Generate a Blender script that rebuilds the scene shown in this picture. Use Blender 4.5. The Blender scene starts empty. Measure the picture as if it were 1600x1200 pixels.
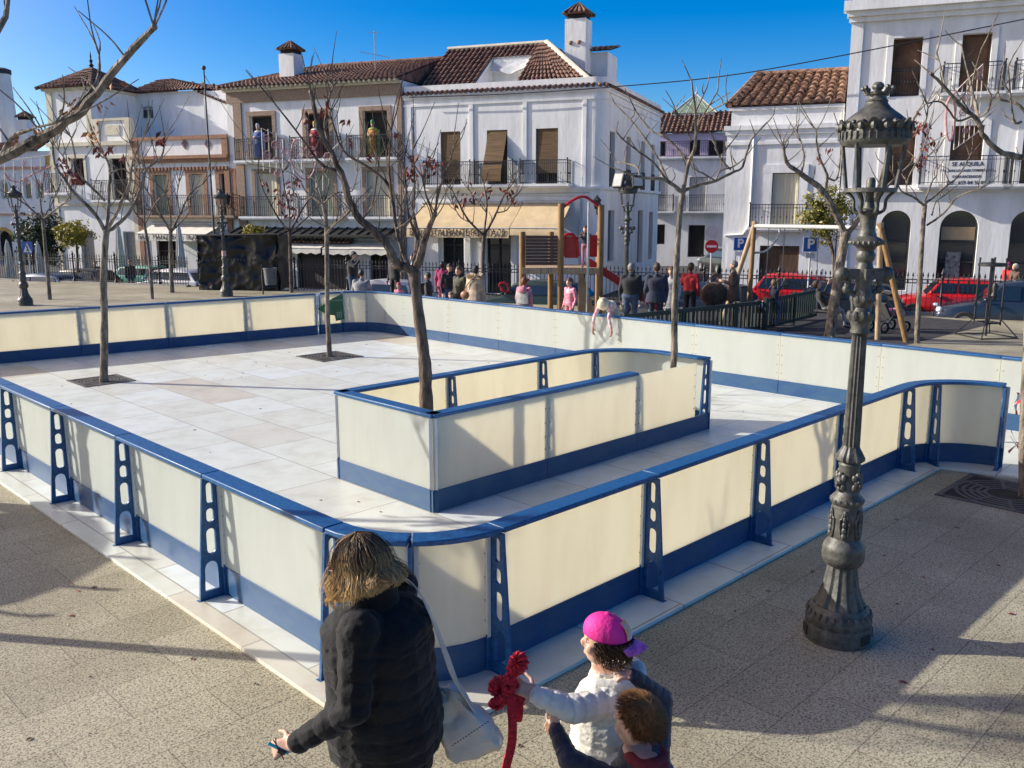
import bpy, bmesh, math, random
from mathutils import Vector, Matrix, Euler, noise
R = math.radians
rng = random.Random(7)
scene = bpy.context.scene
COL = scene.collection

# ------------------------------------------------------------------ camera
CF, CP, CH = 1390.0, R(11.0), 3.0
cam_d = bpy.data.cameras.new('camera')
cam = bpy.data.objects.new('camera', cam_d)
COL.objects.link(cam)
cam.location = (0, 0, CH)
cam.rotation_euler = (R(90) - CP, 0, 0)
cam_d.sensor_fit = 'HORIZONTAL'
cam_d.sensor_width = 36.0
cam_d.lens = 36.0 * CF / 1600.0
cam_d.clip_start = 0.1
cam_d.clip_end = 3000
scene.camera = cam
UPV = Vector((0, math.sin(CP), math.cos(CP)))
FWD = Vector((0, math.cos(CP), -math.sin(CP)))

def ray(u, v):
    return Vector((1, 0, 0)) * ((u - 800) / CF) + UPV * ((600 - v) / CF) + FWD
def G(u, v, z=0.0):                      # survey of the photo: point at height z
    d = ray(u, v)
    return Vector((0, 0, CH)) + d * ((z - CH) / d.z)
def PY(u, v, Y):                         # point at distance Y
    d = ray(u, v)
    return Vector((0, 0, CH)) + d * (Y / d.y)
def AB(a, b, z=0.0):                     # rink grid (the square lies at 45 degrees)
    s = math.sqrt(.5)
    return Vector(((a + b) * s, (a - b) * s, z))

# ------------------------------------------------------------------ objects
def tag(o, label=None, cat=None, group=None, kind=None):
    if label: o['label'] = label
    if cat: o['category'] = cat
    if group: o['group'] = group
    if kind: o['kind'] = kind
    return o
def empty(name, loc=(0, 0, 0), rz=0.0, label=None, cat=None, group=None):
    o = bpy.data.objects.new(name, None)
    COL.objects.link(o)
    o.empty_display_size = .2
    o.location = loc
    o.rotation_euler = (0, 0, rz)
    return tag(o, label, cat, group)
def copy_tree(o, parent=None):
    c = o.copy()
    COL.objects.link(c)
    c.parent = parent
    for ch in list(o.children):
        copy_tree(ch, c)
    return c

class MB:
    def __init__(s):
        s.v = []; s.f = []; s.m = []; s.sm = []
    def add(s, vs, fs, mi=0, smooth=True, M=None):
        o = len(s.v)
        if M is not None: vs = [M @ Vector(p) for p in vs]
        s.v.extend([tuple(p) for p in vs])
        for f in fs:
            s.f.append(tuple(i + o for i in f)); s.m.append(mi); s.sm.append(smooth)
        return s
    def box(s, x0, x1, y0, y1, z0, z1, mi=0, M=None):
        vs = [(x, y, z) for z in (z0, z1) for y in (y0, y1) for x in (x0, x1)]
        fs = [(0, 2, 3, 1), (4, 5, 7, 6), (0, 1, 5, 4), (2, 6, 7, 3), (0, 4, 6, 2), (1, 3, 7, 5)]
        return s.add(vs, fs, mi, False, M)
    def bar(s, p0, p1, w, h=None, mi=0, up=(0, 0, 1)):
        p0 = Vector(p0); p1 = Vector(p1); h = h or w
        d = (p1 - p0).normalized(); u = Vector(up)
        if abs(d.dot(u)) > .98: u = Vector((1, 0, 0))
        x = d.cross(u).normalized(); y = x.cross(d).normalized()
        vs = []
        for p in (p0, p1):
            for a, b in ((-1, -1), (1, -1), (1, 1), (-1, 1)):
                vs.append(p + x * (a * w / 2) + y * (b * h / 2))
        fs = [(3, 2, 1, 0), (4, 5, 6, 7), (0, 1, 5, 4), (1, 2, 6, 5), (2, 3, 7, 6), (3, 0, 4, 7)]
        return s.add(vs, fs, mi, False)
    def tube(s, pts, rad, n=8, mi=0, caps=True, flat=1.0):
        pts = [Vector(p) for p in pts]
        if not isinstance(rad, (list, tuple)): rad = [rad] * len(pts)
        o = []; prev = None
        for i, p in enumerate(pts):
            t = (pts[min(i + 1, len(pts) - 1)] - pts[max(i - 1, 0)])
            if t.length < 1e-9: t = Vector((0, 0, 1))
            t.normalize()
            if prev is None:
                a = Vector((0, 0, 1)) if abs(t.z) < .9 else Vector((1, 0, 0))
                x = t.cross(a).normalized()
            else:
                x = (prev - t * prev.dot(t))
                x = x.normalized() if x.length > 1e-6 else t.orthogonal().normalized()
            prev = x
            y = t.cross(x)
            for k in range(n):
                an = 2 * math.pi * k / n
                o.append(p + x * (math.cos(an) * rad[i]) + y * (math.sin(an) * rad[i] * flat))
        fs = []
        L = len(pts)
        for i in range(L - 1):
            for k in range(n):
                k2 = (k + 1) % n
                fs.append((i * n + k, i * n + k2, (i + 1) * n + k2, (i + 1) * n + k))
        if caps:
            fs.append(tuple(range(n))[::-1]); fs.append(tuple((L - 1) * n + k for k in range(n)))
        return s.add(o, fs, mi, True)
    def lathe(s, prof, n=24, c=(0, 0, 0), mi=0, flute=0.0, nfl=0, caps=True, M=None):
        vs = []
        for r, z in prof:
            for k in range(n):
                an = 2 * math.pi * k / n
                rr = r
                if nfl and flute: rr = r * (1 - flute * (0.5 - 0.5 * math.cos(an * nfl)))
                vs.append((c[0] + rr * math.cos(an), c[1] + rr * math.sin(an), c[2] + z))
        L = len(prof); fs = []
        for i in range(L - 1):
            for k in range(n):
                k2 = (k + 1) % n
                fs.append((i * n + k, i * n + k2, (i + 1) * n + k2, (i + 1) * n + k))
        if caps:
            fs.append(tuple(range(n))[::-1]); fs.append(tuple((L - 1) * n + k for k in range(n)))
        return s.add(vs, fs, mi, True, M)
    def ell(s, c, r, n=12, m=8, mi=0, M=None):
        if not isinstance(r, (list, tuple)): r = (r, r, r)
        vs = [(c[0], c[1], c[2] - r[2])]
        for i in range(1, m):
            th = -math.pi / 2 + math.pi * i / m
            for k in range(n):
                an = 2 * math.pi * k / n
                vs.append((c[0] + r[0] * math.cos(th) * math.cos(an), c[1] + r[1] * math.cos(th) * math.sin(an), c[2] + r[2] * math.sin(th)))
        vs.append((c[0], c[1], c[2] + r[2]))
        fs = [(0, 1 + (k + 1) % n, 1 + k) for k in range(n)]
        for i in range(m - 2):
            for k in range(n):
                k2 = (k + 1) % n
                fs.append((1 + i * n + k, 1 + i * n + k2, 1 + (i + 1) * n + k2, 1 + (i + 1) * n + k))
        t = len(vs) - 1; b = 1 + (m - 2) * n
        fs += [(b + k, b + (k + 1) % n, t) for k in range(n)]
        return s.add(vs, fs, mi, True, M)
    def poly(s, pts, mi=0, smooth=False):
        return s.add(pts, [tuple(range(len(pts)))], mi, smooth)
    def prism(s, poly2, y0, y1, mi=0, M=None):       # polygon in (x,z) extruded along y
        n = len(poly2)
        vs = [(p[0], y0, p[1]) for p in poly2] + [(p[0], y1, p[1]) for p in poly2]
        fs = [tuple(range(n)), tuple(range(2 * n - 1, n - 1, -1))]
        for i in range(n):
            j = (i + 1) % n
            fs.append((j, i, n + i, n + j))
        return s.add(vs, fs, mi, False, M)
    def strip(s, line, o0, o1, z0, z1, mi=0):        # wall that follows a ground polyline, offsets to its left
        P = [Vector((p[0], p[1], 0)) for p in line]
        N = []
        for i in range(len(P)):
            ns = []
            if i: ns.append((P[i] - P[i - 1]).normalized())
            if i < len(P) - 1: ns.append((P[i + 1] - P[i]).normalized())
            t = sum(ns, Vector()).normalized()
            N.append(Vector((-t.y, t.x, 0)) / max(.5, t.dot(ns[0])))
        vs = []
        for p, nn in zip(P, N):
            for o, z in ((o0, z0), (o1, z0), (o1, z1), (o0, z1)):
                q = p + nn * o; vs.append((q.x, q.y, z))
        fs = [(0, 1, 2, 3)]
        for i in range(len(P) - 1):
            a = i * 4; b = a + 4
            for k in range(4):
                k2 = (k + 1) % 4
                fs.append((a + k2, a + k, b + k, b + k2))
        L = (len(P) - 1) * 4
        fs.append((L + 3, L + 2, L + 1, L))
        return s.add(vs, fs, mi, True)
    def build(s, name, mats, parent=None, bevel=0.0, fix=True, angle=38, weld=False):
        me = bpy.data.meshes.new(name)
        me.from_pydata(s.v, [], s.f)
        if not isinstance(mats, (list, tuple)): mats = [mats]
        for m in mats: me.materials.append(m)
        me.polygons.foreach_set('material_index', s.m)
        me.polygons.foreach_set('use_smooth', s.sm)
        if fix or weld:
            bm = bmesh.new(); bm.from_mesh(me)
            if weld: bmesh.ops.remove_doubles(bm, verts=bm.verts, dist=1e-5)
            if fix: bmesh.ops.recalc_face_normals(bm, faces=bm.faces)
            bm.to_mesh(me); bm.free()
        if any(s.sm): me.set_sharp_from_angle(angle=R(angle))
        me.update()
        o = bpy.data.objects.new(name, me)
        COL.objects.link(o)
        if parent is not None: o.parent = parent
        if bevel:
            b = o.modifiers.new('edge', 'BEVEL'); b.width = bevel; b.segments = 2; b.limit_method = 'ANGLE'; b.angle_limit = R(50)
        return o

def text_obj(txt, size, material, parent, M, name='lettering', bold=0.0, align='CENTER', xs=1.0, ext=.004, fit=None):
    cu = bpy.data.curves.new(name, 'FONT')
    cu.body = txt; cu.size = size; cu.align_x = align; cu.align_y = 'CENTER'; cu.extrude = ext; cu.offset = bold
    cu.resolution_u = 3
    t = bpy.data.objects.new(name, cu)
    COL.objects.link(t)
    dg = bpy.context.evaluated_depsgraph_get()
    me = bpy.data.meshes.new_from_object(t.evaluated_get(dg))
    bpy.data.objects.remove(t); bpy.data.curves.remove(cu)
    me.materials.clear(); me.materials.append(material)
    for p in me.polygons: p.material_index = 0
    if fit:
        xx = [v.co.x for v in me.vertices]; xs = fit / (max(xx) - min(xx))
    me.transform(M @ Matrix.Diagonal((xs, 1, 1, 1)))
    o = bpy.data.objects.new(name, me)
    COL.objects.link(o); o.parent = parent
    return o

# ------------------------------------------------------------------ materials
MATS = {}
def nt(name):
    m = bpy.data.materials.new(name); m.use_nodes = True
    return m, m.node_tree, m.node_tree.nodes['Principled BSDF'], m.node_tree.links
def rgb(c): return (c[0], c[1], c[2], 1)
def mat(name, col, rough=.6, var=.12, scale=6.0, bump=0.0, bscale=None, metal=0.0, col2=None, detail=5.0, stretch=None, spec=.5, coat=0.0, sheen=0.0):
    if name in MATS: return MATS[name]
    m, t, b, L = nt(name)
    N = t.nodes
    b.inputs['Roughness'].default_value = rough
    b.inputs['Metallic'].default_value = metal
    b.inputs['Specular IOR Level'].default_value = spec
    b.inputs['Coat Weight'].default_value = coat
    b.inputs['Sheen Weight'].default_value = sheen
    tc = N.new('ShaderNodeTexCoord'); mp = N.new('ShaderNodeMapping')
    L.new(tc.outputs['Object'], mp.inputs['Vector'])
    if stretch: mp.inputs['Scale'].default_value = stretch
    nz = N.new('ShaderNodeTexNoise'); nz.inputs['Scale'].default_value = scale; nz.inputs['Detail'].default_value = detail
    nz.inputs['Roughness'].default_value = .65
    L.new(mp.outputs['Vector'], nz.inputs['Vector'])
    cr = N.new('ShaderNodeValToRGB')
    c1 = [max(0, c * (1 - var * 1.6)) for c in col] if col2 is None else col2
    c2 = [min(1, c * (1 + var * .8)) for c in col] if col2 is None else col
    cr.color_ramp.elements[0].position = .34; cr.color_ramp.elements[1].position = .62
    cr.color_ramp.elements[0].color = rgb(c1); cr.color_ramp.elements[1].color = rgb(c2)
    L.new(nz.outputs['Fac'], cr.inputs['Fac'])
    L.new(cr.outputs['Color'], b.inputs['Base Color'])
    if bump:
        bp = N.new('ShaderNodeBump'); bp.inputs['Strength'].default_value = bump; bp.inputs['Distance'].default_value = .02
        n2 = N.new('ShaderNodeTexNoise'); n2.inputs['Scale'].default_value = bscale or scale * 4; n2.inputs['Detail'].default_value = 6
        L.new(mp.outputs['Vector'], n2.inputs['Vector'])
        L.new(n2.outputs['Fac'], bp.inputs['Height']); L.new(bp.outputs['Normal'], b.inputs['Normal'])
    MATS[name] = m
    return m

def paving_mat():
    m, t, b, L = nt('granite_paving'); N = t.nodes
    tc = N.new('ShaderNodeTexCoord'); mp = N.new('ShaderNodeMapping'); mp.inputs['Rotation'].default_value = (0, 0, R(-45))
    L.new(tc.outputs['Object'], mp.inputs['Vector'])
    br = N.new('ShaderNodeTexBrick'); br.inputs['Scale'].default_value = 1; br.inputs['Brick Width'].default_value = .92; br.inputs['Row Height'].default_value = .46
    br.inputs['Mortar Size'].default_value = .0035; br.inputs['Mortar Smooth'].default_value = .3; br.offset = .5
    br.inputs['Color1'].default_value = (.45, .415, .29, 1); br.inputs['Color2'].default_value = (.545, .505, .36, 1); br.inputs['Mortar'].default_value = (.22, .19, .14, 1)
    L.new(mp.outputs['Vector'], br.inputs['Vector'])
    v1 = N.new('ShaderNodeTexNoise'); v1.inputs['Scale'].default_value = 80; v1.inputs['Detail'].default_value = 3.5; v1.inputs['Roughness'].default_value = .7; v1.inputs['Distortion'].default_value = .8
    L.new(mp.outputs['Vector'], v1.inputs['Vector'])
    r1 = N.new('ShaderNodeValToRGB'); e = r1.color_ramp.elements
    e[0].position = .41; e[0].color = (.24, .215, .18, 1); e[1].position = .525; e[1].color = (1, 1, 1, 1)
    x = e.new(.63); x.color = (1.0, .99, .95, 1); x = e.new(.72); x.color = (1.35, 1.33, 1.3, 1)
    L.new(v1.outputs['Fac'], r1.inputs['Fac'])
    big = N.new('ShaderNodeTexNoise'); big.inputs['Scale'].default_value = .7; big.inputs['Detail'].default_value = 5
    L.new(tc.outputs['Object'], big.inputs['Vector'])
    r2 = N.new('ShaderNodeValToRGB'); r2.color_ramp.elements[0].position = .36; r2.color_ramp.elements[0].color = (.72, .70, .66, 1); r2.color_ramp.elements[1].position = .65
    L.new(big.outputs['Fac'], r2.inputs['Fac'])
    m1 = N.new('ShaderNodeMix'); m1.data_type = 'RGBA'; m1.blend_type = 'MULTIPLY'; m1.inputs[0].default_value = 1
    L.new(br.outputs['Color'], m1.inputs[6]); L.new(r1.outputs['Color'], m1.inputs[7])
    m2 = N.new('ShaderNodeMix'); m2.data_type = 'RGBA'; m2.blend_type = 'MULTIPLY'; m2.inputs[0].default_value = 1
    L.new(m1.outputs[2], m2.inputs[6]); L.new(r2.outputs['Color'], m2.inputs[7])
    # gum spots and droppings
    vo = N.new('ShaderNodeTexVoronoi'); vo.inputs['Scale'].default_value = 2.1; vo.inputs['Randomness'].default_value = 1
    L.new(tc.outputs['Object'], vo.inputs['Vector'])
    r3 = N.new('ShaderNodeValToRGB'); r3.color_ramp.elements[0].position = .045; r3.color_ramp.elements[0].color = (.35, .33, .3, 1); r3.color_ramp.elements[1].position = .065
    L.new(vo.outputs['Distance'], r3.inputs['Fac'])
    m3 = N.new('ShaderNodeMix'); m3.data_type = 'RGBA'; m3.blend_type = 'MULTIPLY'; m3.inputs[0].default_value = 1
    L.new(m2.outputs[2], m3.inputs[6]); L.new(r3.outputs['Color'], m3.inputs[7])
    L.new(m3.outputs[2], b.inputs['Base Color'])
    b.inputs['Roughness'].default_value = .62
    bp = N.new('ShaderNodeBump'); bp.inputs['Strength'].default_value = .25; bp.inputs['Distance'].default_value = .004
    L.new(v1.outputs['Fac'], bp.inputs['Height']); L.new(bp.outputs['Normal'], b.inputs['Normal'])
    return m

def rink_floor_mat():
    m, t, b, L = nt('rink_floor_tiles'); N = t.nodes
    tc = N.new('ShaderNodeTexCoord'); mp = N.new('ShaderNodeMapping'); mp.inputs['Rotation'].default_value = (0, 0, R(45)); mp.inputs['Location'].default_value = (.1, -.29, 0)
    L.new(tc.outputs['Object'], mp.inputs['Vector'])
    br = N.new('ShaderNodeTexBrick'); br.inputs['Scale'].default_value = 1; br.inputs['Brick Width'].default_value = 1.17; br.inputs['Row Height'].default_value = .86
    br.inputs['Mortar Size'].default_value = .008; br.inputs['Mortar Smooth'].default_value = .2; br.offset = .5
    br.inputs['Color1'].default_value = (0, 0, 0, 1); br.inputs['Color2'].default_value = (1, 1, 1, 1); br.inputs['Mortar'].default_value = (.5, .5, .5, 1)
    L.new(mp.outputs['Vector'], br.inputs['Vector'])
    cr = N.new('ShaderNodeValToRGB'); e = cr.color_ramp.elements; cr.color_ramp.interpolation = 'LINEAR'
    e[0].position = 0; e[0].color = (.56, .485, .37, 1); e[1].position = 1; e[1].color = (.69, .74, .715, 1)
    for p, c in ((.05, (.60, .565, .46, 1)), (.12, (.635, .645, .565, 1)), (.45, (.66, .69, .61, 1)), (.75, (.68, .715, .645, 1))):
        x = e.new(p); x.color = c
    L.new(br.outputs['Color'], cr.inputs['Fac'])
    mo = N.new('ShaderNodeMix'); mo.data_type = 'RGBA'; mo.inputs[7].default_value = (.36, .335, .29, 1)
    L.new(br.outputs['Fac'], mo.inputs[0]); L.new(cr.outputs['Color'], mo.inputs[6])
    nz = N.new('ShaderNodeTexNoise'); nz.inputs['Scale'].default_value = 2.4; nz.inputs['Detail'].default_value = 8; nz.inputs['Roughness'].default_value = .7
    L.new(tc.outputs['Object'], nz.inputs['Vector'])
    r2 = N.new('ShaderNodeValToRGB'); r2.color_ramp.elements[0].position = .32; r2.color_ramp.elements[0].color = (.84, .81, .77, 1); r2.color_ramp.elements[1].position = .55
    L.new(nz.outputs['Fac'], r2.inputs['Fac'])
    m2 = N.new('ShaderNodeMix'); m2.data_type = 'RGBA'; m2.blend_type = 'MULTIPLY'; m2.inputs[0].default_value = 1
    L.new(mo.outputs[2], m2.inputs[6]); L.new(r2.outputs['Color'], m2.inputs[7])
    L.new(m2.outputs[2], b.inputs['Base Color'])
    b.inputs['Roughness'].default_value = .38
    return m

def panel_mat():
    m, t, b, L = nt('white_board_plastic'); N = t.nodes
    out = N['Material Output']
    tc = N.new('ShaderNodeTexCoord')
    mp = N.new('ShaderNodeMapping'); mp.inputs['Scale'].default_value = (1, 1, .22)
    L.new(tc.outputs['Object'], mp.inputs['Vector'])
    nz = N.new('ShaderNodeTexNoise'); nz.inputs['Scale'].default_value = 3.5; nz.inputs['Detail'].default_value = 6; nz.inputs['Roughness'].default_value = .7
    L.new(mp.outputs['Vector'], nz.inputs['Vector'])
    def ramp(a, c):
        r = N.new('ShaderNodeValToRGB'); r.color_ramp.elements[0].position = .3; r.color_ramp.elements[1].position = .55
        r.color_ramp.elements[0].color = rgb(a); r.color_ramp.elements[1].color = rgb(c); L.new(nz.outputs['Fac'], r.inputs['Fac']); return r
    rd = ramp((.72, .765, .74), (.765, .825, .80)); rt = ramp((.82, .755, .59), (.87, .815, .65))
    di = N.new('ShaderNodeBsdfDiffuse'); tr = N.new('ShaderNodeBsdfTranslucent'); gl = N.new('ShaderNodeBsdfGlossy'); gl.inputs['Roughness'].default_value = .35
    L.new(rd.outputs['Color'], di.inputs['Color']); L.new(rt.outputs['Color'], tr.inputs['Color'])
    mx = N.new('ShaderNodeMixShader'); mx.inputs[0].default_value = .60
    L.new(di.outputs[0], mx.inputs[1]); L.new(tr.outputs[0], mx.inputs[2])
    mg = N.new('ShaderNodeMixShader'); mg.inputs[0].default_value = .03
    L.new(mx.outputs[0], mg.inputs[1]); L.new(gl.outputs[0], mg.inputs[2])
    L.new(mg.outputs[0], out.inputs['Surface'])
    return m

M_PAVE = paving_mat(); M_RINK = rink_floor_mat(); M_PANEL = panel_mat()
M_BLUE = mat('blue_plastic', (.013, .09, .235), .42, .25, 30, .05, 90, detail=8)
M_BLUEK = mat('blue_kick_plastic', (.006, .055, .165), .48, .0, 3.2, .06, 60, detail=10, col2=(.026, .082, .16), stretch=(1, 1, 2.5))
M_STEELDK = mat('dark_screw_steel', (.12, .12, .13), .4, .1, 20, metal=.8)
M_WHITE = mat('white_lime_wall', (.87, .865, .84), .85, .0, 1.5, .4, 9, stretch=(1, 1, .22), detail=10, col2=(.69, .68, .65))
M_WHITED = mat('weathered_white_wall', (.78, .775, .75), .9, .13, 1.1, .5, 6, stretch=(1, 1, .35), detail=9)
M_CREAMW = mat('cream_trim_paint', (.66, .60, .45), .85, .1, 2, .2, 12)
M_GREYT = mat('grey_trim', (.5, .5, .48), .8, .1, 3)
M_BRICK = mat('terracotta_brick', (.36, .19, .115), .85, .25, 14, .4, 40)
M_STONE = mat('tan_brick_trim', (.34, .235, .165), .85, .2, 12, .35, 50)
M_TILE = mat('roof_tile_brown', (.20, .105, .07), .85, .45, 3.5, .4, 22, detail=8)
M_TILEO = mat('roof_tile_old', (.25, .14, .088), .9, .6, 4.5, .5, 20, detail=8)
M_IRON = mat('black_iron', (.02, .02, .022), .5, .15, 10)
M_LAMPG = mat('grey_green_lamp_paint', (.085, .083, .070), .5, .35, 14, .2, 60, metal=.12)
M_DARK = mat('dark_interior', (.018, .016, .015), .8, .3, 2)
M_WOODB = mat('brown_door_wood', (.10, .052, .03), .6, .3, 5, .1, stretch=(6, 6, .6))
M_AWN = mat('cream_awning_cloth', (.62, .47, .27), .85, .07, 3, .1, 20)
M_AWNW = mat('pale_awning_cloth', (.74, .69, .58), .85, .07, 3, .1, 20)
M_BARK = mat('pale_bark', (.20, .165, .125), .9, .55, 14, 1.0, 34, stretch=(1, 1, .35), detail=9)
M_BARKD = mat('brown_bark', (.14, .10, .072), .9, .6, 13, 1.0, 30, stretch=(1, 1, .3), detail=9)
M_LEAFD = mat('dry_red_leaf', (.23, .05, .03), .6, .4, 9)
M_LEAFO = mat('dry_orange_leaf', (.45, .16, .04), .6, .3, 9)
M_GRATE = mat('cast_iron_grate', (.10, .096, .085), .65, .3, 12, .2)
M_RUBBER = mat('playground_rubber', (.035, .034, .036), .9, .3, 3, .3, 90)
M_ASPH = mat('asphalt', (.055, .054, .052), .9, .2, 2, .3, 80)
M_PVT = mat('pale_pavement', (.36, .34, .30), .85, .15, 2, .15)
def glass_mat():
    m, t, b, L = nt('window_glass')
    b.inputs['Base Color'].default_value = (.03, .035, .04, 1); b.inputs['Roughness'].default_value = .06; b.inputs['Specular IOR Level'].default_value = .8
    return m
M_GLASS = glass_mat()

# ------------------------------------------------------------------ world and sun
SUN_AZ, SUN_EL = R(-10.0), R(24.0)      # heading of the light on the ground, height of the sun
w = bpy.data.worlds.new('World'); scene.world = w; w.use_nodes = True
wt = w.node_tree; bg = wt.nodes['Background']
sk = wt.nodes.new('ShaderNodeTexSky'); sk.sky_type = 'NISHITA'; sk.sun_disc = False
sk.sun_elevation = SUN_EL; sk.sun_rotation = math.atan2(-math.cos(SUN_AZ), -math.sin(SUN_AZ))
sk.air_density = 1.0; sk.dust_density = .3; sk.ozone_density = 4.0; sk.altitude = 600
hs = wt.nodes.new('ShaderNodeHueSaturation'); hs.inputs['Saturation'].default_value = 1.50; hs.inputs['Hue'].default_value = .512
wt.links.new(sk.outputs[0], hs.inputs['Color'])
# warm glow added to the sky as fill light, around the low sun (out of the picture, to the left)
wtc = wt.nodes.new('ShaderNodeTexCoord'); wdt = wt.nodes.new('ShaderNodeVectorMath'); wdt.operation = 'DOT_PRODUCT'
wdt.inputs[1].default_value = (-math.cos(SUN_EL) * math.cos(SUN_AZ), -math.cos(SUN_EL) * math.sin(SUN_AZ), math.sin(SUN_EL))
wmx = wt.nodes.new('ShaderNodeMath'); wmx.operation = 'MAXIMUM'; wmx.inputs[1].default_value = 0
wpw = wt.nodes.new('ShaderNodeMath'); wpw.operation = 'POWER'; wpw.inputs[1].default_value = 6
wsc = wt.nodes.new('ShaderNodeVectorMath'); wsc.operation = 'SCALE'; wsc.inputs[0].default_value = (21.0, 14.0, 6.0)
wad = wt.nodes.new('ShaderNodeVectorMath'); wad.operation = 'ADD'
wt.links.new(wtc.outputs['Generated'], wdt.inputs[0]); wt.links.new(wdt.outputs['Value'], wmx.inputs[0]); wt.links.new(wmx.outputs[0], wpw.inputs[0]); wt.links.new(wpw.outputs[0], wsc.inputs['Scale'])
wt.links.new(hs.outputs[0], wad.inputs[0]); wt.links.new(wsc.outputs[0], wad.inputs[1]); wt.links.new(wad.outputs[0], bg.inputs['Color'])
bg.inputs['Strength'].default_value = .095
sd = bpy.data.lights.new('sun', 'SUN'); sd.energy = 4.35; sd.angle = R(.5); sd.color = (1, .95, .87)
so = bpy.data.objects.new('sun', sd); COL.objects.link(so)
ld = Vector((math.cos(SUN_EL) * math.cos(SUN_AZ), math.cos(SUN_EL) * math.sin(SUN_AZ), -math.sin(SUN_EL)))
so.rotation_euler = ld.to_track_quat('-Z', 'Y').to_euler(); so.location = (-20, 5, 20)
vs_ = scene.view_settings; vs_.view_transform = 'Standard'; vs_.look = 'None'; vs_.gamma = 1; vs_.exposure = .70; vs_.use_curve_mapping = False
# ------------------------------------------------------------------ setting
FENCE0 = G(0, 437); FENCE1 = G(1600, 497)
fdir = (FENCE1 - FENCE0).normalized(); fnor = Vector((-fdir.y, fdir.x, 0))     # fnor points away from the camera
def fence_pt(X): return FENCE0 + fdir * ((X - FENCE0.x) / fdir.x)
mb = MB()
pl = [(-60, -20), (60, -20), (fence_pt(60) + fnor * .3).to_2d(), (fence_pt(-60) + fnor * .3).to_2d()]
mb.add([(p[0], p[1], 0) for p in pl] + [(p[0], p[1], -2.4) for p in pl], [(0, 1, 2, 3), (3, 2, 6, 7), (1, 0, 4, 5), (2, 1, 5, 6), (0, 3, 7, 4)], 0, False)
tag(mb.build('plaza_paving', M_PAVE), kind='structure')
def street_z(X): return -.67 + .0167 * max(-45, min(20, X))
mb = MB()
xs = [-400, -45, -20, 0, 20, 60, 400]; ys = [10, 60, 120, 900]
vs = [(x, y, street_z(x) if y <= 120 else -1.2) for y in ys for x in xs]
fs = [(j * 7 + i, j * 7 + i + 1, (j + 1) * 7 + i + 1, (j + 1) * 7 + i) for j in range(3) for i in range(6)]
mb.add(vs, fs, 0, False)
tag(mb.build('street', M_ASPH), kind='structure')
# ground behind the camera and beyond, one sheet to the horizon
mb = MB(); mb.poly([(-1500, -1500, -1.9), (1500, -1500, -1.9), (1500, 1800, -1.9), (-1500, 1800, -1.9)])
tag(mb.build('ground', M_ASPH), kind='structure')

mb = MB()
def slab_ab(pts, z0, z1):
    n = len(pts)
    mb.add([AB(a, b, z0) for a, b in pts] + [AB(a, b, z1) for a, b in pts],
           [tuple(range(n, 2 * n)), tuple(range(n - 1, -1, -1))] + [(i, (i + 1) % n, n + (i + 1) % n, n + i) for i in range(n)], 0, False)
slab_ab([(2.71, -20.1), (2.71, -4.2), (3.05, -3.66), (3.4, -3.58), (10.75, -3.58), (10.95, -2.9), (11.05, -.8), (13.7, -.8), (13.7, -18.2), (12.6, -20.1)], 0.0, .03)
tag(mb.build('rink_floor', M_RINK, bevel=.004), kind='structure')
mb = MB()
A_, B_, C_, D_ = G(1085, 520), G(1412, 540), G(1555, 505), G(1200, 480)
mb.add([(p.x, p.y, .006) for p in (G(905, 500), G(1100, 545), B_, C_, G(1230, 478), G(900, 468))], [(0, 1, 2, 3, 4, 5)], 0, False)
tag(mb.build('playground_surface', M_RUBBER), kind='structure')

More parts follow.
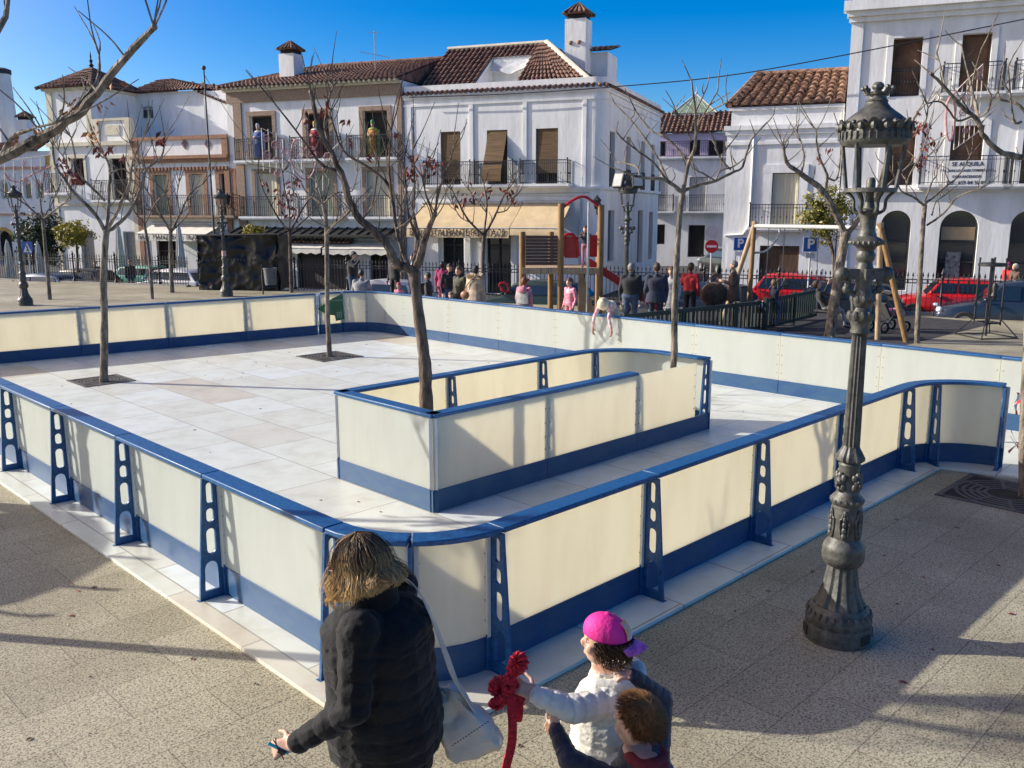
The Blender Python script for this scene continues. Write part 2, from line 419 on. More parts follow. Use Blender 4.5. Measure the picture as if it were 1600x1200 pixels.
# ------------------------------------------------------------------ rink boards
def stadium(cx, z0, z1, hw, n=6):
    r = hw; pts = []
    for k in range(n + 1):
        a = math.pi * k / n; pts.append((cx + r * math.cos(a), z1 - r + r * math.sin(a)))
    for k in range(n + 1):
        a = math.pi + math.pi * k / n; pts.append((cx + r * math.cos(a), z0 + r + r * math.sin(a)))
    return pts
def bracket_mesh():
    bm = bmesh.new()
    outer = [(.0, .0), (.205, .0), (.200, .06), (.128, .965), (.0, .965)]
    def cx(z): return (.205 - .077 * z / .965) * .5
    holes = [stadium(cx(.85) + .006, .765, .93, .026), stadium(cx(.67) + .004, .615, .725, .031), stadium(cx(.45), .36, .565, .037),
             [(.045, .065), (.158, .065), (.15, .24)] + [(.098 + .05 * math.cos(math.pi * k / 8), .25 + .05 * math.sin(math.pi * k / 8)) for k in range(9)] + [(.045, .24)]]
    for loop in [outer] + holes:
        vv = [bm.verts.new((p[0], 0, p[1])) for p in loop]
        for i in range(len(vv)): bm.edges.new((vv[i], vv[(i + 1) % len(vv)]))
    res = bmesh.ops.triangle_fill(bm, use_beauty=True, use_dissolve=False, edges=bm.edges[:])
    fcs = [f for f in bm.faces]
    # drop faces that fell in a hole
    def inside(p, loop):
        c = False; n = len(loop)
        for i in range(n):
            x1, z1 = loop[i]; x2, z2 = loop[(i + 1) % n]
            if (z1 > p.z) != (z2 > p.z) and p.x < (x2 - x1) * (p.z - z1) / (z2 - z1) + x1: c = not c
        return c
    bad = [f for f in fcs if any(inside(f.calc_center_median(), h) for h in holes)]
    bmesh.ops.delete(bm, geom=bad, context='FACES_ONLY')
    ex = bmesh.ops.extrude_face_region(bm, geom=bm.faces[:])
    bmesh.ops.translate(bm, vec=(0, .022, 0), verts=[e for e in ex['geom'] if isinstance(e, bmesh.types.BMVert)])
    bmesh.ops.translate(bm, vec=(0, -.011, 0), verts=bm.verts)
    def bx(x0, x1, y0, y1, z0, z1):
        r = bmesh.ops.create_cube(bm, size=1)
        for q in r['verts']:
            q.co = Vector((x0 + (q.co.x + .5) * (x1 - x0), y0 + (q.co.y + .5) * (y1 - y0), z0 + (q.co.z + .5) * (z1 - z0)))
    bx(-.002, .222, -.026, .026, -.028, .0)             # foot
    bx(.0, .014, -.045, .045, .0, .252)                # flange on the kick plate
    bmesh.ops.recalc_face_normals(bm, faces=bm.faces)
    me = bpy.data.meshes.new('bracket'); bm.to_mesh(me); bm.free()
    me.materials.append(M_BLUE)
    return me
BRK = bracket_mesh()
SCREW_Z = (.38, .52, .68, .84)
def board_run(root, modules, side, brackets=True, caps=None, panels=None, ends=(True, True), cap_out=.138, cap_in=.022):
    """modules: polylines on the ground; side +1 puts the brackets to the left of the line"""
    org = root.location
    nm = len(modules)
    for i, line in enumerate(modules):
        P = [Vector((p[0] - org.x, p[1] - org.y)) for p in line]
        # small gap at the joints
        d0 = (P[1] - P[0]).normalized(); d1 = (P[-1] - P[-2]).normalized()
        Q = P[:]; Q[0] = P[0] + d0 * .003; Q[-1] = P[-1] - d1 * .003
        if panels is None or panels[i]:
            QQ = Q if panels is None or panels[i] is True else panels[i]
            m = MB(); m.strip(QQ, -.006, .006, .262, 1.0)
            for (p, d) in ((QQ[0], d0), (QQ[-1], -d1)):
                nn = Vector((-d.y, d.x))
                for z in SCREW_Z:
                    c = p + d * .035
                    for sg in (-1, 1):
                        q = c + nn * (sg * .0065)
                        m.ell((q.x, q.y, z), (.0075, .0075, .0075), 6, 4, 1)
            m.build('panel', [M_PANEL, M_STEELDK], root)
        m = MB(); m.strip(Q, -.012, .012, .03, .262)
        m.build('kick_plate', M_BLUEK, root, bevel=.003)
        if caps is None or caps[i]:
            m = MB()
            o0, o1 = (-cap_in, cap_out) if side > 0 else (-cap_out, cap_in)
            m.strip(Q, o0, o1, 1.0, 1.036)
            m.build('cap_rail', M_BLUE, root, bevel=.007)
    # white edge posts and brackets at the joints
    pts = []
    for i, line in enumerate(modules):
        d = (Vector(line[1][:2]) - Vector(line[0][:2])).normalized()
        if i == 0: pts.append((line[0], d))
        else:
            l0 = modules[i - 1]; dp = (Vector(l0[-1][:2]) - Vector(l0[-2][:2])).normalized()
            pts.append((line[0], (d + dp).normalized()))
    l0 = modules[-1]; pts.append((l0[-1], (Vector(l0[-1][:2]) - Vector(l0[-2][:2])).normalized()))
    if not ends[0]: pts = pts[1:]
    if not ends[1]: pts = pts[:-1]
    if brackets:
        for (p, d) in pts:
            nn = Vector((-d.y, d.x)) * side
            b = bpy.data.objects.new('bracket', BRK); COL.objects.link(b); b.parent = root
            b.location = (p[0] - org.x + nn.x * .014, p[1] - org.y + nn.y * .014, .03)
            b.location.z = .03 + .001
            b.rotation_euler = (0, 0, math.atan2(nn.y, nn.x))
            m = MB()
            a = math.atan2(nn.y, nn.x)
            Mx = Matrix.Translation((p[0] - org.x, p[1] - org.y, 0)) @ Matrix.Rotation(a, 4, 'Z')
            m.box(.0065, .03, -.042, -.013, .264, .995, 0, Mx); m.box(.0065, .03, .013, .042, .264, .995, 0, Mx)
            m.build('edge_post', M_WHPL, root)
M_WHPL = mat('white_plastic_post', (.72, .70, .64), .5, .06, 10)
def arc(c, r, a0, a1, n=9):
    return [AB(c[0] + r * math.cos(R(a0 + (a1 - a0) * k / n)), c[1] + r * math.sin(R(a0 + (a1 - a0) * k / n))) for k in range(n + 1)]
def root_at(name, a, b, label):
    return empty(name, AB(a, b), 0, label, 'rink barrier', 'white and blue barriers round the rink')
S = 1.655
# front-left run, along a = 3.07; walking from far left towards the corner: the outside is on the right
r1 = root_at('rink_barrier', 3.07, -4.62, 'straight barrier run with sunlit white outside, between the foreground paving and the woman in black')
mods = [[AB(3.07, b), AB(3.07, b + S)] for b in [-4.62 - S * k for k in range(9, 0, -1)]]
board_run(r1, mods, -1, ends=(True, False))
# front-right run with the round corner and the curved far end
r2 = root_at('rink_barrier', 3.72, -3.95, 'long barrier run with rounded corner and shaded cream outside, behind the grey lamp post')
cor = arc((3.74, -4.62), .67, 180, 90, 10)
mods = [cor[:6], cor[5:]] + [[AB(3.74 + S * k, -3.95), AB(3.74 + S * (k + 1), -3.95)] for k in range(4)]
e0 = 3.74 + 4 * S
end = arc((e0, -3.05), .90, -90, -4, 10)
mods += [end[:5], end[4:]]
board_run(r2, mods, -1)
# back-right run, seen from inside
r3 = root_at('rink_barrier', 13.3, -17.4, 'rear barrier run with sunlit pale inside face, in front of the playground')
cor = arc((12.42, -17.75), .9, -75, 0, 8)
bs = [-17.75 + .73] + [-15.37 + S * k for k in range(0, 10)]
mods = [cor[:5], cor[4:] ] + [[AB(13.32, -17.75), AB(13.32, bs[0])]] + [[AB(13.32, bs[k]), AB(13.32, bs[k + 1])] for k in range(len(bs) - 1)]
board_run(r3, mods, 1)
# green arrow sign sheet on the corner piece
# back-left run
r4 = root_at('rink_barrier', 11.95, -18.68, 'rear left barrier run glowing cream with shadowed rail edge, below the plaza trees')
p0, p1 = Vector(AB(3.1, -19.75)), Vector(AB(11.9, -18.66))
n = 5
mods = [[p0.lerp(p1, k / n), p0.lerp(p1, (k + 1) / n)] for k in range(n)]
board_run(r4, mods, 1)
# short corner piece
r5 = root_at('rink_barrier', 12.0, -18.75, 'short corner barrier with the green arrow sign')
q0, q1 = AB(12.02, -18.66), AB(12.62, -18.62)
board_run(r5, [[q0, q1]], 1)
# inner enclosure round the two trees; brackets inside
r6 = root_at('rink_enclosure', 5.47, -6.57, 'inner box of barriers enclosing two bare trees in the middle of the rink')
r6['category'] = 'rink enclosure'
bk, fr = -8.26, -6.57
mods = [[AB(5.47 + S * (k + 1), bk), AB(5.47 + S * k, bk)] for k in (1, 0)] + [[AB(5.47, bk), AB(5.47, fr)]] + [[AB(5.47 + S * k, fr), AB(5.47 + S * (k + 1), fr)] for k in range(3)]
p3 = [AB(5.47 + S * 2, fr) - r6.location, AB(5.47 + S * 2 + 1.29, fr) - r6.location]
p3 = [Vector((p.x, p.y)) for p in p3]
board_run(r6, mods, 1, caps=[1, 1, 1, 1, 1, 0], panels=[True] * 5 + [p3], ends=(False, False), brackets=True)
end = [AB(5.47 + 2 * S, bk), AB(5.47 + 2 * S + .75, bk)] + arc((5.47 + 2 * S + .75, bk + .92), .92, -90, -3, 8)[1:] + [AB(5.47 + 3 * S, fr - .02)]
board_run(r6, [end[:4][::-1], end[3:][::-1]][::-1] and [end[3:][::-1], end[:4][::-1]], 1)
# ------------------------------------------------------------------ facades along the far side of the street
E_ = Vector((1, -.38, 0)).normalized(); N_ = Vector((E_.y, -E_.x, 0))       # along the facades (to the right) and out of them
PH = math.atan2(E_.y, E_.x)
P0 = Vector((0, 40, 0))
class Frame:
    """a building's own axes: x along the facade, y into the house, z up"""
    def __init__(s, P, e):
        s.P = Vector((P[0], P[1], 0)); s.e = e; s.n = Vector((e.y, -e.x, 0))
    def uv(s, u, v, off=0.0):                # photo pixel -> (x, z) on the plane y = -off
        d = ray(u, v); q = s.P + s.n * off
        t = (q.dot(s.n)) / d.dot(s.n)
        p = Vector((0, 0, CH)) + d * t
        return (p - s.P).dot(s.e), p.z
FS = Frame(P0, E_)
def zb(fr, x): return street_z((fr.P + fr.e * x).x)
def building(name, x0, label, cat='building', fr=None, group=None):
    fr = fr or FS
    p = fr.P + fr.e * x0
    r = empty(name, (p.x, p.y, 0), math.atan2(fr.e.y, fr.e.x), label, cat, group)
    r.location.z = street_z(p.x)
    return r, r.location.z

def rect(fr, x0b, zbase, zoom, r, off=0.0):
    """zoom = (ox, oy, scale); r = two corners in that zoom -> local x0,x1,z0,z1"""
    ox, oy, k = zoom
    (ua, va), (ub, vb) = (ox + r[0] * k, oy + r[1] * k), (ox + r[2] * k, oy + r[3] * k)
    um, vm = (ua + ub) / 2, (va + vb) / 2
    x0 = fr.uv(ua, vm, off)[0] - x0b; x1 = fr.uv(ub, vm, off)[0] - x0b
    z1 = fr.uv(um, va, off)[1] - zbase; z0 = fr.uv(um, vb, off)[1] - zbase
    return x0, x1, z0, z1

def wall_grid(mb, x0, x1, z0, z1, holes, depth=.28, y=0.0, mi=0):
    xs = sorted({x0, x1} | {min(max(h[k], x0), x1) for h in holes for k in (0, 1)})
    zs = sorted({z0, z1} | {min(max(h[k], z0), z1) for h in holes for k in (2, 3)})
    for i in range(len(xs) - 1):
        for j in range(len(zs) - 1):
            a, b, c, d = xs[i], xs[i + 1], zs[j], zs[j + 1]
            if b - a < 1e-5 or d - c < 1e-5: continue
            mx, mz = (a + b) / 2, (c + d) / 2
            if any(h[0] < mx < h[1] and h[2] < mz < h[3] for h in holes): continue
            mb.add([(a, y, c), (b, y, c), (b, y, d), (a, y, d)], [(0, 1, 2, 3)], mi, False)
    for h in holes:
        a, b, c, d = h[:4]
        arch = len(h) > 4 and h[4]
        mb.add([(a, y, c), (a, y, d), (a, y + depth, d), (a, y + depth, c)], [(0, 1, 2, 3)], mi, False)
        mb.add([(b, y, c), (b, y, d), (b, y + depth, d), (b, y + depth, c)], [(3, 2, 1, 0)], mi, False)
        mb.add([(a, y, c), (b, y, c), (b, y + depth, c), (a, y + depth, c)], [(0, 1, 2, 3)], mi, False)
        if not arch:
            mb.add([(a, y, d), (b, y, d), (b, y + depth, d), (a, y + depth, d)], [(3, 2, 1, 0)], mi, False)
        else:
            rr = (b - a) / 2; n = 14; hgt = min(arch if arch is not True else rr, d - c)
            pts = [((a + b) / 2 - rr * math.cos(math.pi * k / n), d - hgt + hgt * math.sin(math.pi * k / n)) for k in range(n + 1)]
            for k in range(n):
                p, q = pts[k], pts[k + 1]
                mb.add([(p[0], y, p[1]), (q[0], y, q[1]), (q[0], y, d), (p[0], y, d)], [(0, 1, 2, 3)], mi, False)
                mb.add([(p[0], y, p[1]), (q[0], y, q[1]), (q[0], y + depth, q[1]), (p[0], y + depth, p[1])], [(0, 1, 2, 3)], mi, False)

def shell(mb, x0, x1, z0, z1, depth, y=0.0, mi=0):     # sides, back and top behind a facade
    mb.add([(x0, y, z0), (x0, depth, z0), (x0, depth, z1), (x0, y, z1)], [(0, 1, 2, 3)], mi, False)
    mb.add([(x1, y, z0), (x1, depth, z0), (x1, depth, z1), (x1, y, z1)], [(3, 2, 1, 0)], mi, False)
    mb.add([(x0, depth, z0), (x1, depth, z0), (x1, depth, z1), (x0, depth, z1)], [(3, 2, 1, 0)], mi, False)
    mb.add([(x0, y, z1), (x1, y, z1), (x1, depth, z1), (x0, depth, z1)], [(0, 1, 2, 3)], mi, False)

M_CURT = mat('cream_curtain', (.62, .57, .42), .9, .15, 3, .2, 8, stretch=(9, 9, .3))
M_BLIND = mat('woven_esparto_blind', (.17, .105, .05), .9, .35, 2, .8, 6, stretch=(.5, .5, 22))
M_SHUT = mat('grey_roller_shutter', (.30, .29, .27), .6, .1, 1, .9, 3, stretch=(.1, .1, 14))
M_SHUTD = mat('dark_roller_shutter', (.045, .034, .028), .6, .15, 1, .9, 3, stretch=(.1, .1, 14))
M_GRNW = mat('pale_green_shutter', (.28, .31, .22), .7, .1, 2)
M_INT = mat('brown_bare_room', (.16, .085, .05), .9, .3, 1.5)

def window(root, h, frame=None, fw=.07, surround=None, sw=.14, pane=None, cover=None, cfrac=1.0, mull=True, y=.2, arch=False, label=None):
    """door-window in the hole h = x0,x1,z0,z1"""
    x0, x1, z0, z1 = h[:4]
    frame = frame or M_WOODB
    m = MB()
    m.box(x0, x0 + fw, y - .04, y + .04, z0, z1); m.box(x1 - fw, x1, y - .04, y + .04, z0, z1)
    m.box(x0 + fw, x1 - fw, y - .04, y + .04, z1 - fw, z1); m.box(x0 + fw, x1 - fw, y - .04, y + .04, z0, z0 + fw)
    if mull:
        xm = (x0 + x1) / 2
        m.box(xm - fw / 2, xm + fw / 2, y - .035, y + .035, z0 + fw, z1 - fw)
        zt = z0 + (z1 - z0) * .74
        m.box(x0 + fw, xm - fw / 2, y - .03, y + .03, zt, zt + .05); m.box(xm + fw / 2, x1 - fw, y - .03, y + .03, zt, zt + .05)
    w_ = m.build('window', frame, root)
    p = MB(); p.box(x0 + .01, x1 - .01, y + .05, y + .075, z0 + .01, z1 - .01)
    p.build('pane', pane or M_GLASS, w_)
    if surround:
        s_ = MB()
        s_.box(x0 - sw, x0, -.045, .02, z0, z1); s_.box(x1, x1 + sw, -.045, .02, z0, z1)
        s_.box(x0 - sw, x1 + sw, -.05, .02, z1, z1 + sw)
        s_.build('surround', surround, w_)
    if cover:
        c_ = MB(); n = 14
        zz = z1 - (z1 - z0) * cfrac
        vs = []; fs = []
        for k in range(n + 1):
            xx = x0 + .03 + (x1 - x0 - .06) * k / n
            yy = y - .075 + .018 * math.sin(k * 2.3)
            vs += [(xx, yy, zz), (xx, yy, z1 - .03), (xx, yy + .012, zz), (xx, yy + .012, z1 - .03)]
        for k in range(n):
            a = k * 4; b = a + 4
            fs += [(a, b, b + 1, a + 1), (a + 3, b + 3, b + 2, a + 2), (a, a + 2, b + 2, b), (a + 1, b + 1, b + 3, a + 3)]
        c_.add(vs, fs, 0, True); c_.build('curtain', cover, w_)
    return w_

def balcony(root, x0, x1, z, hgt=1.0, out=.45, slab=None, step=.115, th=.10, ret=True, rail=None, y0=0.0):
    m = MB(); m.box(x0 - .08, x1 + .08, y0 - out - .06, y0 - .001, z - th, z); m.box(x0 - .02, x1 + .02, y0 - out - .0, y0 - .001, z - th - .07, z - th)
    b = m.build('balcony', slab or M_WHITE, root)
    r = MB()
    path = [(x0, y0 - .02), (x0, y0 - out), (x1, y0 - out), (x1, y0 - .02)]
    for i in range(3):
        a, c = path[i], path[i + 1]
        for zz, t in ((z + hgt, .032), (z + .07, .022), (z + hgt - .13, .018)):
            r.bar((a[0], a[1], zz), (c[0], c[1], zz), t, t)
        L = math.hypot(c[0] - a[0], c[1] - a[1]); n = max(1, int(L / step))
        for k in range(n + 1):
            f = k / n
            px, py = a[0] + (c[0] - a[0]) * f, a[1] + (c[1] - a[1]) * f
            r.bar((px, py, z + .0), (px, py, z + hgt), .017, .017)
            if k % 2 == 0: r.ell((px, py, z + hgt * .45), (.026, .026, .05), 6, 4)
    for (px, py) in ((x0, y0 - out), (x1, y0 - out)):
        r.bar((px, py, z), (px, py, z + hgt + .03), .035, .035); r.ell((px, py, z + hgt + .06), .04, 8, 6)
    r.build('railing', rail or M_IRON, b)
    return b

def tile_roof(mb, a, b, c, d, pitch_cols=.24, row=.42, r=.085, mi=0, jitter=.5):
    """barrel tiles on the quad a,b (eave) - d,c (ridge): a-d left side, b-c right side"""
    a, b, c, d = (Vector(p) for p in (a, b, c, d))
    W = (b - a).length; n = max(2, int(W / pitch_cols))
    nrm = (b - a).cross(d - a).normalized()
    if nrm.z < 0: nrm = -nrm
    mb.add([a, b, c, d], [(0, 1, 2, 3)], mi, False)
    jr = random.Random(int(W * 100))
    for i in range(n):
        f = (i + .5) / n
        p = a.lerp(b, f); q = d.lerp(c, f)
        L = (q - p).length
        if L < .1: continue
        rows = max(1, int(L / row)); t = (q - p).normalized(); x = t.cross(nrm).normalized()
        wob = 0.0
        for k in range(rows):
            s0 = p + t * (L * k / rows); s1 = p + t * (L * (k + 1) / rows + row * .12)
            wob = jr.uniform(-1, 1) * .018 * jitter; lift = jr.uniform(0, .02) * jitter
            vs = []; ns = 5
            for (pt, rr, up) in ((s0, r, .045 + lift), (s1, r * .8, .006)):
                for g in range(ns + 1):
                    an = math.pi * g / ns
                    vs.append(pt + x * (math.cos(an) * rr + wob) + nrm * (math.sin(an) * rr * .95 + up))
            fs = [(g, g + 1, ns + 1 + g + 1, ns + 1 + g) for g in range(ns)] + [tuple(range(ns, -1, -1))]
            mb.add(vs, fs, mi, True)

def awning(root, x0, x1, z_hi, z_lo, out, cloth, val=.28, text=None, tsize=.24, waves=True, scal=False):
    m = MB(); n = max(4, int((x1 - x0) / .25))
    vs = []; fs = []
    for k in range(n + 1):
        x = x0 + (x1 - x0) * k / n; sag = .015 * math.sin(k * 1.9)
        row = [(x, -.03, z_hi), (x, -out * .5, (z_hi + z_lo) / 2 - .02 + sag), (x, -out, z_lo)]
        vv = val * (1 - (.25 * abs(math.sin(k * 1.57)) if scal else 0))
        row += [(x, -out - .015 - .012 * math.sin(k * 2.1), z_lo - vv)]
        vs += row; vs += [(p[0], p[1] + .008, p[2] - .012) for p in row]
    for k in range(n):
        a = k * 8; b = a + 8
        for g in range(3):
            fs.append((a + g, b + g, b + g + 1, a + g + 1)); fs.append((a + 4 + g + 1, b + 4 + g + 1, b + 4 + g, a + 4 + g))
    m.add(vs, fs, 0, True)
    m.tube([(x0, -out + .01, z_lo - .02), (x1, -out + .01, z_lo - .02)], .03, 6, 1)
    for xx in (x0 + .1, x1 - .1): m.bar((xx, -.03, z_hi - .5), (xx, -out + .02, z_lo - .03), .03, .03, 1)
    m.tube([(x0, -.07, z_hi + .04), (x1, -.07, z_hi + .04)], .07, 8, 1)
    a = m.build('awning', [cloth, M_GREYT], root, fix=False, angle=60)
    if text:
        text_obj(text, tsize, M_TXT, a, Matrix.Translation(((x0 + x1) / 2, -out - .035, z_lo - val * .52)) @ Matrix.Rotation(R(90), 4, 'X'), fit=(x1 - x0) * .93)
    return a
M_TXT = mat('dark_sign_lettering', (.06, .03, .02), .7, .05)

def chimney(root, x, y, z0, z1, w, cap='hip', M_=None):
    m = MB(); m.box(x - w / 2, x + w / 2, y - w / 2, y + w / 2, z0, z1)
    c = m.build('chimney', M_ or M_WHITE, root)
    m = MB(); e = w * .64
    m.box(x - w * .42, x + w * .42, y - w * .42, y + w * .42, z1 + .001, z1 + w * .22, 1)
    zc = z1 + w * .22 + .001
    m.add([(x - e, y - e, zc), (x + e, y - e, zc), (x + e, y + e, zc), (x - e, y + e, zc), (x, y, zc + w * .55)], [(3, 2, 1, 0), (0, 1, 4), (1, 2, 4), (2, 3, 4), (3, 0, 4)], 0, False)
    for k in range(5):
        f = -1 + 2 * (k + .5) / 5
        for (p, q) in (((x + f * e, y - e, zc + .02), (x + f * e * .1, y - .02, zc + w * .54)), ((x + e, y + f * e, zc + .02), (x + .02, y + f * e * .1, zc + w * .54))):
            m.tube([p, q], [w * .075, w * .03], 6, 0)
    m.build('chimney_cap', [M_TILE, M_DARK], c)
    return c

Z1 = (0, 60, .35); Z2 = (340, 60, .35); Z3 = (600, 0, .4); Z4 = (960, 80, 1 / 3); Z5 = (1280, 0, .4)
def X_(u, v=330): return FS.uv(u, v)[0]
def Zv(u, v, off=0): return FS.uv(u, v, off)[1]

# ---------------------------------------------------------------- three storey house with tan pilasters
x0 = X_(364); x1 = X_(633)
b2, zb2 = building('town_house', x0, 'three storey white house with tan brick pilasters and robed king figures on its balconies')
W2 = x1 - x0
r2_ = lambda r, off=0.0: rect(FS, x0, zb2, Z2, r, off)
top2 = (Zv(500, 133) - zb2)
rows = [[r2_((150, 345, 248, 545)), r2_((398, 332, 500, 540)), r2_((652, 322, 760, 535))],
        [r2_((172, 600, 268, 795)), r2_((412, 592, 520, 795)), r2_((664, 592, 770, 795))]]
for rw in rows:                          # a row shares its sill and head height
    za = sum(h[2] for h in rw) / 3; zc = sum(h[3] for h in rw) / 3
    for i in range(3): rw[i] = (rw[i][0], rw[i][1], za, zc)
gz = rows[1][0][2] - .75
shop = r2_((355, 900, 598, 1060)); shop = (shop[0], shop[1], .15, gz - .35)
door2 = r2_((680, 905, 760, 1090)); door2 = (door2[0], door2[1], 0.05, gz - .35)
m = MB(); wall_grid(m, 0, W2, -1.0, top2, rows[0] + rows[1] + [shop, door2]); shell(m, 0, W2, -1.0, top2, 9)
m.build('wall', M_WHITE, b2)
pw = r2_((80, 300, 115, 600)); pr = r2_((805, 300, 845, 600))
m = MB()
m.box(pw[0], pw[1], -.09, -.001, -1, top2 - .62); m.box(pr[0], W2 - .02, -.09, -.001, -1, top2 - .62)
m.box(.05, W2 - .02, -.095, -.001, top2 - .62, top2 - .12)
m.build('pilaster', M_STONE, b2)
m = MB()
m.box(-.1, W2 + .0, -.2, -.001, top2 - .119, top2 + .0)
for k in range(int(W2 / .26)):
    m.tube([(.1 + k * .26, -.42, top2 + .03), (.1 + k * .26, -.02, top2 + .06)], .07, 6)
m.build('cornice', M_CREAMW, b2)
m = MB()
rz = Zv(520, 104, -4.5) - zb2
tile_roof(m, (-.25, -.45, top2 + .06), (W2 - .02, -.45, top2 + .06), (W2 - .02, 4.5, rz), (2.4, 4.5, rz))
m.poly([(-.25, -.45, top2 + .05), (2.4, 4.5, rz), (-.25, 9, top2 + .05)]); m.poly([(2.4, 4.5, rz), (W2, 4.5, rz), (W2, 9, top2 + .05), (-.25, 9, top2 + .05)]); m.poly([(W2, -.45, top2 + .05), (W2, 4.5, rz), (W2, 9, top2 + .05)])
m.tube([(2.4, 4.5, rz + .03), (W2, 4.5, rz + .03)], .13, 8); m.tube([(-.25, -.4, top2 + .1), (2.4, 4.5, rz + .03)], .11, 8)
m.build('roof', M_TILE, b2, fix=False)
cx = X_(423) - x0
czt = Zv(422, 88, -1.8) - zb2
chimney(b2, cx + .35, 1.8, top2 + .3, czt, .85)
for i, h in enumerate(rows[0]):
    window(b2, h, M_WOODB, surround=M_STONE, sw=.2, pane=M_DARK, mull=False)
    balcony(b2, h[0] - .62, h[1] + .62, h[2], 1.0, .5, M_WHITE)
for i, h in enumerate(rows[1]):
    window(b2, h, M_WOODB, surround=M_STONE, sw=.18, cover=M_CURT if i != 1 else M_GRNW, mull=True)
    balcony(b2, h[0] - .62, h[1] + .62, h[2], .95, .5, M_WHITE)
window(b2, shop, M_WOODB, pane=M_SHUTD, mull=False, y=.12); window(b2, door2, M_WOODB, pane=M_DARK, y=.15)
m = MB()
m.add([(.3, -.02, gz + .22), (W2 - .4, -.02, gz + .22), (W2 - .4, -1.0, gz - .08), (.3, -1.0, gz - .08), (.3, -.02, gz + .15), (W2 - .4, -.02, gz + .15), (W2 - .4, -1.0, gz - .15), (.3, -1.0, gz - .15)],
      [(0, 1, 2, 3), (7, 6, 5, 4), (0, 3, 7, 4), (3, 2, 6, 7), (2, 1, 5, 6)], 0, False)
for k in range(18): m.bar((.5 + k * (W2 - 1) / 17, -.02, gz + .26), (.5 + k * (W2 - 1) / 17, -1.0, gz - .05), .03, .05)
m.build('canopy', mat('black_canopy_glass', (.03, .03, .03), .5, .2, 4), b2)
m = MB(); tile_roof(m, (shop[0] - .3, -.55, gz - .52), (shop[1] + .3, -.55, gz - .52), (shop[1] + .3, -.02, gz - .3), (shop[0] - .3, -.02, gz - .3)); m.build('porch_roof', M_TILE, b2, fix=False)
awning(b2, shop[0] - .9, shop[0] + 2.0, gz - .33, gz - .7, 1.0, M_AWNW, .3, scal=True)
awning(b2, shop[0] + 2.1, shop[1] + .5, gz - .36, gz - .72, 1.0, M_AWNW, .3, scal=True)
awning(b2, door2[0] - .5, door2[1] + .5, gz - .33, gz - .7, 1.0, M_AWNW, .3, scal=True)
m = MB(); cxs, _, czs, _ = r2_((630, 900, 650, 925)); m.lathe([(.0, -.02), (.2, -.02), (.2, 0), (.0, 0)], 16, M=Matrix.Translation((cxs + .1, -.02, czs + .1)) @ Matrix.Rotation(R(90), 4, 'X'))
m.build('round_sign', mat('cream_red_sign', (.6, .45, .3), .5, .2, 6, col2=(.5, .08, .06)), b2)

# ---------------------------------------------------------------- restaurant on the corner
x0 = X_(635); xc = X_(942); x1 = xc
b3, zb3 = building('restaurant_building', x0, 'white two storey corner restaurant with tiled attic roof and tall chimney')
r3_ = lambda r, off=0.0: rect(FS, x0, zb3, Z3, r, off)
W3 = xc - x0
top3 = Zv(790, 127) - zb3; tile3 = Zv(790, 141) - zb3
ws = [r3_((222, 515, 299, 735)), r3_((402, 508, 482, 720)), r3_((593, 500, 679, 708))]
za = sum(h[2] for h in ws) / 3; zc = sum(h[3] for h in ws) / 3
ws = [(h[0], h[1], za, zc) for h in ws]
g3 = [r3_((228, 920, 312, 1050)), r3_((400, 920, 495, 1050))]
gtop = g3[0][3]
g3 = [(h[0], h[1], .05 if i == 0 else .1, gtop + .3) for i, h in enumerate(g3)]
m = MB(); wall_grid(m, 0, W3 - .5, -1, top3, ws + g3)
DS = 9.6                                              # length of the side facade
# rounded corner
cc = []
for k in range(9):
    a = R(90 * k / 8); cc.append((W3 - .5 + .5 * math.sin(a), .5 - .5 * math.cos(a)))
for k in range(8):
    (xa, ya), (xb, yb) = cc[k], cc[k + 1]
    m.add([(xa, ya, -1), (xb, yb, -1), (xb, yb, top3), (xa, ya, top3)], [(0, 1, 2, 3)], 0, True)
# side facade with its own openings: built flat, then turned
FD = Frame(FS.P + FS.e * xc, -FS.n)                     # x runs away from the viewer
def rs(r):
    ox, oy, k = Z3
    ua, va, ub, vb = ox + r[0] * k, oy + r[1] * k, ox + r[2] * k, oy + r[3] * k
    y0 = FD.uv(ua, (va + vb) / 2)[0]; y1 = FD.uv(ub, (va + vb) / 2)[0]
    um = (ua + ub) / 2
    return y0, y1, FD.uv(um, vb)[1] - zb3, FD.uv(um, va)[1] - zb3
DS = FD.uv(1028, 330)[0]
side = [rs((881, 502, 901, 735)), rs((946, 530, 963, 742)), rs((1003, 558, 1018, 752)), rs((1043, 575, 1056, 765))]
side2 = [rs((874, 822, 898, 1020)), rs((990, 822, 1009, 1025)), rs((1034, 828, 1049, 1012))]
sz0 = sum(h[2] for h in side) / 4; sz1 = sum(h[3] for h in side) / 4
side = [(h[0], h[1], sz0, sz1) for h in side]; side2 = [(h[0], h[1], max(.3, h[2]), h[3]) for h in side2]
ms = MB(); wall_grid(ms, .5, DS, -1, top3, side + side2)
MR = Matrix(((0, -1, 0, W3), (1, 0, 0, 0), (0, 0, 1, 0), (0, 0, 0, 1)))
m.add(ms.v, ms.f, 0, False, MR)
m.add([(0, 0, -1), (0, DS, -1), (0, DS, top3), (0, 0, top3)], [(0, 1, 2, 3)], 0, False)
m.add([(0, DS, -1), (W3, DS, -1), (W3, DS, top3), (0, DS, top3)], [(3, 2, 1, 0)], 0, False)
m.add([(0, .35, top3 - .35), (W3 - .35, .35, top3 - .35), (W3 - .35, DS, top3 - .35), (0, DS, top3 - .35)], [(0, 1, 2, 3)], 0, False)
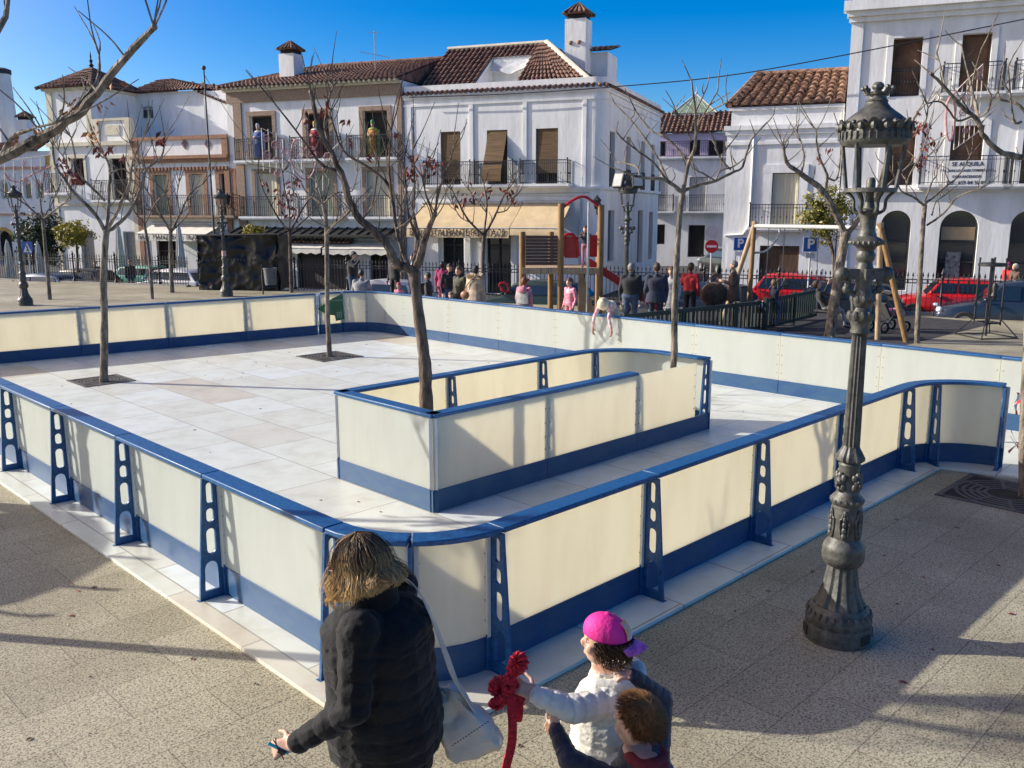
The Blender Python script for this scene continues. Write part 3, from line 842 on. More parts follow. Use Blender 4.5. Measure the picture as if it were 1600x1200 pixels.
m.add([(0, 0, top3), (W3 - .5, 0, top3), (W3 - .5, .3, top3), (0, .3, top3)], [(0, 1, 2, 3)], 0, False)
m.add([(0, .3, top3), (W3 - .4, .3, top3), (W3 - .4, .3, top3 - .35), (0, .3, top3 - .35)], [(3, 2, 1, 0)], 0, False)
m.add([(W3, .5, top3), (W3, DS, top3), (W3 - .3, DS, top3), (W3 - .3, .5, top3), (W3 - .5, .3, top3), (W3 - .5, 0, top3), (W3 - .15, .15, top3)], [(0, 1, 2, 3, 4, 5, 6)], 0, False)
m.build('wall', M_WHITE, b3, fix=False)
line3 = [(-.02, 0), (W3 - .5, 0)] + cc[1:8] + [(W3, .5), (W3, DS)]
m = MB()
m.strip(line3, -.14, -.001, tile3 - .1, tile3 - .02); m.strip(line3, -.07, -.002, tile3 - .22, tile3 - .1)
zb_ = Zv(700, 163) - zb3
m.strip(line3, -.05, -.001, zb_ - .05, zb_ + .05)
fl3 = za - .02
m.strip(line3, -.12, -.001, fl3 - .22, fl3 - .1)
for u0, u1 in ((88, 110), (335, 350), (543, 558), (775, 790)):   # raised strips between the panels
    a_ = r3_((u0, 450, u1, 735)); m.box(a_[0], a_[1], -.045, -.001, fl3 - .1, zb_ - .05)
m.build('moulding', M_WHITE, b3)
m = MB()
acc = 0.0
for i in range(len(line3) - 1):
    a, b = Vector(line3[i]), Vector(line3[i + 1]); L = (b - a).length; nn = Vector(((b - a).y, -(b - a).x)) / L
    k = acc
    while k < L:
        p = a + (b - a) * (k / L)
        m.tube([(p.x + nn.x * .2, p.y + nn.y * .2, tile3 + .0), (p.x - nn.x * .02, p.y - nn.y * .02, tile3 + .09)], .08, 6); k += .24
    acc = k - L
m.build('tile_cornice', M_TILE, b3)
for i, h in enumerate(ws):
    w_ = window(b3, h, M_WOODB, pane=M_DARK, mull=True)
    c_ = MB(); n = 8; x_0, x_1 = h[0] + .04, h[1] - .04
    out = (.02, .75, .04)[i]; zz0 = h[2] + (.25, .1, .45)[i]
    vs = []; fs = []
    for k in range(n + 1):
        f = k / n; zz = h[3] + .02 - (h[3] - zz0) * f; yy = .06 - out * min(1, f * 1.25) ** 1.2
        vs += [(x_0, yy, zz), (x_1, yy, zz), (x_0, yy + .02, zz), (x_1, yy + .02, zz)]
    for k in range(n):
        a = 4 * k; b = a + 4
        fs += [(a, a + 1, b + 1, b), (b + 2, b + 3, a + 3, a + 2), (a, b, b + 2, a + 2), (a + 3, b + 3, b + 1, a + 1)]
    fs += [(n * 4, n * 4 + 1, n * 4 + 3, n * 4 + 2)]
    c_.add(vs, fs, 0, True); c_.build('blind', M_BLIND, w_)
    wd = (.85, .55, .75)[i]
    balcony(b3, h[0] - wd * .7, h[1] + wd * .8, h[2], .98, .55, M_WHITE, step=.09)
for h in side + side2:
    m = MB(); m.box(h[0], h[1], .18, .24, h[2], h[3]); ws_ = MB(); ws_.add(m.v, m.f, 0, False, MR); o = ws_.build('window', M_WOODB, b3)
    m = MB(); m.box(h[0] + .07, h[1] - .07, .165, .179, h[2] + .07, h[3] - .07); ws_ = MB(); ws_.add(m.v, m.f, 0, False, MR); ws_.build('pane', M_GLASS, o)
for h in side:
    m = MB()
    for k in range(8): xx = h[0] + (h[1] - h[0]) * k / 7; m.bar((xx, -.03, h[2] + .02), (xx, -.03, h[2] + .95), .018)
    m.bar((h[0], -.03, h[2] + .95), (h[1], -.03, h[2] + .95), .03)
    ws_ = MB(); ws_.add(m.v, m.f, 0, False, MR); ws_.build('window_grille', M_IRON, b3)
for h in g3: window(b3, h, M_IRON, pane=M_GLASS, y=.18)
m = MB()                                              # white half columns of the ground floor
for u in (205, 330, 385, 510):
    a_ = r3_((u - 10, 930, u + 10, 1000)); m.box(a_[0], a_[1], -.1, -.001, -1, gtop + .25)
m.build('column', M_WHITE, b3)
ah = r3_((100, 795, 700, 895)); zh = ah[3]
zlo = Zv(760, 356, 1.7) - zb3
xa0 = FS.uv(635, 350, 1.7)[0] - x0; xa1 = FS.uv(795, 350, 1.7)[0] - x0; xa2 = FS.uv(874, 350, 1.7)[0] - x0
awning(b3, xa0, xa1, zh, zlo, 1.7, M_AWN, .42, 'BAR RESTAURANTE PUERTA 20', .44)
awning(b3, xa1 + .04, xa2, zh + .02, zlo + .02, 1.7, M_AWN, .32)
# attic roof behind the parapet
ym = 4.6
rl = FS.uv(700, 84, -ym); rr_ = FS.uv(854, 68, -ym)
rzt = max(rl[1], rr_[1]) - zb3; xr0 = rl[0] - x0; xr1 = rr_[0] - x0
ze = top3 - .25
xw0 = FS.uv(745, 90, -1.6)[0] - x0; xw1 = FS.uv(810, 90, -1.6)[0] - x0
m = MB()
def onroof(x, f): return (x, .75 + (ym - .75) * f, ze + (rzt - ze) * f)
tile_roof(m, onroof(.2, 0), onroof(xw0, 0), onroof(xw0, 1), onroof(xr0, 1))
tile_roof(m, onroof(xw0, .72), onroof(xw1, .72), onroof(xw1, 1), onroof(xw0, 1))
tile_roof(m, onroof(xw1, 0), onroof(W3 - .7, 0), onroof(xr1, 1), onroof(xw1, 1))
tile_roof(m, (W3 - .7, .75, ze), (W3 - .7, DS - .6, ze), (xr1, ym + 1.2, rzt), (xr1, ym, rzt))
m.poly([(.2, .75, ze), (xr0, ym, rzt), (.2, DS - .6, ze)]); m.poly([(xr0, ym, rzt), (xr1, ym, rzt), (W3 - .7, DS - .6, ze), (.2, DS - .6, ze)])
m.build('roof', M_TILE, b3, fix=False)
m = MB()
m.tube([(W3 - .7, .75, ze + .06), (xr1, ym, rzt + .06)], .13, 8); m.tube([(xr0, ym, rzt + .05), (xr1, ym, rzt + .05)], .11, 8)
m.build('roof_ridge', M_CREAMW, b3)
m = MB()
p = onroof(xw0, .72)
m.box(xw0 - .02, xw1 + .02, p[1] + .02, p[1] + .1, ze, p[2] + .06)
m.prism([(.75, ze), (p[1], ze), (p[1], p[2])], -xw0 + .0, -xw0 + .12, M=Matrix.Rotation(R(90), 4, 'Z'))
m.prism([(.75, ze), (p[1], ze), (p[1], p[2])], -xw1 - .12, -xw1, M=Matrix.Rotation(R(90), 4, 'Z'))
m.build('roof_terrace', M_WHITE, b3)
m = MB(); n = 10; vs = []
for j in range(5):
    for k in range(n + 1):
        f = k / n; g = j / 4
        vs.append((xw0 + .15 + (xw1 - xw0 - .3) * f, p[1] - .05 - .55 * g, p[2] - .05 - .55 * g - .18 * math.sin(f * 3.1) + .05 * math.sin(f * 11 + g * 5)))
m.add(vs, [(j * (n + 1) + k, j * (n + 1) + k + 1, (j + 1) * (n + 1) + k + 1, (j + 1) * (n + 1) + k) for j in range(4) for k in range(n)])
m.build('tarpaulin', mat('pale_tarpaulin', (.55, .56, .55), .5, .15, 4), b3)
cb = FS.uv(904, 40, -4.2)
ch = chimney(b3, cb[0] - x0, 4.2, rzt - 1.6, FS.uv(904, 32, -4.2)[1] - zb3, 1.0)
m = MB(); zt = FS.uv(904, 16, -4.2)[1] - zb3; cx = cb[0] - x0
m.lathe([(.05, 0), (.09, .05), (.04, .12), (.07, .2), (.02, .28), (.008, .45)], 10, (cx, 4.2, zt - .12)); m.build('finial', M_IRON, ch)
m = MB()
for dx, v in ((-.22, 66), (.18, 66)): m.ell((cx + dx, 3.69, FS.uv(904, v, -3.7)[1] - zb3), (.1, .08, .1), 8, 6)
m.build('vent_pot', M_BRICK, ch)
m = MB(); da = FS.uv(948, 95, -5.2); m.box(da[0] - x0 - 1.5, da[0] - x0 + .2, 4.6, 6.4, top3 - .4, da[1] - zb3 + .3); m.build('dormer', M_WHITE, b3)
m = MB(); tile_roof(m, (da[0] - x0 - 1.7, 4.4, da[1] - zb3 + .32), (da[0] - x0 + .4, 4.4, da[1] - zb3 + .32), (da[0] - x0 + .4, 6.4, da[1] - zb3 + .8), (da[0] - x0 - 1.7, 6.4, da[1] - zb3 + .8)); m.build('dormer_roof', M_TILE, b3, fix=False)
m = MB()
for (u, v, w_) in ((765, 700, 0),):
    a_ = r3_((800, 690, 806, 1000)); m.tube([(W3 - 1.0, -.06, fl3 - .6), (W3 - 1.0, -.06, .2)], .05, 8)
m.tube([(.3, -.03, fl3 - .32), (W3 * .5, -.03, fl3 - .4), (W3 - .6, -.03, fl3 - .35)], .02, 5)
m.tube([(.3, -.05, fl3 - .42), (W3 * .5, -.05, fl3 - .46), (W3 - .6, -.05, fl3 - .5)], .015, 5)
m.build('wall_cable', M_GREYT, b3)

# ---------------------------------------------------------------- low old house with the heavy tile roof
x0 = X_(1131); x1 = X_(1309)
b4, zb4 = building('old_house', x0, 'low weathered white house with an old barrel tile roof and one wide balcony')
W4 = x1 - x0
r4_ = lambda r, off=0.0: rect(FS, x0, zb4, Z4, r, off)
t4 = Zv(1220, 166) - zb4; c4 = Zv(1220, 197) - zb4
win4 = r4_((735, 570, 862, 825)); gar = r4_((680, 912, 865, 1010)); gar = (gar[0], gar[1], 0.02, gar[3])
m = MB(); wall_grid(m, 0, W4, -1, c4, [win4, gar]); shell(m, 0, W4, -1, c4, 8)
m.box(.12, W4, .12, 7.9, c4, t4)
m.build('wall', M_WHITED, b4)
m = MB(); m.box(-.12, W4, -.16, -.001, c4 - .12, c4 + .05); m.box(-.06, W4, -.09, -.001, c4 - .3, c4 - .121)
z5 = Zv(1220, 222) - zb4; m.box(-.04, W4, -.07, -.001, z5 - .08, z5 + .06); m.box(.0, W4, .04, .119, t4 - .1, t4 + .02)
m.build('cornice', M_WHITED, b4)
m = MB(); rt = Zv(1235, 115, -3.4) - zb4
tile_roof(m, (.0, .0, t4 + .05), (W4 - .02, .0, t4 + .05), (W4 - .02, 3.4, rt), (.75, 3.4, rt), .37, .42, .14, 0, 1.6)
m.poly([(0, 0, t4 + .02), (.75, 3.4, rt), (0, 7.9, t4 + .02)]); m.poly([(.75, 3.4, rt), (W4, 3.4, rt), (W4, 7.9, t4), (0, 7.9, t4)])
m.tube([(0, 0, t4 + .12), (.4, 1.7, (t4 + rt) / 2 + .1), (.75, 3.4, rt + .05)], .15, 8); m.tube([(.75, 3.4, rt + .02), (W4, 3.4, rt + .02)], .14, 8)
m.build('roof', M_TILEO, b4, fix=False)
window(b4, win4, M_WOODB, surround=M_WHITED, sw=.32, cover=M_CURT, cfrac=.97)
bx4 = r4_((634, 718, 895, 825), .5); balcony(b4, bx4[0], bx4[1], win4[2], bx4[3] - bx4[2], .5, M_WHITED)
o = window(b4, gar, M_WOODB, pane=M_WOODB, mull=False, y=.1)
m = MB(); m.tube([(1.05, -.05, c4 - .35), (1.05, -.05, 3.0), (.8, -.05, 2.6), (.1, -.05, 2.55)], .05, 8); m.build('drain_pipe', M_WHITED, b4)
for q in ((.2, .52, 1.15, 2.2), (3.5, 3.9, .2, 1.3)):
    m = MB(); m.box(q[0], q[1], -.012, -.001, q[2], q[3]); m.build('wall_patch', M_WHITE, b4)

# ---------------------------------------------------------------- tall white house on the right
x0 = X_(1311); x1 = X_(1760)
b5, zb5 = building('apartment_building', x0, 'tall white building with arched ground floor windows and a rental banner')
W5 = x1 - x0
r5_ = lambda r, off=0.0: rect(FS, x0, zb5, Z5, r, off)
A1 = r5_((283, 150, 398, 385)); A2 = r5_((552, 128, 668, 355)); B1 = r5_((256, 490, 372, 722)); B2 = r5_((510, 472, 638, 722)); B3_ = r5_((792, 470, 900, 722))
za = (A1[2] + A2[2]) / 2; zc = (A1[3] + A2[3]) / 2; dA = A2[0] - A1[0]
up = [(A1[0], A1[1], za, zc), (A2[0], A2[1], za, zc), (A2[0] + dA * .98, A2[1] + dA * .98, za, zc)]
zd = (B1[2] + B2[2]) / 2; zf = zd + (zc - za) * 1.02
lo = [(B1[0], B1[1], zd, zf), (B2[0], B2[1], zd, zf), (B3_[0], B3_[0] + B2[1] - B2[0], zd, zf)]
C1 = r5_((236, 822, 354, 1060)); C2 = r5_((467, 822, 618, 1060)); C3 = r5_((742, 826, 880, 1060))
ztop = C2[3]
ar = [(C1[0], C1[1], .45, ztop, True), (C2[0], C2[1], .45, ztop, True), (C3[0], C3[1], .45, ztop, True)]
t5 = Zv(1480, 10) - zb5
m = MB(); wall_grid(m, 0, W5, -1, t5 + 1.2, up + lo + ar, .34); shell(m, 0, W5, -1, t5 + 1.2, 10)
m.build('wall', M_WHITE, b5)
m = MB(); m.box(-.3, W5, -.55, -.001, t5 - .0, t5 + .35); m.box(-.18, W5, -.36, -.001, t5 - .18, t5 - .001); m.box(-.1, W5, -.18, -.002, t5 - .35, t5 - .181)
m.box(0.0, .42, -.06, -.001, -1, t5 - .36)
m.box(-.02, W5, -.16, -.001, zd - .26, zd - .12)
m.build('cornice', M_WHITE, b5)
for h in up + lo:
    w_ = window(b5, h, M_WOODB, surround=M_WHITE, sw=.2, pane=M_INT, mull=False, y=.28, fw=.05)
for h in (up[0], lo[0]):
    m = MB()
    for k in range(11): xx = h[0] + (h[1] - h[0]) * k / 10; m.bar((xx, .04, h[2] + .02), (xx, .04, h[2] + 1.0), .02); m.ell((xx, .04, h[2] + .5), (.03, .03, .05), 6, 4)
    for z in (.1, .9, 1.0): m.bar((h[0], .04, h[2] + z), (h[1], .04, h[2] + z), .03)
    m.build('window_grille', M_IRON, b5)
balcony(b5, up[1][0] - .55, up[1][1] + .45, za, 1.0, .5, M_WHITE, step=.13)
balcony(b5, lo[1][0] - .95, lo[1][1] + .95, zd, 1.0, .5, M_WHITE, step=.13)
balcony(b5, lo[2][0] - .5, lo[2][1] + .5, zd, 1.0, .5, M_WHITE, step=.13)
balcony(b5, up[2][0] - .5, up[2][1] + .5, za, 1.0, .5, M_WHITE, step=.13)
for i, h in enumerate(ar):
    m = MB(); y = .22; a, b, c, d = h[:4]; rr = (b - a) / 2
    for z in (c + .02, c + (d - c) * .36, c + (d - c) * .62): m.box(a, b, y - .03, y + .03, z, z + .06)
    m.box(a, a + .06, y - .029, y + .029, c, d - rr); m.box(b - .06, b, y - .029, y + .029, c, d - rr)
    w_ = m.build('window', M_IRON, b5)
    m = MB(); m.box(a, b, y + .04, y + .06, c, d); m.build('pane', M_GLASS, w_)
    if i == 1:
        m = MB(); m.box(a + .3, b - .5, y - .06, y - .035, c + .1, c + 1.5); m.build('poster', mat('dark_chalk_poster', (.3, .3, .3), .7, .2, 6, col2=(.02, .02, .02), detail=8), w_)
        m = MB(); m.box(a + .08, b - .08, y + .01, y + .03, c + (d - c) * .64, c + (d - c) * .80); m.build('window_band', mat('tan_window_band', (.42, .30, .17), .6, .1, 3), w_)
# rental banner hanging on the balcony railing: a thing of its own
bn = r5_((505, 627, 648, 727), .56)
p = FS.P + FS.e * (x0 + bn[0]) + FS.n * .56
ban = empty('banner', (p.x, p.y, zb5 + bn[2]), PH, 'white rental banner with black capitals tied to a balcony railing', 'banner')
bw, bh = bn[1] - bn[0], bn[3] - bn[2]
m = MB(); m.box(0, bw, -.012, 0, 0, bh); m.build('sheet', mat('white_banner_sheet', (.75, .74, .71), .6, .05, 2), ban)
for k, (s_, sz, f) in enumerate((('SE ALQUILA', .25, .86), ('OFICINAS LOCALES COMERCIALES', .145, .61), ('CON ASCENSOR', .16, .37), ('TLF.: 659 84 50 09', .22, .13))):
    text_obj(s_, sz * bh / 1.1, M_IRON, ban, Matrix.Translation((bw / 2, -.018, bh * f)) @ Matrix.Rotation(R(90), 4, 'X'), xs=.95, bold=.001)

# ---------------------------------------------------------------- house with brick trim
x0 = X_(216); x1 = X_(363)
b1, zb1 = building('brick_trim_house', x0, 'two storey white house framed in red brick with diamond tiles on its parapet')
W1 = x1 - x0
r1_ = lambda r, off=0.0: rect(FS, x0, zb1, Z1, r, off)
t1z = Zv(290, 213) - zb1; cz1 = Zv(290, 243) - zb1; cz2 = Zv(290, 258) - zb1
hw = [r1_((690, 608, 752, 790)), r1_((852, 605, 912, 790)), r1_((985, 603, 1040, 790))]
za = sum(h[2] for h in hw) / 3; zc = sum(h[3] for h in hw) / 3
hw = [(h[0], h[1], za, zc) for h in hw]
gd = r1_((700, 895, 800, 1000)); gd = (gd[0], gd[1] + .3, .05, gd[3])
gd2 = r1_((880, 880, 1010, 1000)); gd2 = (gd2[0], gd2[1], .05, gd[3])
m = MB(); wall_grid(m, 0, W1, -1, t1z, hw + [gd, gd2]); shell(m, 0, W1, -1, t1z, 6)
m.build('wall', M_WHITE, b1)
m = MB()
m.box(0, W1, -.12, -.001, t1z - .16, t1z + .02); m.box(0, .35, -.1, -.001, cz1, t1z - .16); m.box(W1 - .35, W1, -.1, -.001, cz1, t1z - .16)
m.box(-.05, W1 + .05, -.26, -.001, cz1 - .16, cz1); m.box(0, W1, -.16, -.001, cz1 - .34, cz1 - .16)
for k in range(int(W1 / .22)): m.box(.05 + k * .22, .16 + k * .22, -.12, -.001, cz2 - .25, cz2 - .1)
m.box(0, .3, -.08, -.001, -1, cz2 - .3); m.box(W1 - .3, W1, -.08, -.001, -1, cz2 - .3)
m.build('brick_trim', M_BRICK, b1)
for u in (825, 928):
    a_ = r1_((u - 12, 455, u + 12, 488)); cx, cz = (a_[0] + a_[1]) / 2, (a_[2] + a_[3]) / 2
    m = MB(); m.prism([(cx - .22, cz), (cx, cz - .26), (cx + .22, cz), (cx, cz + .26)], -.03, -.001); o = m.build('diamond_tile', M_BRICK, b1)
    m = MB(); m.prism([(cx - .12, cz), (cx, cz - .15), (cx + .12, cz), (cx, cz + .15)], -.04, -.031); m.build('tile_centre', mat('blue_glazed_tile', (.03, .04, .16), .25, .2, 9), o)
for i, h in enumerate(hw):
    window(b1, h, M_WOODB if i else M_WOODB, surround=M_BRICK, sw=.24, pane=M_GRNW if i != 1 else M_GLASS, cover=None if i == 2 else (M_GRNW if i == 0 else M_CURT))
balcony(b1, hw[0][0] - .7, hw[2][1] + .35, za, 1.0, .55, M_STONE, step=.12)
window(b1, gd, M_WOODB, pane=M_DARK); window(b1, gd2, M_WOODB, pane=M_DARK)
xa = FS.uv(213, 370, 1.3)[0] - x0; xb = FS.uv(322, 370, 1.3)[0] - x0
awning(b1, xa, xb, Zv(265, 350) - zb1, Zv(265, 365, 1.3) - zb1, 1.3, M_AWNW, .36, 'BAR   MANZANO   PLAZA', .34)

# ---------------------------------------------------------------- tower house
x0 = X_(88); x1 = X_(216)
b6, zb6 = building('tower_house', x0, 'white and cream house with a square corner tower and finial on its tiled roof')
W6 = x1 - x0
r6_ = lambda r, off=0.0: rect(FS, x0, zb6, Z1, r, off)
cz = Zv(160, 222) - zb6
hw = [r6_((322, 535, 378, 655)), r6_((498, 535, 570, 722))]
sh = r6_((552, 862, 610, 962)); sh = (sh[0], sh[1], .05, sh[3]); sh2 = r6_((365, 920, 425, 1000)); sh2 = (sh2[0], sh2[1], .05, sh[3])
m = MB(); wall_grid(m, 0, W6, -1.2, cz, hw + [sh, sh2]); shell(m, 0, W6, -1.2, cz, 9)
xt1 = FS.uv(143, 180)[0] - x0
tz = Zv(115, 137) - zb6
m.box(.02, xt1, .05, 3.6, cz, tz)
uz = FS.uv(190, 148, -3.2)[1] - zb6
tw = [rect(FS, x0, zb6, Z1, (522, 300, 560, 350), -3.2), rect(FS, x0, zb6, Z1, (628, 300, 685, 362), -3.2)]
wall_grid(m, xt1, W6 + 2.2, cz, uz, tw, .2, 3.2); shell(m, xt1, W6 + 2.2, cz, uz, 9, 3.2)
xs0 = FS.uv(270, 150, -3)[0] - x0
m.box(W6 + 2.2, FS.uv(362, 200, -3)[0] - x0, 3.0, 9, cz - 3, uz - .1)
m.build('wall', M_WHITE, b6)
m = MB()
m.box(-.1, W6, -.18, -.001, cz - .18, cz + .02)
m.box(0, .4, .0, .049, cz + .02, tz - .1); m.box(xt1 - .4, xt1, .0, .049, cz + .02, tz - .1); m.box(-.15, xt1 + .15, -.12, 3.7, tz - .12, tz + .02)
bz = Zv(185, 184) - zb6
m.box(xt1, W6 - .05, -.02, .25, bz - .12, bz); m.box(xt1, xt1 + .4, -.03, .26, cz + .02, bz - .12); m.box(W6 - .45, W6 - .05, -.03, .26, cz + .02, bz - .12)
m.box(xt1 + .8, W6 - .85, .02, .06, cz + .35, bz - .35)
m.box(0, .25, -.06, -.001, -1.2, cz - .18); m.box(W6 - .3, W6, -.06, -.001, -1.2, cz - .18)
m.box(0, W6, -.1, -.001, hw[1][2] - .3, hw[1][2] - .15)
m.build('trim', M_CREAMW, b6)
m = MB(); m.box(xt1 + .4, W6 - .45, .06, .2, cz + .02, bz - .12); m.build('terrace_parapet', M_WHITE, b6)
m = MB(); e = .35; pk = FS.uv(130, 108, -1.8)[1] - zb6
cxm = xt1 / 2
q = [(-e, -.3, tz + .02), (xt1 + e, -.3, tz + .02), (xt1 + e, 3.9, tz + .02), (-e, 3.9, tz + .02)]; pkp = (cxm, 1.8, pk)
for i in range(4): tile_roof(m, q[i], q[(i + 1) % 4], pkp, pkp, .26, .4, .08)
for i in range(4): m.tube([q[i], pkp], .1, 6)
r0 = (xt1 - .3, 2.9, uz); r1p = (W6 + 2.4, 2.9, uz); rdg = FS.uv(265, 125, -5.5)[1] - zb6
xk = FS.uv(265, 125, -5.5)[0] - x0
tile_roof(m, r0, r1p, (xk, 5.5, rdg), (xk - .6, 5.5, rdg)); tile_roof(m, r1p, (W6 + 2.4, 9, uz), (xk, 6, rdg), (xk, 5.5, rdg))
m.poly([r0, (xk - .6, 5.5, rdg), (xt1 - .3, 9, uz)])
xe = FS.uv(362, 200, -3)[0] - x0
tile_roof(m, (W6 + 2.0, 2.9, uz - .2), (xe, 2.9, uz - .9), (xe, 6, uz + .3), (xk, 6, rdg))
m.build('roof', M_TILE, b6, fix=False)
m = MB(); m.lathe([(.09, 0), (.05, .1), (.14, .2), (.05, .32), (.1, .45), (.03, .55), (.05, .65), (.01, .95)], 10, (cxm, 1.8, pk - .05)); m.build('finial', M_IRON, b6)
for i, h in enumerate(hw):
    window(b6, h, M_WOODB, surround=M_CREAMW, sw=.16, pane=M_DARK)
for h in tw: window(b6, (h[0], h[1], h[2], h[3]), M_WHPL, pane=M_GLASS, y=3.3, fw=.08)
balcony(b6, hw[1][0] - .8, hw[1][1] + .55, hw[1][2], 1.0, .6, M_WHITE)
hb = r6_((240, 648, 300, 725)); balcony(b6, hb[0], hb[1] + .5, hw[0][2] - .4, 1.0, .5, M_WHITE)
window(b6, sh, M_GREYT, pane=M_SHUT, mull=False, y=.1); window(b6, sh2, M_GREYT, pane=M_SHUT, mull=False, y=.1)

# ---------------------------------------------------------------- arcaded white building far left, across the square
FL = Frame(G(60, 420, -1.0) + Vector((0, 9, 0)), Vector((1, -.16, 0)).normalized())
x0 = FL.uv(-60, 300)[0]; x1 = FL.uv(104, 300)[0]
b0, zb0 = building('arcade_building', x0, 'long white building with small arched windows and a ground floor arcade', fr=FL)
W0 = x1 - x0
r0_ = lambda r: rect(FL, x0, zb0, Z1, r)
t0 = FL.uv(50, 236)[1] - zb0; mz0 = FL.uv(50, 262)[1] - zb0; mz1 = FL.uv(50, 335)[1] - zb0
hs_ = [r0_((u, 630, u + 34, 718)) for u in (-60, 2, 105, 158, 215)]
hs_ = [(h[0], h[1], h[2], h[3], True) for h in hs_]
ars = [r0_((u, 858, u + 66, 1010)) for u in (-110, -10, 90, 180)]
ars = [(h[0], h[1], .05, h[3], True) for h in ars]
m = MB(); wall_grid(m, 0, W0, -1.2, t0, hs_ + ars, .4); shell(m, 0, W0, -1.2, t0, 9); m.build('wall', M_WHITE, b0)
m = MB(); m.box(0, W0, -.14, -.001, mz0 - .12, mz0 + .08); m.box(0, W0, -.1, -.001, mz1 - .08, mz1 + .08)
m.build('moulding', mat('salmon_moulding', (.62, .36, .25), .8, .1, 4), b0)
for h in ars:
    m = MB(); n = 16; cx, rr = (h[0] + h[1]) / 2, (h[1] - h[0]) / 2; zc = h[3] - rr
    for k in range(n):
        a0, a1 = math.pi * k / n, math.pi * (k + 1) / n
        m.prism([(cx + rr * math.cos(a0), zc + rr * math.sin(a0)), (cx + (rr + .28) * math.cos(a0), zc + (rr + .28) * math.sin(a0)), (cx + (rr + .28) * math.cos(a1), zc + (rr + .28) * math.sin(a1)), (cx + rr * math.cos(a1), zc + rr * math.sin(a1))], -.05, -.001)
    m.build('arch_trim', mat('ochre_arch', (.55, .36, .1), .8, .1, 3), b0)
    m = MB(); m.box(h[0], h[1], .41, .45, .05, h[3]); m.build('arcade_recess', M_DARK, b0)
for h in hs_:
    m = MB(); m.box(h[0], h[1], .2, .24, h[2], h[3]); w_ = m.build('window', M_WHPL, b0)
    m = MB(); m.box(h[0] + .1, h[1] - .1, .18, .199, h[2] + .1, h[3] - .3); m.build('pane', M_GLASS, w_)
m = MB(); zr = t0 + 1.6
tile_roof(m, (0, -.3, t0), (W0 * .78, -.3, t0), (W0 * .6, 5, zr), (0, 5, zr), .3, .5, .1); m.build('roof', M_TILE, b0, fix=False)
c_ = FL.uv(10, 180, -3); chz = FL.uv(6, 122, -3)[1] - zb0
m = MB(); m.lathe([(.85, 0), (.62, chz - t0 - .4), (.62, chz - t0)], 16, (c_[0] - x0, 3, t0 + .3)); o = m.build('chimney', M_WHITE, b0)
m = MB(); m.lathe([(.7, 0), (.7, .35), (.3, .5)], 16, (c_[0] - x0, 3, chz + .301)); m.build('chimney_cap', M_IRON, o)
c_ = FL.uv(40, 190, -2); chimney(b0, c_[0] - x0, 2, t0, FL.uv(40, 188, -2)[1] - zb0, .95)
m = MB(); cr = r0_((205, 520, 235, 580)); m.prism([(cr[0], cr[3]), (cr[0], cr[2] + .3), ((cr[0] + cr[1]) / 2, cr[2]), (cr[1], cr[2] + .3), (cr[1], cr[3])], -.08, -.001); m.build('crest', mat('ochre_crest', (.6, .38, .08), .7, .2, 5), b0)

# ---------------------------------------------------------------- houses down the lane
FB = Frame((11.0, 58), Vector((1, -.30, 0)).normalized())
ua, ub = FB.uv(1020, 300)[0], FB.uv(1150, 300)[0]
b7, zb7 = building('lane_house', ua, 'far lilac and white house at the end of the lane with a pyramid roof light', fr=FB)
W7 = ub - ua
rr7 = lambda r: rect(FB, ua, zb7, Z4, r)
t7 = FB.uv(1080, 208)[1] - zb7; f7 = FB.uv(1080, 245)[1] - zb7
d7 = [rr7((215, 425, 240, 492)), rr7((352, 415, 402, 490)), rr7((440, 420, 512, 490))]; e7 = [rr7((205, 600, 250, 750)), rr7((350, 590, 435, 750)), ]
k7 = rr7((345, 815, 422, 965)); k8 = rr7((196, 812, 236, 905))
m = MB(); wall_grid(m, 0, W7, -1.5, f7, e7 + [k7, k8]); wall_grid(m, 0, W7, f7, t7, d7, mi=1); shell(m, 0, W7, -1.5, t7, 8)
m.build('wall', [M_WHITE, mat('lilac_wall', (.62, .52, .66), .85, .06, 2)], b7)
for h in d7 + [k7, k8]: window(b7, h, M_WOODB, pane=M_DARK, mull=False)
for h in e7: window(b7, h, M_WOODB, cover=M_GREYT)
balcony(b7, e7[0][0] - .6, e7[0][1] + .4, e7[0][2], 1.0, .5, M_WHITE); balcony(b7, e7[1][0] - .4, e7[1][1] + 1.9, e7[1][2], 1.0, .5, M_WHITE); balcony(b7, 0.1, W7 - .1, f7, .95, .25, M_WHITE)
m = MB(); ru = FB.uv(1080, 190, -3)[1] - zb7; tile_roof(m, (0, -.3, t7), (W7, -.3, t7), (W7, 3, ru + .6), (0, 3, ru + .6), .3, .45, .1); m.poly([(0, -.3, t7 - .02), (0, 3, ru + .6), (0, 8, t7)]); m.build('roof', M_TILEO, b7, fix=False)
cl, crr = FB.uv(1053, 190, -3)[0] - ua, FB.uv(1118, 190, -3)[0] - ua; zl, zh_ = FB.uv(1085, 178, -3)[1] - zb7, FB.uv(1085, 145, -3)[1] - zb7
m = MB(); m.box(cl, crr, 2.4, 4.6, t7, zl); m.build('lantern_tower', M_WHITE, b7)
m = MB(); cm = (cl + crr) / 2
q = [(cl - .1, 2.3, zl + .001), (crr + .1, 2.3, zl + .001), (crr + .1, 4.7, zl + .001), (cl - .1, 4.7, zl + .001)]
for i in range(4): m.poly([q[i], q[(i + 1) % 4], (cm, 3.5, zh_)]); m.bar(q[i], (cm, 3.5, zh_), .06, .06, 1)
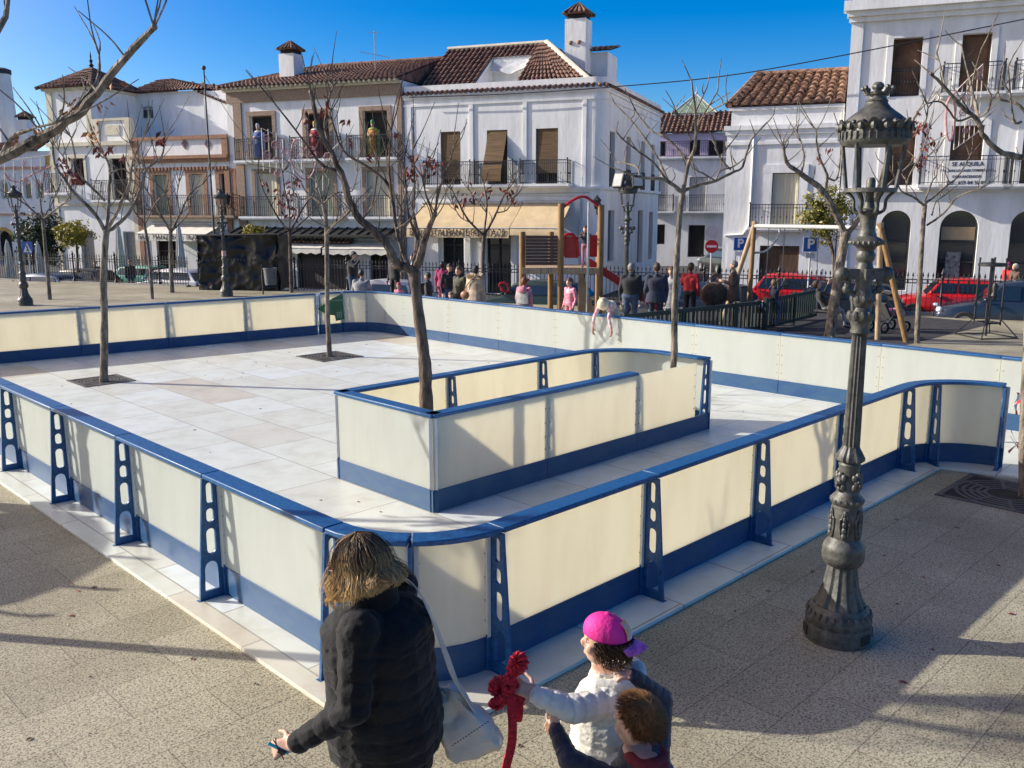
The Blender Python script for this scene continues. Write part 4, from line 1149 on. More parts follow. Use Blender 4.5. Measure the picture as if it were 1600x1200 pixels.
for k in range(1, 6): m.bar(Vector(q[0]).lerp(Vector(q[1]), k / 6), Vector((cm, 3.5, zh_)).lerp(Vector(q[0]).lerp(Vector(q[1]), k / 6), .03), .03, .03, 1)
m.lathe([(.06, 0), (.1, .1), (.02, .2), (.01, .5)], 8, (cm, 3.5, zh_ - .05), 1)
m.build('pyramid_roof', [mat('green_verdigris_glass', (.25, .33, .22), .4, .25, 4), M_GREYT], b7)
# ------------------------------------------------------------------ trees
def smooth_path(pts, k=4):
    P = [Vector(p) for p in pts]
    if len(P) < 3: return [P[0].lerp(P[-1], i / k) for i in range(k + 1)]
    out = []
    for i in range(len(P) - 1):
        p0 = P[max(i - 1, 0)]; p1 = P[i]; p2 = P[i + 1]; p3 = P[min(i + 2, len(P) - 1)]
        for j in range(k):
            t = j / k
            out.append(0.5 * ((2 * p1) + (p2 - p0) * t + (2 * p0 - 5 * p1 + 4 * p2 - p3) * t * t + (3 * p1 - p0 - 3 * p2 + p3) * t ** 3))
    out.append(P[-1]); return out
def limb(mb, pts, r0, r1, n=7, rg=rng, knob=.12):
    S_ = smooth_path(pts)
    L = len(S_)
    rad = [(r0 + (r1 - r0) * (i / (L - 1))) * (1 + rg.uniform(-knob, knob)) for i in range(L)]
    S_ = [p + Vector((rg.uniform(-1, 1), rg.uniform(-1, 1), rg.uniform(-1, 1))) * min(.25 * rad[i], .02) for i, p in enumerate(S_)]
    mb.tube(S_, rad, n)
    return S_
def leaf(mb, p, s, rg, mi=0):
    d = Vector((rg.uniform(-1, 1), rg.uniform(-1, 1), rg.uniform(-1.6, -.2))).normalized()
    x = d.orthogonal().normalized(); x.rotate(Matrix.Rotation(rg.uniform(0, 6.3), 3, d)); y = d.cross(x)
    mb.add([p, p + d * s * .45 + x * s * .2 + y * s * .12, p + d * s, p + d * s * .45 - x * s * .24 + y * s * .1, p + d * s * .5 - y * s * .08],
           [(0, 1, 4), (1, 2, 4), (2, 3, 4), (3, 0, 4)], mi, True)
def bare_tree(label, base, zoom, trunk, limbs, r0, bark=None, leaves=(), leafmat=None, lsize=.12, group='bare street trees', shoots=3, shoot_len=.5, dy=.5, name='bare_tree', seed=1, twig=.008, fat=.54):
    """trunk and limbs: polylines in a zoom of the photo, set at the tree's own distance and bent out of that plane"""
    rg = random.Random(seed)
    Y = base.y
    r0 *= fat; limbs = [(a_, w_ * (fat + .08)) for a_, w_ in limbs]
    ox, oy, k = zoom
    P = lambda q, yy=0.0: PY(ox + q[0] * k, oy + q[1] * k, Y + yy) - base
    root = empty(name, base, 0, label, 'tree', group)
    m = MB()
    T = [Vector((0, 0, -.02))] + [P(q) for q in trunk]
    T[1].y = 0
    fork = T[-1]
    rt = r0 * .72
    S_ = smooth_path(T, 5); L = len(S_)
    m.tube(S_, [r0 * (1.25 if i == 0 else 1) * (1 - .28 * i / (L - 1)) * (1 + rg.uniform(-.09, .09)) for i in range(L)], 12)
    m.ell(fork, (rt * 1.25, rt * 1.2, rt * 1.15), 10, 7)
    m.build('trunk', bark or M_BARK, root)
    m = MB(); tips = []
    for i, (pl, w) in enumerate(limbs):
        sgn = (1 if i % 2 else -1) * rg.uniform(.5, 1.1) * dy
        a0 = 0.0
        pts = []
        n = len(pl)
        for j, q in enumerate(pl):
            f = j / (n - 1)
            p = P(q, sgn * f)
            # keep the place on the picture plane but let it lean forward or back
            pts.append(p)
        d0 = (pts[0] - fork)
        if d0.length < r0 * 4: pts[0] = fork.lerp(pts[0], .5)
        S_ = limb(m, pts, w, max(twig * 1.1, w * .38), 7, rg)
        tips.append((S_[-1], (S_[-1] - S_[-3]).normalized(), w * .4))
        # side shoots
        for j in range(3, len(S_) - 1, 3):
            if rg.random() < .8:
                d = Vector((rg.uniform(-1, 1), rg.uniform(-1, 1), rg.uniform(.3, 1.3))).normalized()
                l = shoot_len * rg.uniform(.3, .8)
                q1 = S_[j] + d * l * .5 + Vector((0, 0, .1 * l)); q2 = S_[j] + d * l + Vector((rg.uniform(-.1, .1), 0, .3 * l))
                limb(m, [S_[j], q1, q2], twig * 1.2, twig * .5, 5, rg, .05); tips.append((q2, d, 0))
    for (p, d, w) in list(tips):
        if w:
            m.ell(p, (w * 1.15, w * 1.15, w * 1.2), 7, 5)
        for s in range(shoots if w else 0):
            dd = (d * .7 + Vector((rg.uniform(-.9, .9), rg.uniform(-.9, .9), rg.uniform(.2, 1.0)))).normalized()
            l = shoot_len * rg.uniform(.5, 1.1)
            q1 = p + dd * l * .5; q2 = p + dd * l + Vector((rg.uniform(-.06, .06), rg.uniform(-.06, .06), .12 * l))
            limb(m, [p, q1, q2], twig * 1.25, twig * .5, 5, rg, .05); tips.append((q2, dd, 0))
    m.build('crown', bark or M_BARK, root)
    if leaves:
        m = MB()
        for (lx, ly, spread, cnt) in leaves:
            for c in range(int(cnt * 1.6)):
                p = P((lx + rg.gauss(0, spread), ly + rg.gauss(0, spread)), rg.uniform(-.35, .35))
                near = min(tips, key=lambda t: (t[0] - p).length)[0]
                p = p.lerp(near, .12)
                leaf(m, p, lsize * rg.uniform(.6, 1.15), rg)
        m.build('foliage', leafmat or M_LEAFD, root, fix=False)
    return root

Zr = (1200, 100, .41667)
bare_tree('bare pollarded tree inside the rink at left, in a square iron grate', G(162, 597, .03), Z1, [(466, 1250), (462, 1100), (468, 950), (475, 862)],
  [([(462, 850), (410, 770), (330, 690), (290, 630), (245, 560), (235, 480)], .058), ([(478, 840), (485, 730), (490, 600), (480, 545), (440, 470)], .05),
   ([(490, 845), (530, 760), (580, 650), (585, 600), (600, 530), (640, 440)], .05), ([(500, 855), (560, 800), (620, 700), (650, 590), (720, 530), (735, 440)], .055),
   ([(470, 725), (400, 655), (350, 600), (330, 500), (318, 440)], .035), ([(490, 605), (545, 580), (580, 600), (620, 560)], .025), ([(300, 640), (300, 560), (260, 500)], .022), ([(640, 610), (600, 520), (580, 470)], .022)],
  .125, leaves=[(270, 550, 14, 8), (300, 590, 14, 7), (440, 495, 10, 5), (490, 490, 8, 4), (545, 518, 8, 3), (735, 450, 12, 8), (340, 630, 12, 6)], lsize=.15, seed=3, shoot_len=.75, dy=.7)
bare_tree('big forked bare tree rising from the front end of the inner enclosure', AB(6.1, -7.4, .03), Z2, [(930, 1600), (925, 1450), (900, 1250), (878, 1050)],
  [([(862, 1030), (790, 990), (740, 900), (640, 810), (590, 730), (550, 600), (490, 480), (450, 400), (415, 240)], .085), ([(500, 500), (480, 380), (500, 260), (515, 215)], .03),
   ([(530, 590), (460, 560), (380, 450), (250, 285)], .03), ([(845, 1010), (830, 960), (800, 860), (780, 720), (750, 640), (650, 560), (560, 500), (500, 330)], .042),
   ([(780, 720), (765, 560), (775, 410)], .024), ([(885, 990), (892, 880), (870, 765)], .06), ([(905, 985), (935, 880), (972, 780)], .085), ([(968, 790), (985, 680), (1020, 600), (1050, 500)], .02),
   ([(895, 900), (850, 780), (840, 640), (830, 560)], .03), ([(600, 760), (560, 800), (500, 850)], .03), ([(930, 880), (960, 800), (930, 700), (915, 620)], .022), ([(640, 810), (690, 740), (720, 560)], .022), ([(800, 850), (870, 790), (880, 620), (870, 500)], .02)],
  .15, bark=M_BARKD, leaves=[(480, 275, 10, 4), (465, 325, 10, 4), (580, 362, 8, 3), (395, 350, 8, 3), (592, 450, 6, 2), (870, 590, 16, 10), (950, 560, 22, 12), (880, 520, 10, 4), (660, 530, 6, 2), (800, 420, 5, 1)], leafmat=M_LEAFD, lsize=.105, fat=.52, seed=5, shoot_len=.5, dy=.45, twig=.006)
bare_tree('slim pale bare tree standing in the curved far end of the enclosure', AB(10.02, -7.0, .03), Z4, [(278, 1460), (282, 1200), (300, 850), (320, 660)],
  [([(300, 650), (240, 605), (120, 590), (45, 565)], .055), ([(250, 605), (190, 480), (100, 350), (0, 245)], .032), ([(240, 595), (180, 520), (60, 430), (10, 380)], .028), ([(120, 590), (100, 540), (8, 518)], .022),
   ([(322, 640), (350, 520), (380, 440), (380, 300), (362, 145)], .055), ([(350, 525), (250, 410), (170, 370), (100, 280)], .03), ([(380, 400), (400, 330), (485, 185)], .026), ([(378, 290), (432, 175)], .022), ([(360, 420), (312, 310), (272, 285)], .022),
   ([(335, 645), (400, 625), (480, 605), (560, 565), (600, 540), (640, 420), (715, 335)], .05), ([(470, 605), (420, 575), (375, 550), (365, 490)], .022), ([(480, 600), (500, 560), (560, 540), (612, 500)], .022), ([(545, 555), (490, 490), (470, 418)], .022), ([(500, 490), (540, 440), (568, 402)], .018), ([(430, 290), (530, 238)], .02)],
  .105, fat=.48, seed=8, shoots=1, shoot_len=.4, dy=.6, twig=.008)
bare_tree('slender pale tree with an orange leaf cluster, in front of the green arrow sign', G(515, 557, .03), Z2, [(490, 1200), (486, 850), (472, 745)],
  [([(480, 880), (520, 830), (560, 790), (640, 740)], .04), ([(470, 735), (400, 690), (330, 600), (180, 570)], .04), ([(478, 725), (530, 690), (600, 680), (625, 600)], .035), ([(474, 730), (500, 640), (480, 590), (540, 480)], .03), ([(465, 740), (420, 700), (380, 720), (340, 700)], .025), ([(470, 735), (440, 640), (380, 600)], .025)],
  .10, seed=11, shoot_len=.7, dy=.5, leaves=[(350, 640, 14, 6)])
bare_tree('leaning bare tree behind the lamp post with a few dark leaves', G(1294, 528), Zr, [(232, 1010), (262, 800), (290, 640)],
  [([(282, 625), (210, 480), (120, 410), (70, 370), (58, 310)], .085), ([(125, 412), (135, 340), (110, 255)], .03), ([(212, 482), (222, 420), (190, 340), (180, 250)], .04), ([(222, 425), (258, 432), (272, 340), (275, 270)], .03),
   ([(302, 640), (350, 570), (410, 480), (440, 380), (465, 310), (520, 250), (560, 180)], .075), ([(440, 465), (520, 390), (595, 350)], .035), ([(500, 270), (580, 240), (600, 165)], .025), ([(90, 390), (60, 340), (55, 300)], .02)],
  .17, fat=.85, leaves=[(200, 345, 12, 4), (240, 310, 8, 3), (555, 235, 14, 8), (600, 250, 12, 8), (580, 290, 10, 5), (575, 365, 14, 8), (560, 180, 6, 2)], lsize=.16, seed=13, shoot_len=.7, dy=.9, twig=.012)
bare_tree('thin straight bare tree right of the lamp post beside the playground mat', G(1433, 536), Z5, [(383, 1290), (398, 1000), (412, 805)],
  [([(405, 800), (370, 770), (320, 745), (290, 680)], .05), ([(415, 790), (480, 740), (540, 690), (590, 610)], .05), ([(420, 880), (490, 830), (540, 770), (620, 740)], .04), ([(410, 790), (440, 710), (460, 680), (455, 600)], .035), ([(340, 755), (350, 690), (400, 600), (430, 500)], .03), ([(440, 840), (455, 790), (480, 770)], .03)],
  .12, leaves=[(380, 490, 6, 3), (430, 540, 10, 5), (395, 630, 10, 6), (475, 515, 4, 1)], lsize=.16, seed=17, shoot_len=.6, dy=.8, twig=.011)
bare_tree('bare tree on the open square left of the black tarpaulin stall', G(269, 457), Z1, [(768, 1130), (762, 960), (762, 865)],
  [([(755, 855), (720, 790), (670, 700), (630, 640)], .08), ([(770, 850), (810, 770), (850, 690), (905, 650)], .08), ([(763, 845), (758, 760), (735, 690), (690, 640)], .06), ([(775, 855), (840, 780), (850, 700)], .05), ([(720, 790), (650, 760), (600, 740)], .045), ([(800, 780), (790, 700), (800, 640)], .045)],
  .17, seed=19, shoot_len=1.0, dy=1.2, twig=.018)
bare_tree('young bare tree beside the far left street lamp', G(78, 468), Z1, [(222, 1160), (205, 960), (192, 815)],
  [([(188, 805), (120, 745), (75, 715)], .06), ([(190, 800), (180, 720), (188, 680)], .05), ([(198, 800), (260, 755), (315, 718)], .06), ([(194, 800), (230, 740), (250, 690)], .045)],
  .14, seed=23, shoot_len=1.0, dy=1.0, twig=.016)
bare_tree('thin bare tree in front of the tower house shutters', G(237, 467), Z1, [(680, 1160), (665, 960), (645, 830)],
  [([(642, 820), (600, 770), (590, 700)], .05), ([(648, 820), (640, 700), (650, 600), (690, 560)], .05), ([(650, 830), (690, 740), (740, 690)], .04)],
  .12, seed=29, shoot_len=1.0, dy=1.0, twig=.016)
bare_tree('bare tree with dark withered leaves in front of the shuttered shop', G(454, 457), Z2, [(330, 1130), (325, 960), (322, 870)],
  [([(318, 860), (270, 800), (210, 690), (180, 600)], .07), ([(326, 855), (380, 760), (430, 690), (450, 640)], .07), ([(322, 850), (320, 760), (300, 680), (290, 600)], .06), ([(330, 860), (400, 800), (450, 740)], .05)],
  .16, bark=M_BARKD, leaves=[(300, 690, 25, 14), (350, 640, 20, 10), (320, 760, 25, 10), (210, 640, 12, 5)], lsize=.26, seed=31, shoot_len=.9, dy=1.0, twig=.016)
bare_tree('straight thin bare tree behind the forked tree, by the restaurant entrance', G(627, 462), Z2, [(822, 1130), (820, 960), (818, 760)],
  [([(815, 750), (770, 640), (755, 540)], .05), ([(820, 745), (850, 650), (880, 560)], .05), ([(818, 740), (820, 620), (800, 520)], .04), ([(822, 800), (870, 740), (900, 690)], .035)],
  .12, seed=37, shoot_len=.9, dy=.9, twig=.015)
bare_tree('small bare tree with dark red leaves in front of the restaurant awning', G(755, 466), Z3, [(386, 1150), (386, 1000), (391, 925)],
  [([(388, 915), (330, 860), (290, 790), (265, 740)], .075), ([(394, 910), (430, 850), (470, 760), (505, 715)], .075), ([(391, 905), (402, 800), (390, 720)], .06), ([(345, 870), (300, 850), (270, 800)], .04), ([(440, 830), (480, 820), (510, 770)], .04), ([(400, 830), (360, 780), (330, 740)], .04)],
  .15, bark=M_BARKD, leaves=[(300, 770, 18, 9), (355, 760, 16, 8), (420, 745, 18, 8), (480, 745, 14, 7), (510, 775, 10, 6)], lsize=.24, seed=41, shoot_len=.8, dy=.9, twig=.015)
# tree outside the frame on the left, whose branch reaches in
tb = Vector((-6.0, 6.38, 0))
rt_ = bare_tree('old tree at the left edge reaching in with a long branch of dry orange leaves', tb, (0, 0, 1), [(-520, 800), (-505, 560), (-480, 380), (-430, 300)],
  [([(-420, 305), (-250, 330), (-90, 290), (0, 247), (90, 200), (140, 160), (195, 90), (242, 42)], .085), ([(100, 190), (150, 130), (155, 85)], .03), ([(0, 247), (20, 215), (48, 202), (88, 192)], .03), ([(-420, 300), (-200, 200), (-60, 120), (8, 25), (10, -40)], .06), ([(-440, 300), (-520, 150), (-480, 0), (-400, -160)], .08), ([(-450, 310), (-620, 200), (-760, 40)], .08), ([(-300, 250), (-250, 80), (-180, -80)], .05), ([(-440, 300), (-360, 120), (-300, -60), (-280, -200)], .07)],
  .13, fat=.50, leaves=[(112, 170, 9, 14), (150, 210, 12, 10), (185, 130, 5, 5), (165, 165, 5, 4), (50, 220, 9, 9), (190, 100, 3, 2), (-420, 60, 70, 160), (-620, 50, 90, 260), (-800, 60, 90, 160)], leafmat=M_LEAFO, lsize=.06, seed=43, shoot_len=.6, dy=.5, twig=.006)
tb = G(1601, 776)
bare_tree('ochre trunked bare tree at the right edge standing in a square grate', tb, Z5, [(800, 1700), (822, 1200), (845, 800), (850, 640)],
  [([(845, 640), (800, 615), (720, 600), (650, 540), (620, 470), (560, 420), (490, 340), (435, 288)], .055), ([(622, 465), (592, 330), (555, 178)], .03), ([(602, 310), (636, 188)], .022), ([(492, 342), (460, 205)], .02), ([(612, 465), (660, 432), (672, 370)], .02),
   ([(850, 500), (780, 410), (700, 378), (712, 270)], .03), ([(790, 475), (758, 465), (738, 258)], .022), ([(850, 620), (900, 400), (880, 200)], .05), ([(600, 450), (540, 470), (480, 400), (420, 405)], .02)],
  .10, seed=47, shoots=1, shoot_len=.35, dy=.5, twig=.007)
bare_tree('bare tree outside the left edge that shades the barrier panels', Vector((-7.5, 9.15, 0)), (0, 85, 1), [(-280, 600), (-285, 500), (-290, 400)],
  [([(-285, 405), (-320, 330), (-360, 240), (-380, 150)], .05), ([(-290, 400), (-260, 330), (-225, 260), (-215, 180)], .055), ([(-288, 400), (-290, 300), (-300, 200), (-280, 100)], .05), ([(-240, 300), (-190, 250), (-170, 190)], .03), ([(-340, 290), (-400, 260), (-440, 180)], .03)],
  .11, leaves=[(-250, 230, 30, 60), (-200, 200, 25, 50)], leafmat=M_LEAFO, lsize=.11, seed=53, shoots=4, shoot_len=.6, dy=.5, fat=1.0)
# tree grates
def grate(label, c, half, rot=R(45)):
    root = empty('tree_grate', c, rot, label, 'tree grate', 'iron tree grates')
    m = MB()
    h = half
    m.box(-h, h, -h, -h + .06, 0, .012); m.box(-h, h, h - .06, h, 0, .012); m.box(-h, -h + .06, -h + .06, h - .06, 0, .012); m.box(h - .06, h, -h + .06, h - .06, 0, .012)
    for k in range(5):
        r = h * (.34 + .13 * k); n = 40; w = h * .075
        vs = []; fs = []
        for i in range(n + 1):
            a = 2 * math.pi * i / n; sc = min(1, (h - .07) / max(abs(r * math.cos(a)), abs(r * math.sin(a)), 1e-6)) if k == 4 else 1
            for q in (r, r + w): vs.append((q * math.cos(a) * sc, q * math.sin(a) * sc, .009))
        fs = [(2 * i, 2 * i + 1, 2 * i + 3, 2 * i + 2) for i in range(n)]
        m.add(vs, fs, 0, False)
    for k in range(8):
        a = R(45 * k + 22); r0, r1 = h * .34, h * .95
        m.bar((r0 * math.cos(a), r0 * math.sin(a), .006), (r1 * math.cos(a), r1 * math.sin(a), .006), .035, .010)
    m.build('grate_rings', M_GRATE, root, fix=False)
    m = MB(); m.box(-h + .02, h - .02, -h + .02, h - .02, .001, .003); m.build('soil', mat('dark_soil', (.035, .028, .02), .95, .3, 20, .4, 60), root)
grate('iron tree grate inside the rink under the left tree', G(158, 595, .031), .44)
grate('iron tree grate inside the rink under the slender tree', G(515, 557, .031), .5)
grate('iron tree grate at the right edge outside the rink', AB(10.25, -2.72, .001), .55)

# leafy small trees beyond the railing
def leafy(label, base, crown_c, rad, n, col, size=.16, name='leafy_tree', trunk_r=.07, seed=1, group=None):
    rg = random.Random(seed)
    root = empty(name, base, 0, label, 'tree', group)
    m = MB(); c = Vector(crown_c) - base
    limb(m, [(0, 0, -.3), (0.03, 0, c.z * .5), (c.x, c.y, c.z - rad[2] * .4)], trunk_r, trunk_r * .7, 7, rg)
    for k in range(7):
        d = Vector((rg.uniform(-1, 1), rg.uniform(-1, 1), rg.uniform(-.3, 1))).normalized()
        limb(m, [Vector((c.x, c.y, c.z - rad[2] * .5)), c + Vector((d.x * rad[0], d.y * rad[1], d.z * rad[2])) * .8], trunk_r * .4, .012, 5, rg)
    m.build('trunk', M_BARKD, root)
    m = MB()
    cl = []
    for k in range(46):
        d = Vector((rg.gauss(0, 1), rg.gauss(0, 1), rg.gauss(0, 1))).normalized() * rg.uniform(.35, 1.0)
        cl.append((c + Vector((d.x * rad[0], d.y * rad[1], d.z * rad[2])), rg.uniform(.14, .3)))
    for k in range(n):
        p, r = rg.choice(cl)
        q = p + Vector((rg.gauss(0, 1), rg.gauss(0, 1), rg.gauss(0, 1))) * r * .6 * max(rad) / 1.0
        d = (q - c); d.z += .2
        d = (d.normalized() + Vector((rg.uniform(-1, 1), rg.uniform(-1, 1), rg.uniform(-1, 1))) * .8).normalized()
        x = d.orthogonal().normalized(); x.rotate(Matrix.Rotation(rg.uniform(0, 6.3), 3, d)); y = d.cross(x)
        s = size * rg.uniform(.6, 1.2)
        m.add([q - x * s * .5, q + y * s * .22, q + x * s * .5, q - y * s * .22], [(0, 1, 2, 3)], 0, False)
    m.build('crown', col, root, fix=False)
    return root
def leaf_mat(name, c1, c2, tr=.25):
    m, t, b, L = nt(name); N = t.nodes
    gi = N.new('ShaderNodeNewGeometry'); cr = N.new('ShaderNodeValToRGB')
    cr.color_ramp.elements[0].color = rgb(c1); cr.color_ramp.elements[1].color = rgb(c2)
    L.new(gi.outputs['Random Per Island'], cr.inputs['Fac']); L.new(cr.outputs['Color'], b.inputs['Base Color'])
    b.inputs['Roughness'].default_value = .5
    trn = N.new('ShaderNodeBsdfTranslucent'); L.new(cr.outputs['Color'], trn.inputs['Color'])
    mx = N.new('ShaderNodeMixShader'); mx.inputs[0].default_value = tr
    L.new(b.outputs[0], mx.inputs[1]); L.new(trn.outputs[0], mx.inputs[2]); L.new(mx.outputs[0], N['Material Output'].inputs['Surface'])
    return m
M_YG = leaf_mat('yellow_green_leaves', (.13, .13, .015), (.42, .34, .04)); M_DG = leaf_mat('dark_green_leaves', (.012, .028, .012), (.04, .06, .02))
M_OG = leaf_mat('olive_green_leaves', (.07, .085, .012), (.34, .29, .04))
def street_pt(u, v, Y):
    p = PY(u, v, Y); return Vector((p.x, p.y, street_z(p.x)))
c = PY(119, 366, 41); leafy('small round yellow green tree in front of the tower house', street_pt(121, 420, 41), c, (.85, .8, .58), 2600, M_YG, .17, seed=2, group='clipped orange trees')
c = PY(1292, 336, 29); leafy('round yellow green tree behind the swing and second parking sign', street_pt(1301, 430, 29), c, (.82, .8, .86), 3000, M_OG, .15, seed=4, group='clipped orange trees')
c = PY(66, 372, 46); leafy('dark green bushy tree at the far left behind the railing', street_pt(64, 430, 46), c, (1.3, 1.2, 1.4), 3000, M_DG, .24, seed=6)
c = PY(400, 358, 44); leafy('small ochre leaved shrub above the black stall', street_pt(400, 420, 38), PY(396, 361, 38), (.5, .4, .3), 700, M_YG, .14, seed=9)

# ------------------------------------------------------------------ street lamps
LB = Vector((2.335, 5.93, 0))
def lz(v):                                            # height on the lamp axis for a picture row
    return PY(1340, v, LB.y).z
def lr(px, z): return px / (CF / (LB.y * math.cos(CP) + (CH - z) * math.sin(CP)))
def prof(rows): return [(lr(h, lz(v)), lz(v)) for v, h in rows]
def make_lamp(label, detailed=True):
    root = empty('street_lamp', (0, 0, 0), 0, label, 'street lamp', 'ornate cast iron street lamps')
    m = MB()
    k = .25
    m.lathe([(.228, 0), (.228, .105), (.222, .125), (.21, .13)], 40)
    m.lathe([(.221, .125), (.228, .15), (.223, .185), (.198, .235), (.18, .26)], 40)
    m.lathe([(.185, .255), (.150, .32), (.122, .40), (.105, .50), (.100, .555)], 40, flute=.12, nfl=14)
    m.lathe([(.104, .55), (.128, .565), (.142, .60), (.146, .63), (.14, .665), (.143, .675), (.136, .70), (.118, .725), (.108, .745), (.100, .76)], 40)
    m.lathe([(.100, .755), (.104, .80), (.103, .90), (.098, .985), (.094, 1.0)], 40)
    if detailed:
        for j in range(6):                            # acanthus scrolls in relief
            a = 2 * math.pi * j / 6
            for sgn in (-1, 1):
                pts = []
                for t in range(15):
                    f = t / 14; th = a + sgn * (.06 + .28 * math.sin(f * 3.0) * (1 - .3 * f)); z = .77 + .2 * f - .02 * math.sin(f * 9)
                    pts.append(((.107) * math.cos(th), .107 * math.sin(th), z))
                m.tube(pts, [.011 - .004 * (t / 14) for t in range(15)], 6)
            for t in range(5):
                m.ell((.104 * math.cos(a), .104 * math.sin(a), .79 + .04 * t), (.022 - .002 * t, .022 - .002 * t, .026), 8, 5)
        for j in range(4):                            # lion heads
            a = R(20) + math.pi / 2 * j; c, s = math.cos(a), math.sin(a)
            m.ell((.078 * c, .078 * s, 1.17), (.034, .034, .042), 10, 7); m.ell((.105 * c, .105 * s, 1.155), (.016, .016, .018), 8, 5)
            for dz, dt in ((.045, 0), (.03, .35), (.03, -.35), (-.05, 0), (-.035, .3), (-.035, -.3)):
                m.ell((.080 * math.cos(a + dt), .080 * math.sin(a + dt), 1.17 + dz), (.02, .02, .026), 8, 5)
            for sg in (-.16, .16): m.ell((.106 * math.cos(a + sg), .106 * math.sin(a + sg), 1.182), (.009, .009, .007), 6, 4)
        for j in range(18):
            a = 2 * math.pi * j / 18; m.ell((.104 * math.cos(a), .104 * math.sin(a), 1.03), (.014, .014, .014), 7, 5)
        for j in range(26):
            a = 2 * math.pi * j / 26; m.ell((.212 * math.cos(a), .212 * math.sin(a), .195), (.016, .016, .034), 7, 5)
        for a in (R(-62), R(-8), R(170), R(110)):
            m.box(.208, .232, -.045, .045, .03, .095, 1, Matrix.Rotation(a, 4, 'Z'))
    m.lathe([(.096, .995), (.110, 1.01), (.112, 1.03), (.104, 1.05), (.085, 1.07), (.07, 1.10), (.068, 1.26), (.075, 1.285), (.066, 1.30)], 32)
    m.lathe([(.065, 1.295), (.098, 1.315), (.100, 1.335), (.082, 1.37), (.064, 1.40), (.056, 1.42)], 32, flute=.14, nfl=12)
    m.build('base', [M_LAMPG, M_DARK], root)
    m = MB()
    m.lathe([(.057, 1.41), (.055, 1.6), (.046, 2.30), (.044, 2.42)], 56, flute=.16, nfl=14)
    m.build('shaft', M_LAMPG, root)
    m = MB()
    v0 = lambda v: lz(v)
    m.lathe([(lr(h, lz(v)), lz(v)) for v, h in ((524, 11), (519, 15), (512, 13), (505, 15), (497, 19), (490, 19), (486, 15), (480, 13), (474, 16), (466, 17), (456, 14), (445, 12), (437, 13), (432, 15))], 24)
    if detailed:
        for j in range(10):
            a = 2 * math.pi * j / 10
            for (v, h, r_) in ((493, 17, .02), (467, 15, .017)): z = lz(v); q = lr(h, z); m.ell((q * math.cos(a), q * math.sin(a), z), (r_, r_, r_ * 1.7), 7, 5)
    zc_ = lz(428); q = lr(36, zc_)
    m.box(-q + .03, q - .03, -.034, .034, zc_ - .036, zc_ + .036)
    m.box(-.03, .03, -q * .55, q * .55, zc_ - .0359, zc_ + .0359)
    for sg in (-1, 1):
        m.ell((sg * q, 0, zc_), (.052, .048, .048), 12, 8)
        pts = [(sg * (q - .05), 0, zc_ - .03), (sg * (q - .04), 0, zc_ - .10), (sg * (q - .085), 0, zc_ - .13), (sg * .06, 0, zc_ - .17), (sg * .05, 0, zc_ - .26)]
        m.tube(smooth_path(pts), .02, 7); m.ell((sg * (q - .04), 0, zc_ - .10), (.032, .03, .032), 8, 6)
    m.build('crossarm', M_LAMPG, root)
    m = MB()
    m.lathe([(lr(h, lz(v)), lz(v)) for v, h in ((432, 14), (424, 15), (417, 13), (410, 11), (404, 14), (398, 15), (392, 12), (385, 16), (381, 25), (377, 26), (373, 22), (369, 14), (360, 12), (345, 12), (338, 13), (331, 16), (328, 15), (325, 9), (310, 6), (300, 6))], 32)
    if detailed:
        for j in range(20):
            a = 2 * math.pi * j / 20; z = lz(379); q = lr(25, z); m.ell((q * math.cos(a), q * math.sin(a), z), (.012, .012, .014), 6, 4)
    m.build('upper_shaft', M_LAMPG, root)
    # lantern
    zb_, zt_ = lz(297), lz(224); rb, rt = lr(36, zb_), lr(46, zt_)
    m = MB()
    m.lathe([(rb - .03, zb_ - .012), (rb + .012, zb_ - .014), (rb + .012, zb_ + .012), (rb - .03, zb_ + .014)], 32)
    for j in range(6):
        a = R(30 + 60 * j)
        m.bar((rb * math.cos(a), rb * math.sin(a), zb_), (rt * math.cos(a), rt * math.sin(a), zt_), .024, .018)
        pts = [(.02 * math.cos(a), .02 * math.sin(a), zb_ - .16), (.09 * math.cos(a), .09 * math.sin(a), zb_ - .13), (.10 * math.cos(a), .10 * math.sin(a), zb_ - .06), (rb * .95 * math.cos(a), rb * .95 * math.sin(a), zb_ - .01)]
        m.tube(smooth_path(pts), .012, 6)
    m.bar((-rb, 0, zb_), (rb, 0, zb_), .02, .02); m.bar((0, -rb, zb_), (0, rb, zb_), .02, .0201)
    m.lathe([(.03, 0), (.03, .06), (.02, .08)], 10, (0, 0, zb_))
    m.build('lantern', M_LAMPG, root)
    m = MB()
    hr = lambda v, h: (lr(h, lz(v)), lz(v))
    m.lathe([hr(228, 40), hr(228, 46), hr(224, 50), hr(219, 52), hr(214, 51), hr(210, 52), hr(206, 50), hr(199, 49), hr(192, 46), hr(187, 44), hr(180, 36), hr(174, 28), hr(168, 21), hr(163, 17), hr(160, 16), hr(158, 17), hr(155, 14), hr(150, 13.5), hr(148, 17), hr(146, 17.5), hr(144, 15), hr(143, 0.5)], 40)
    m.build('hood', M_LAMPG, root)
    m = MB()
    n = 32
    for j in range(n):
        a = 2 * math.pi * j / n; z = lz(214); q = lr(51.5, z)
        m.bar((q * math.cos(a), q * math.sin(a), lz(219)), (q * math.cos(a), q * math.sin(a), lz(207)), .014, .018)
    n = 18
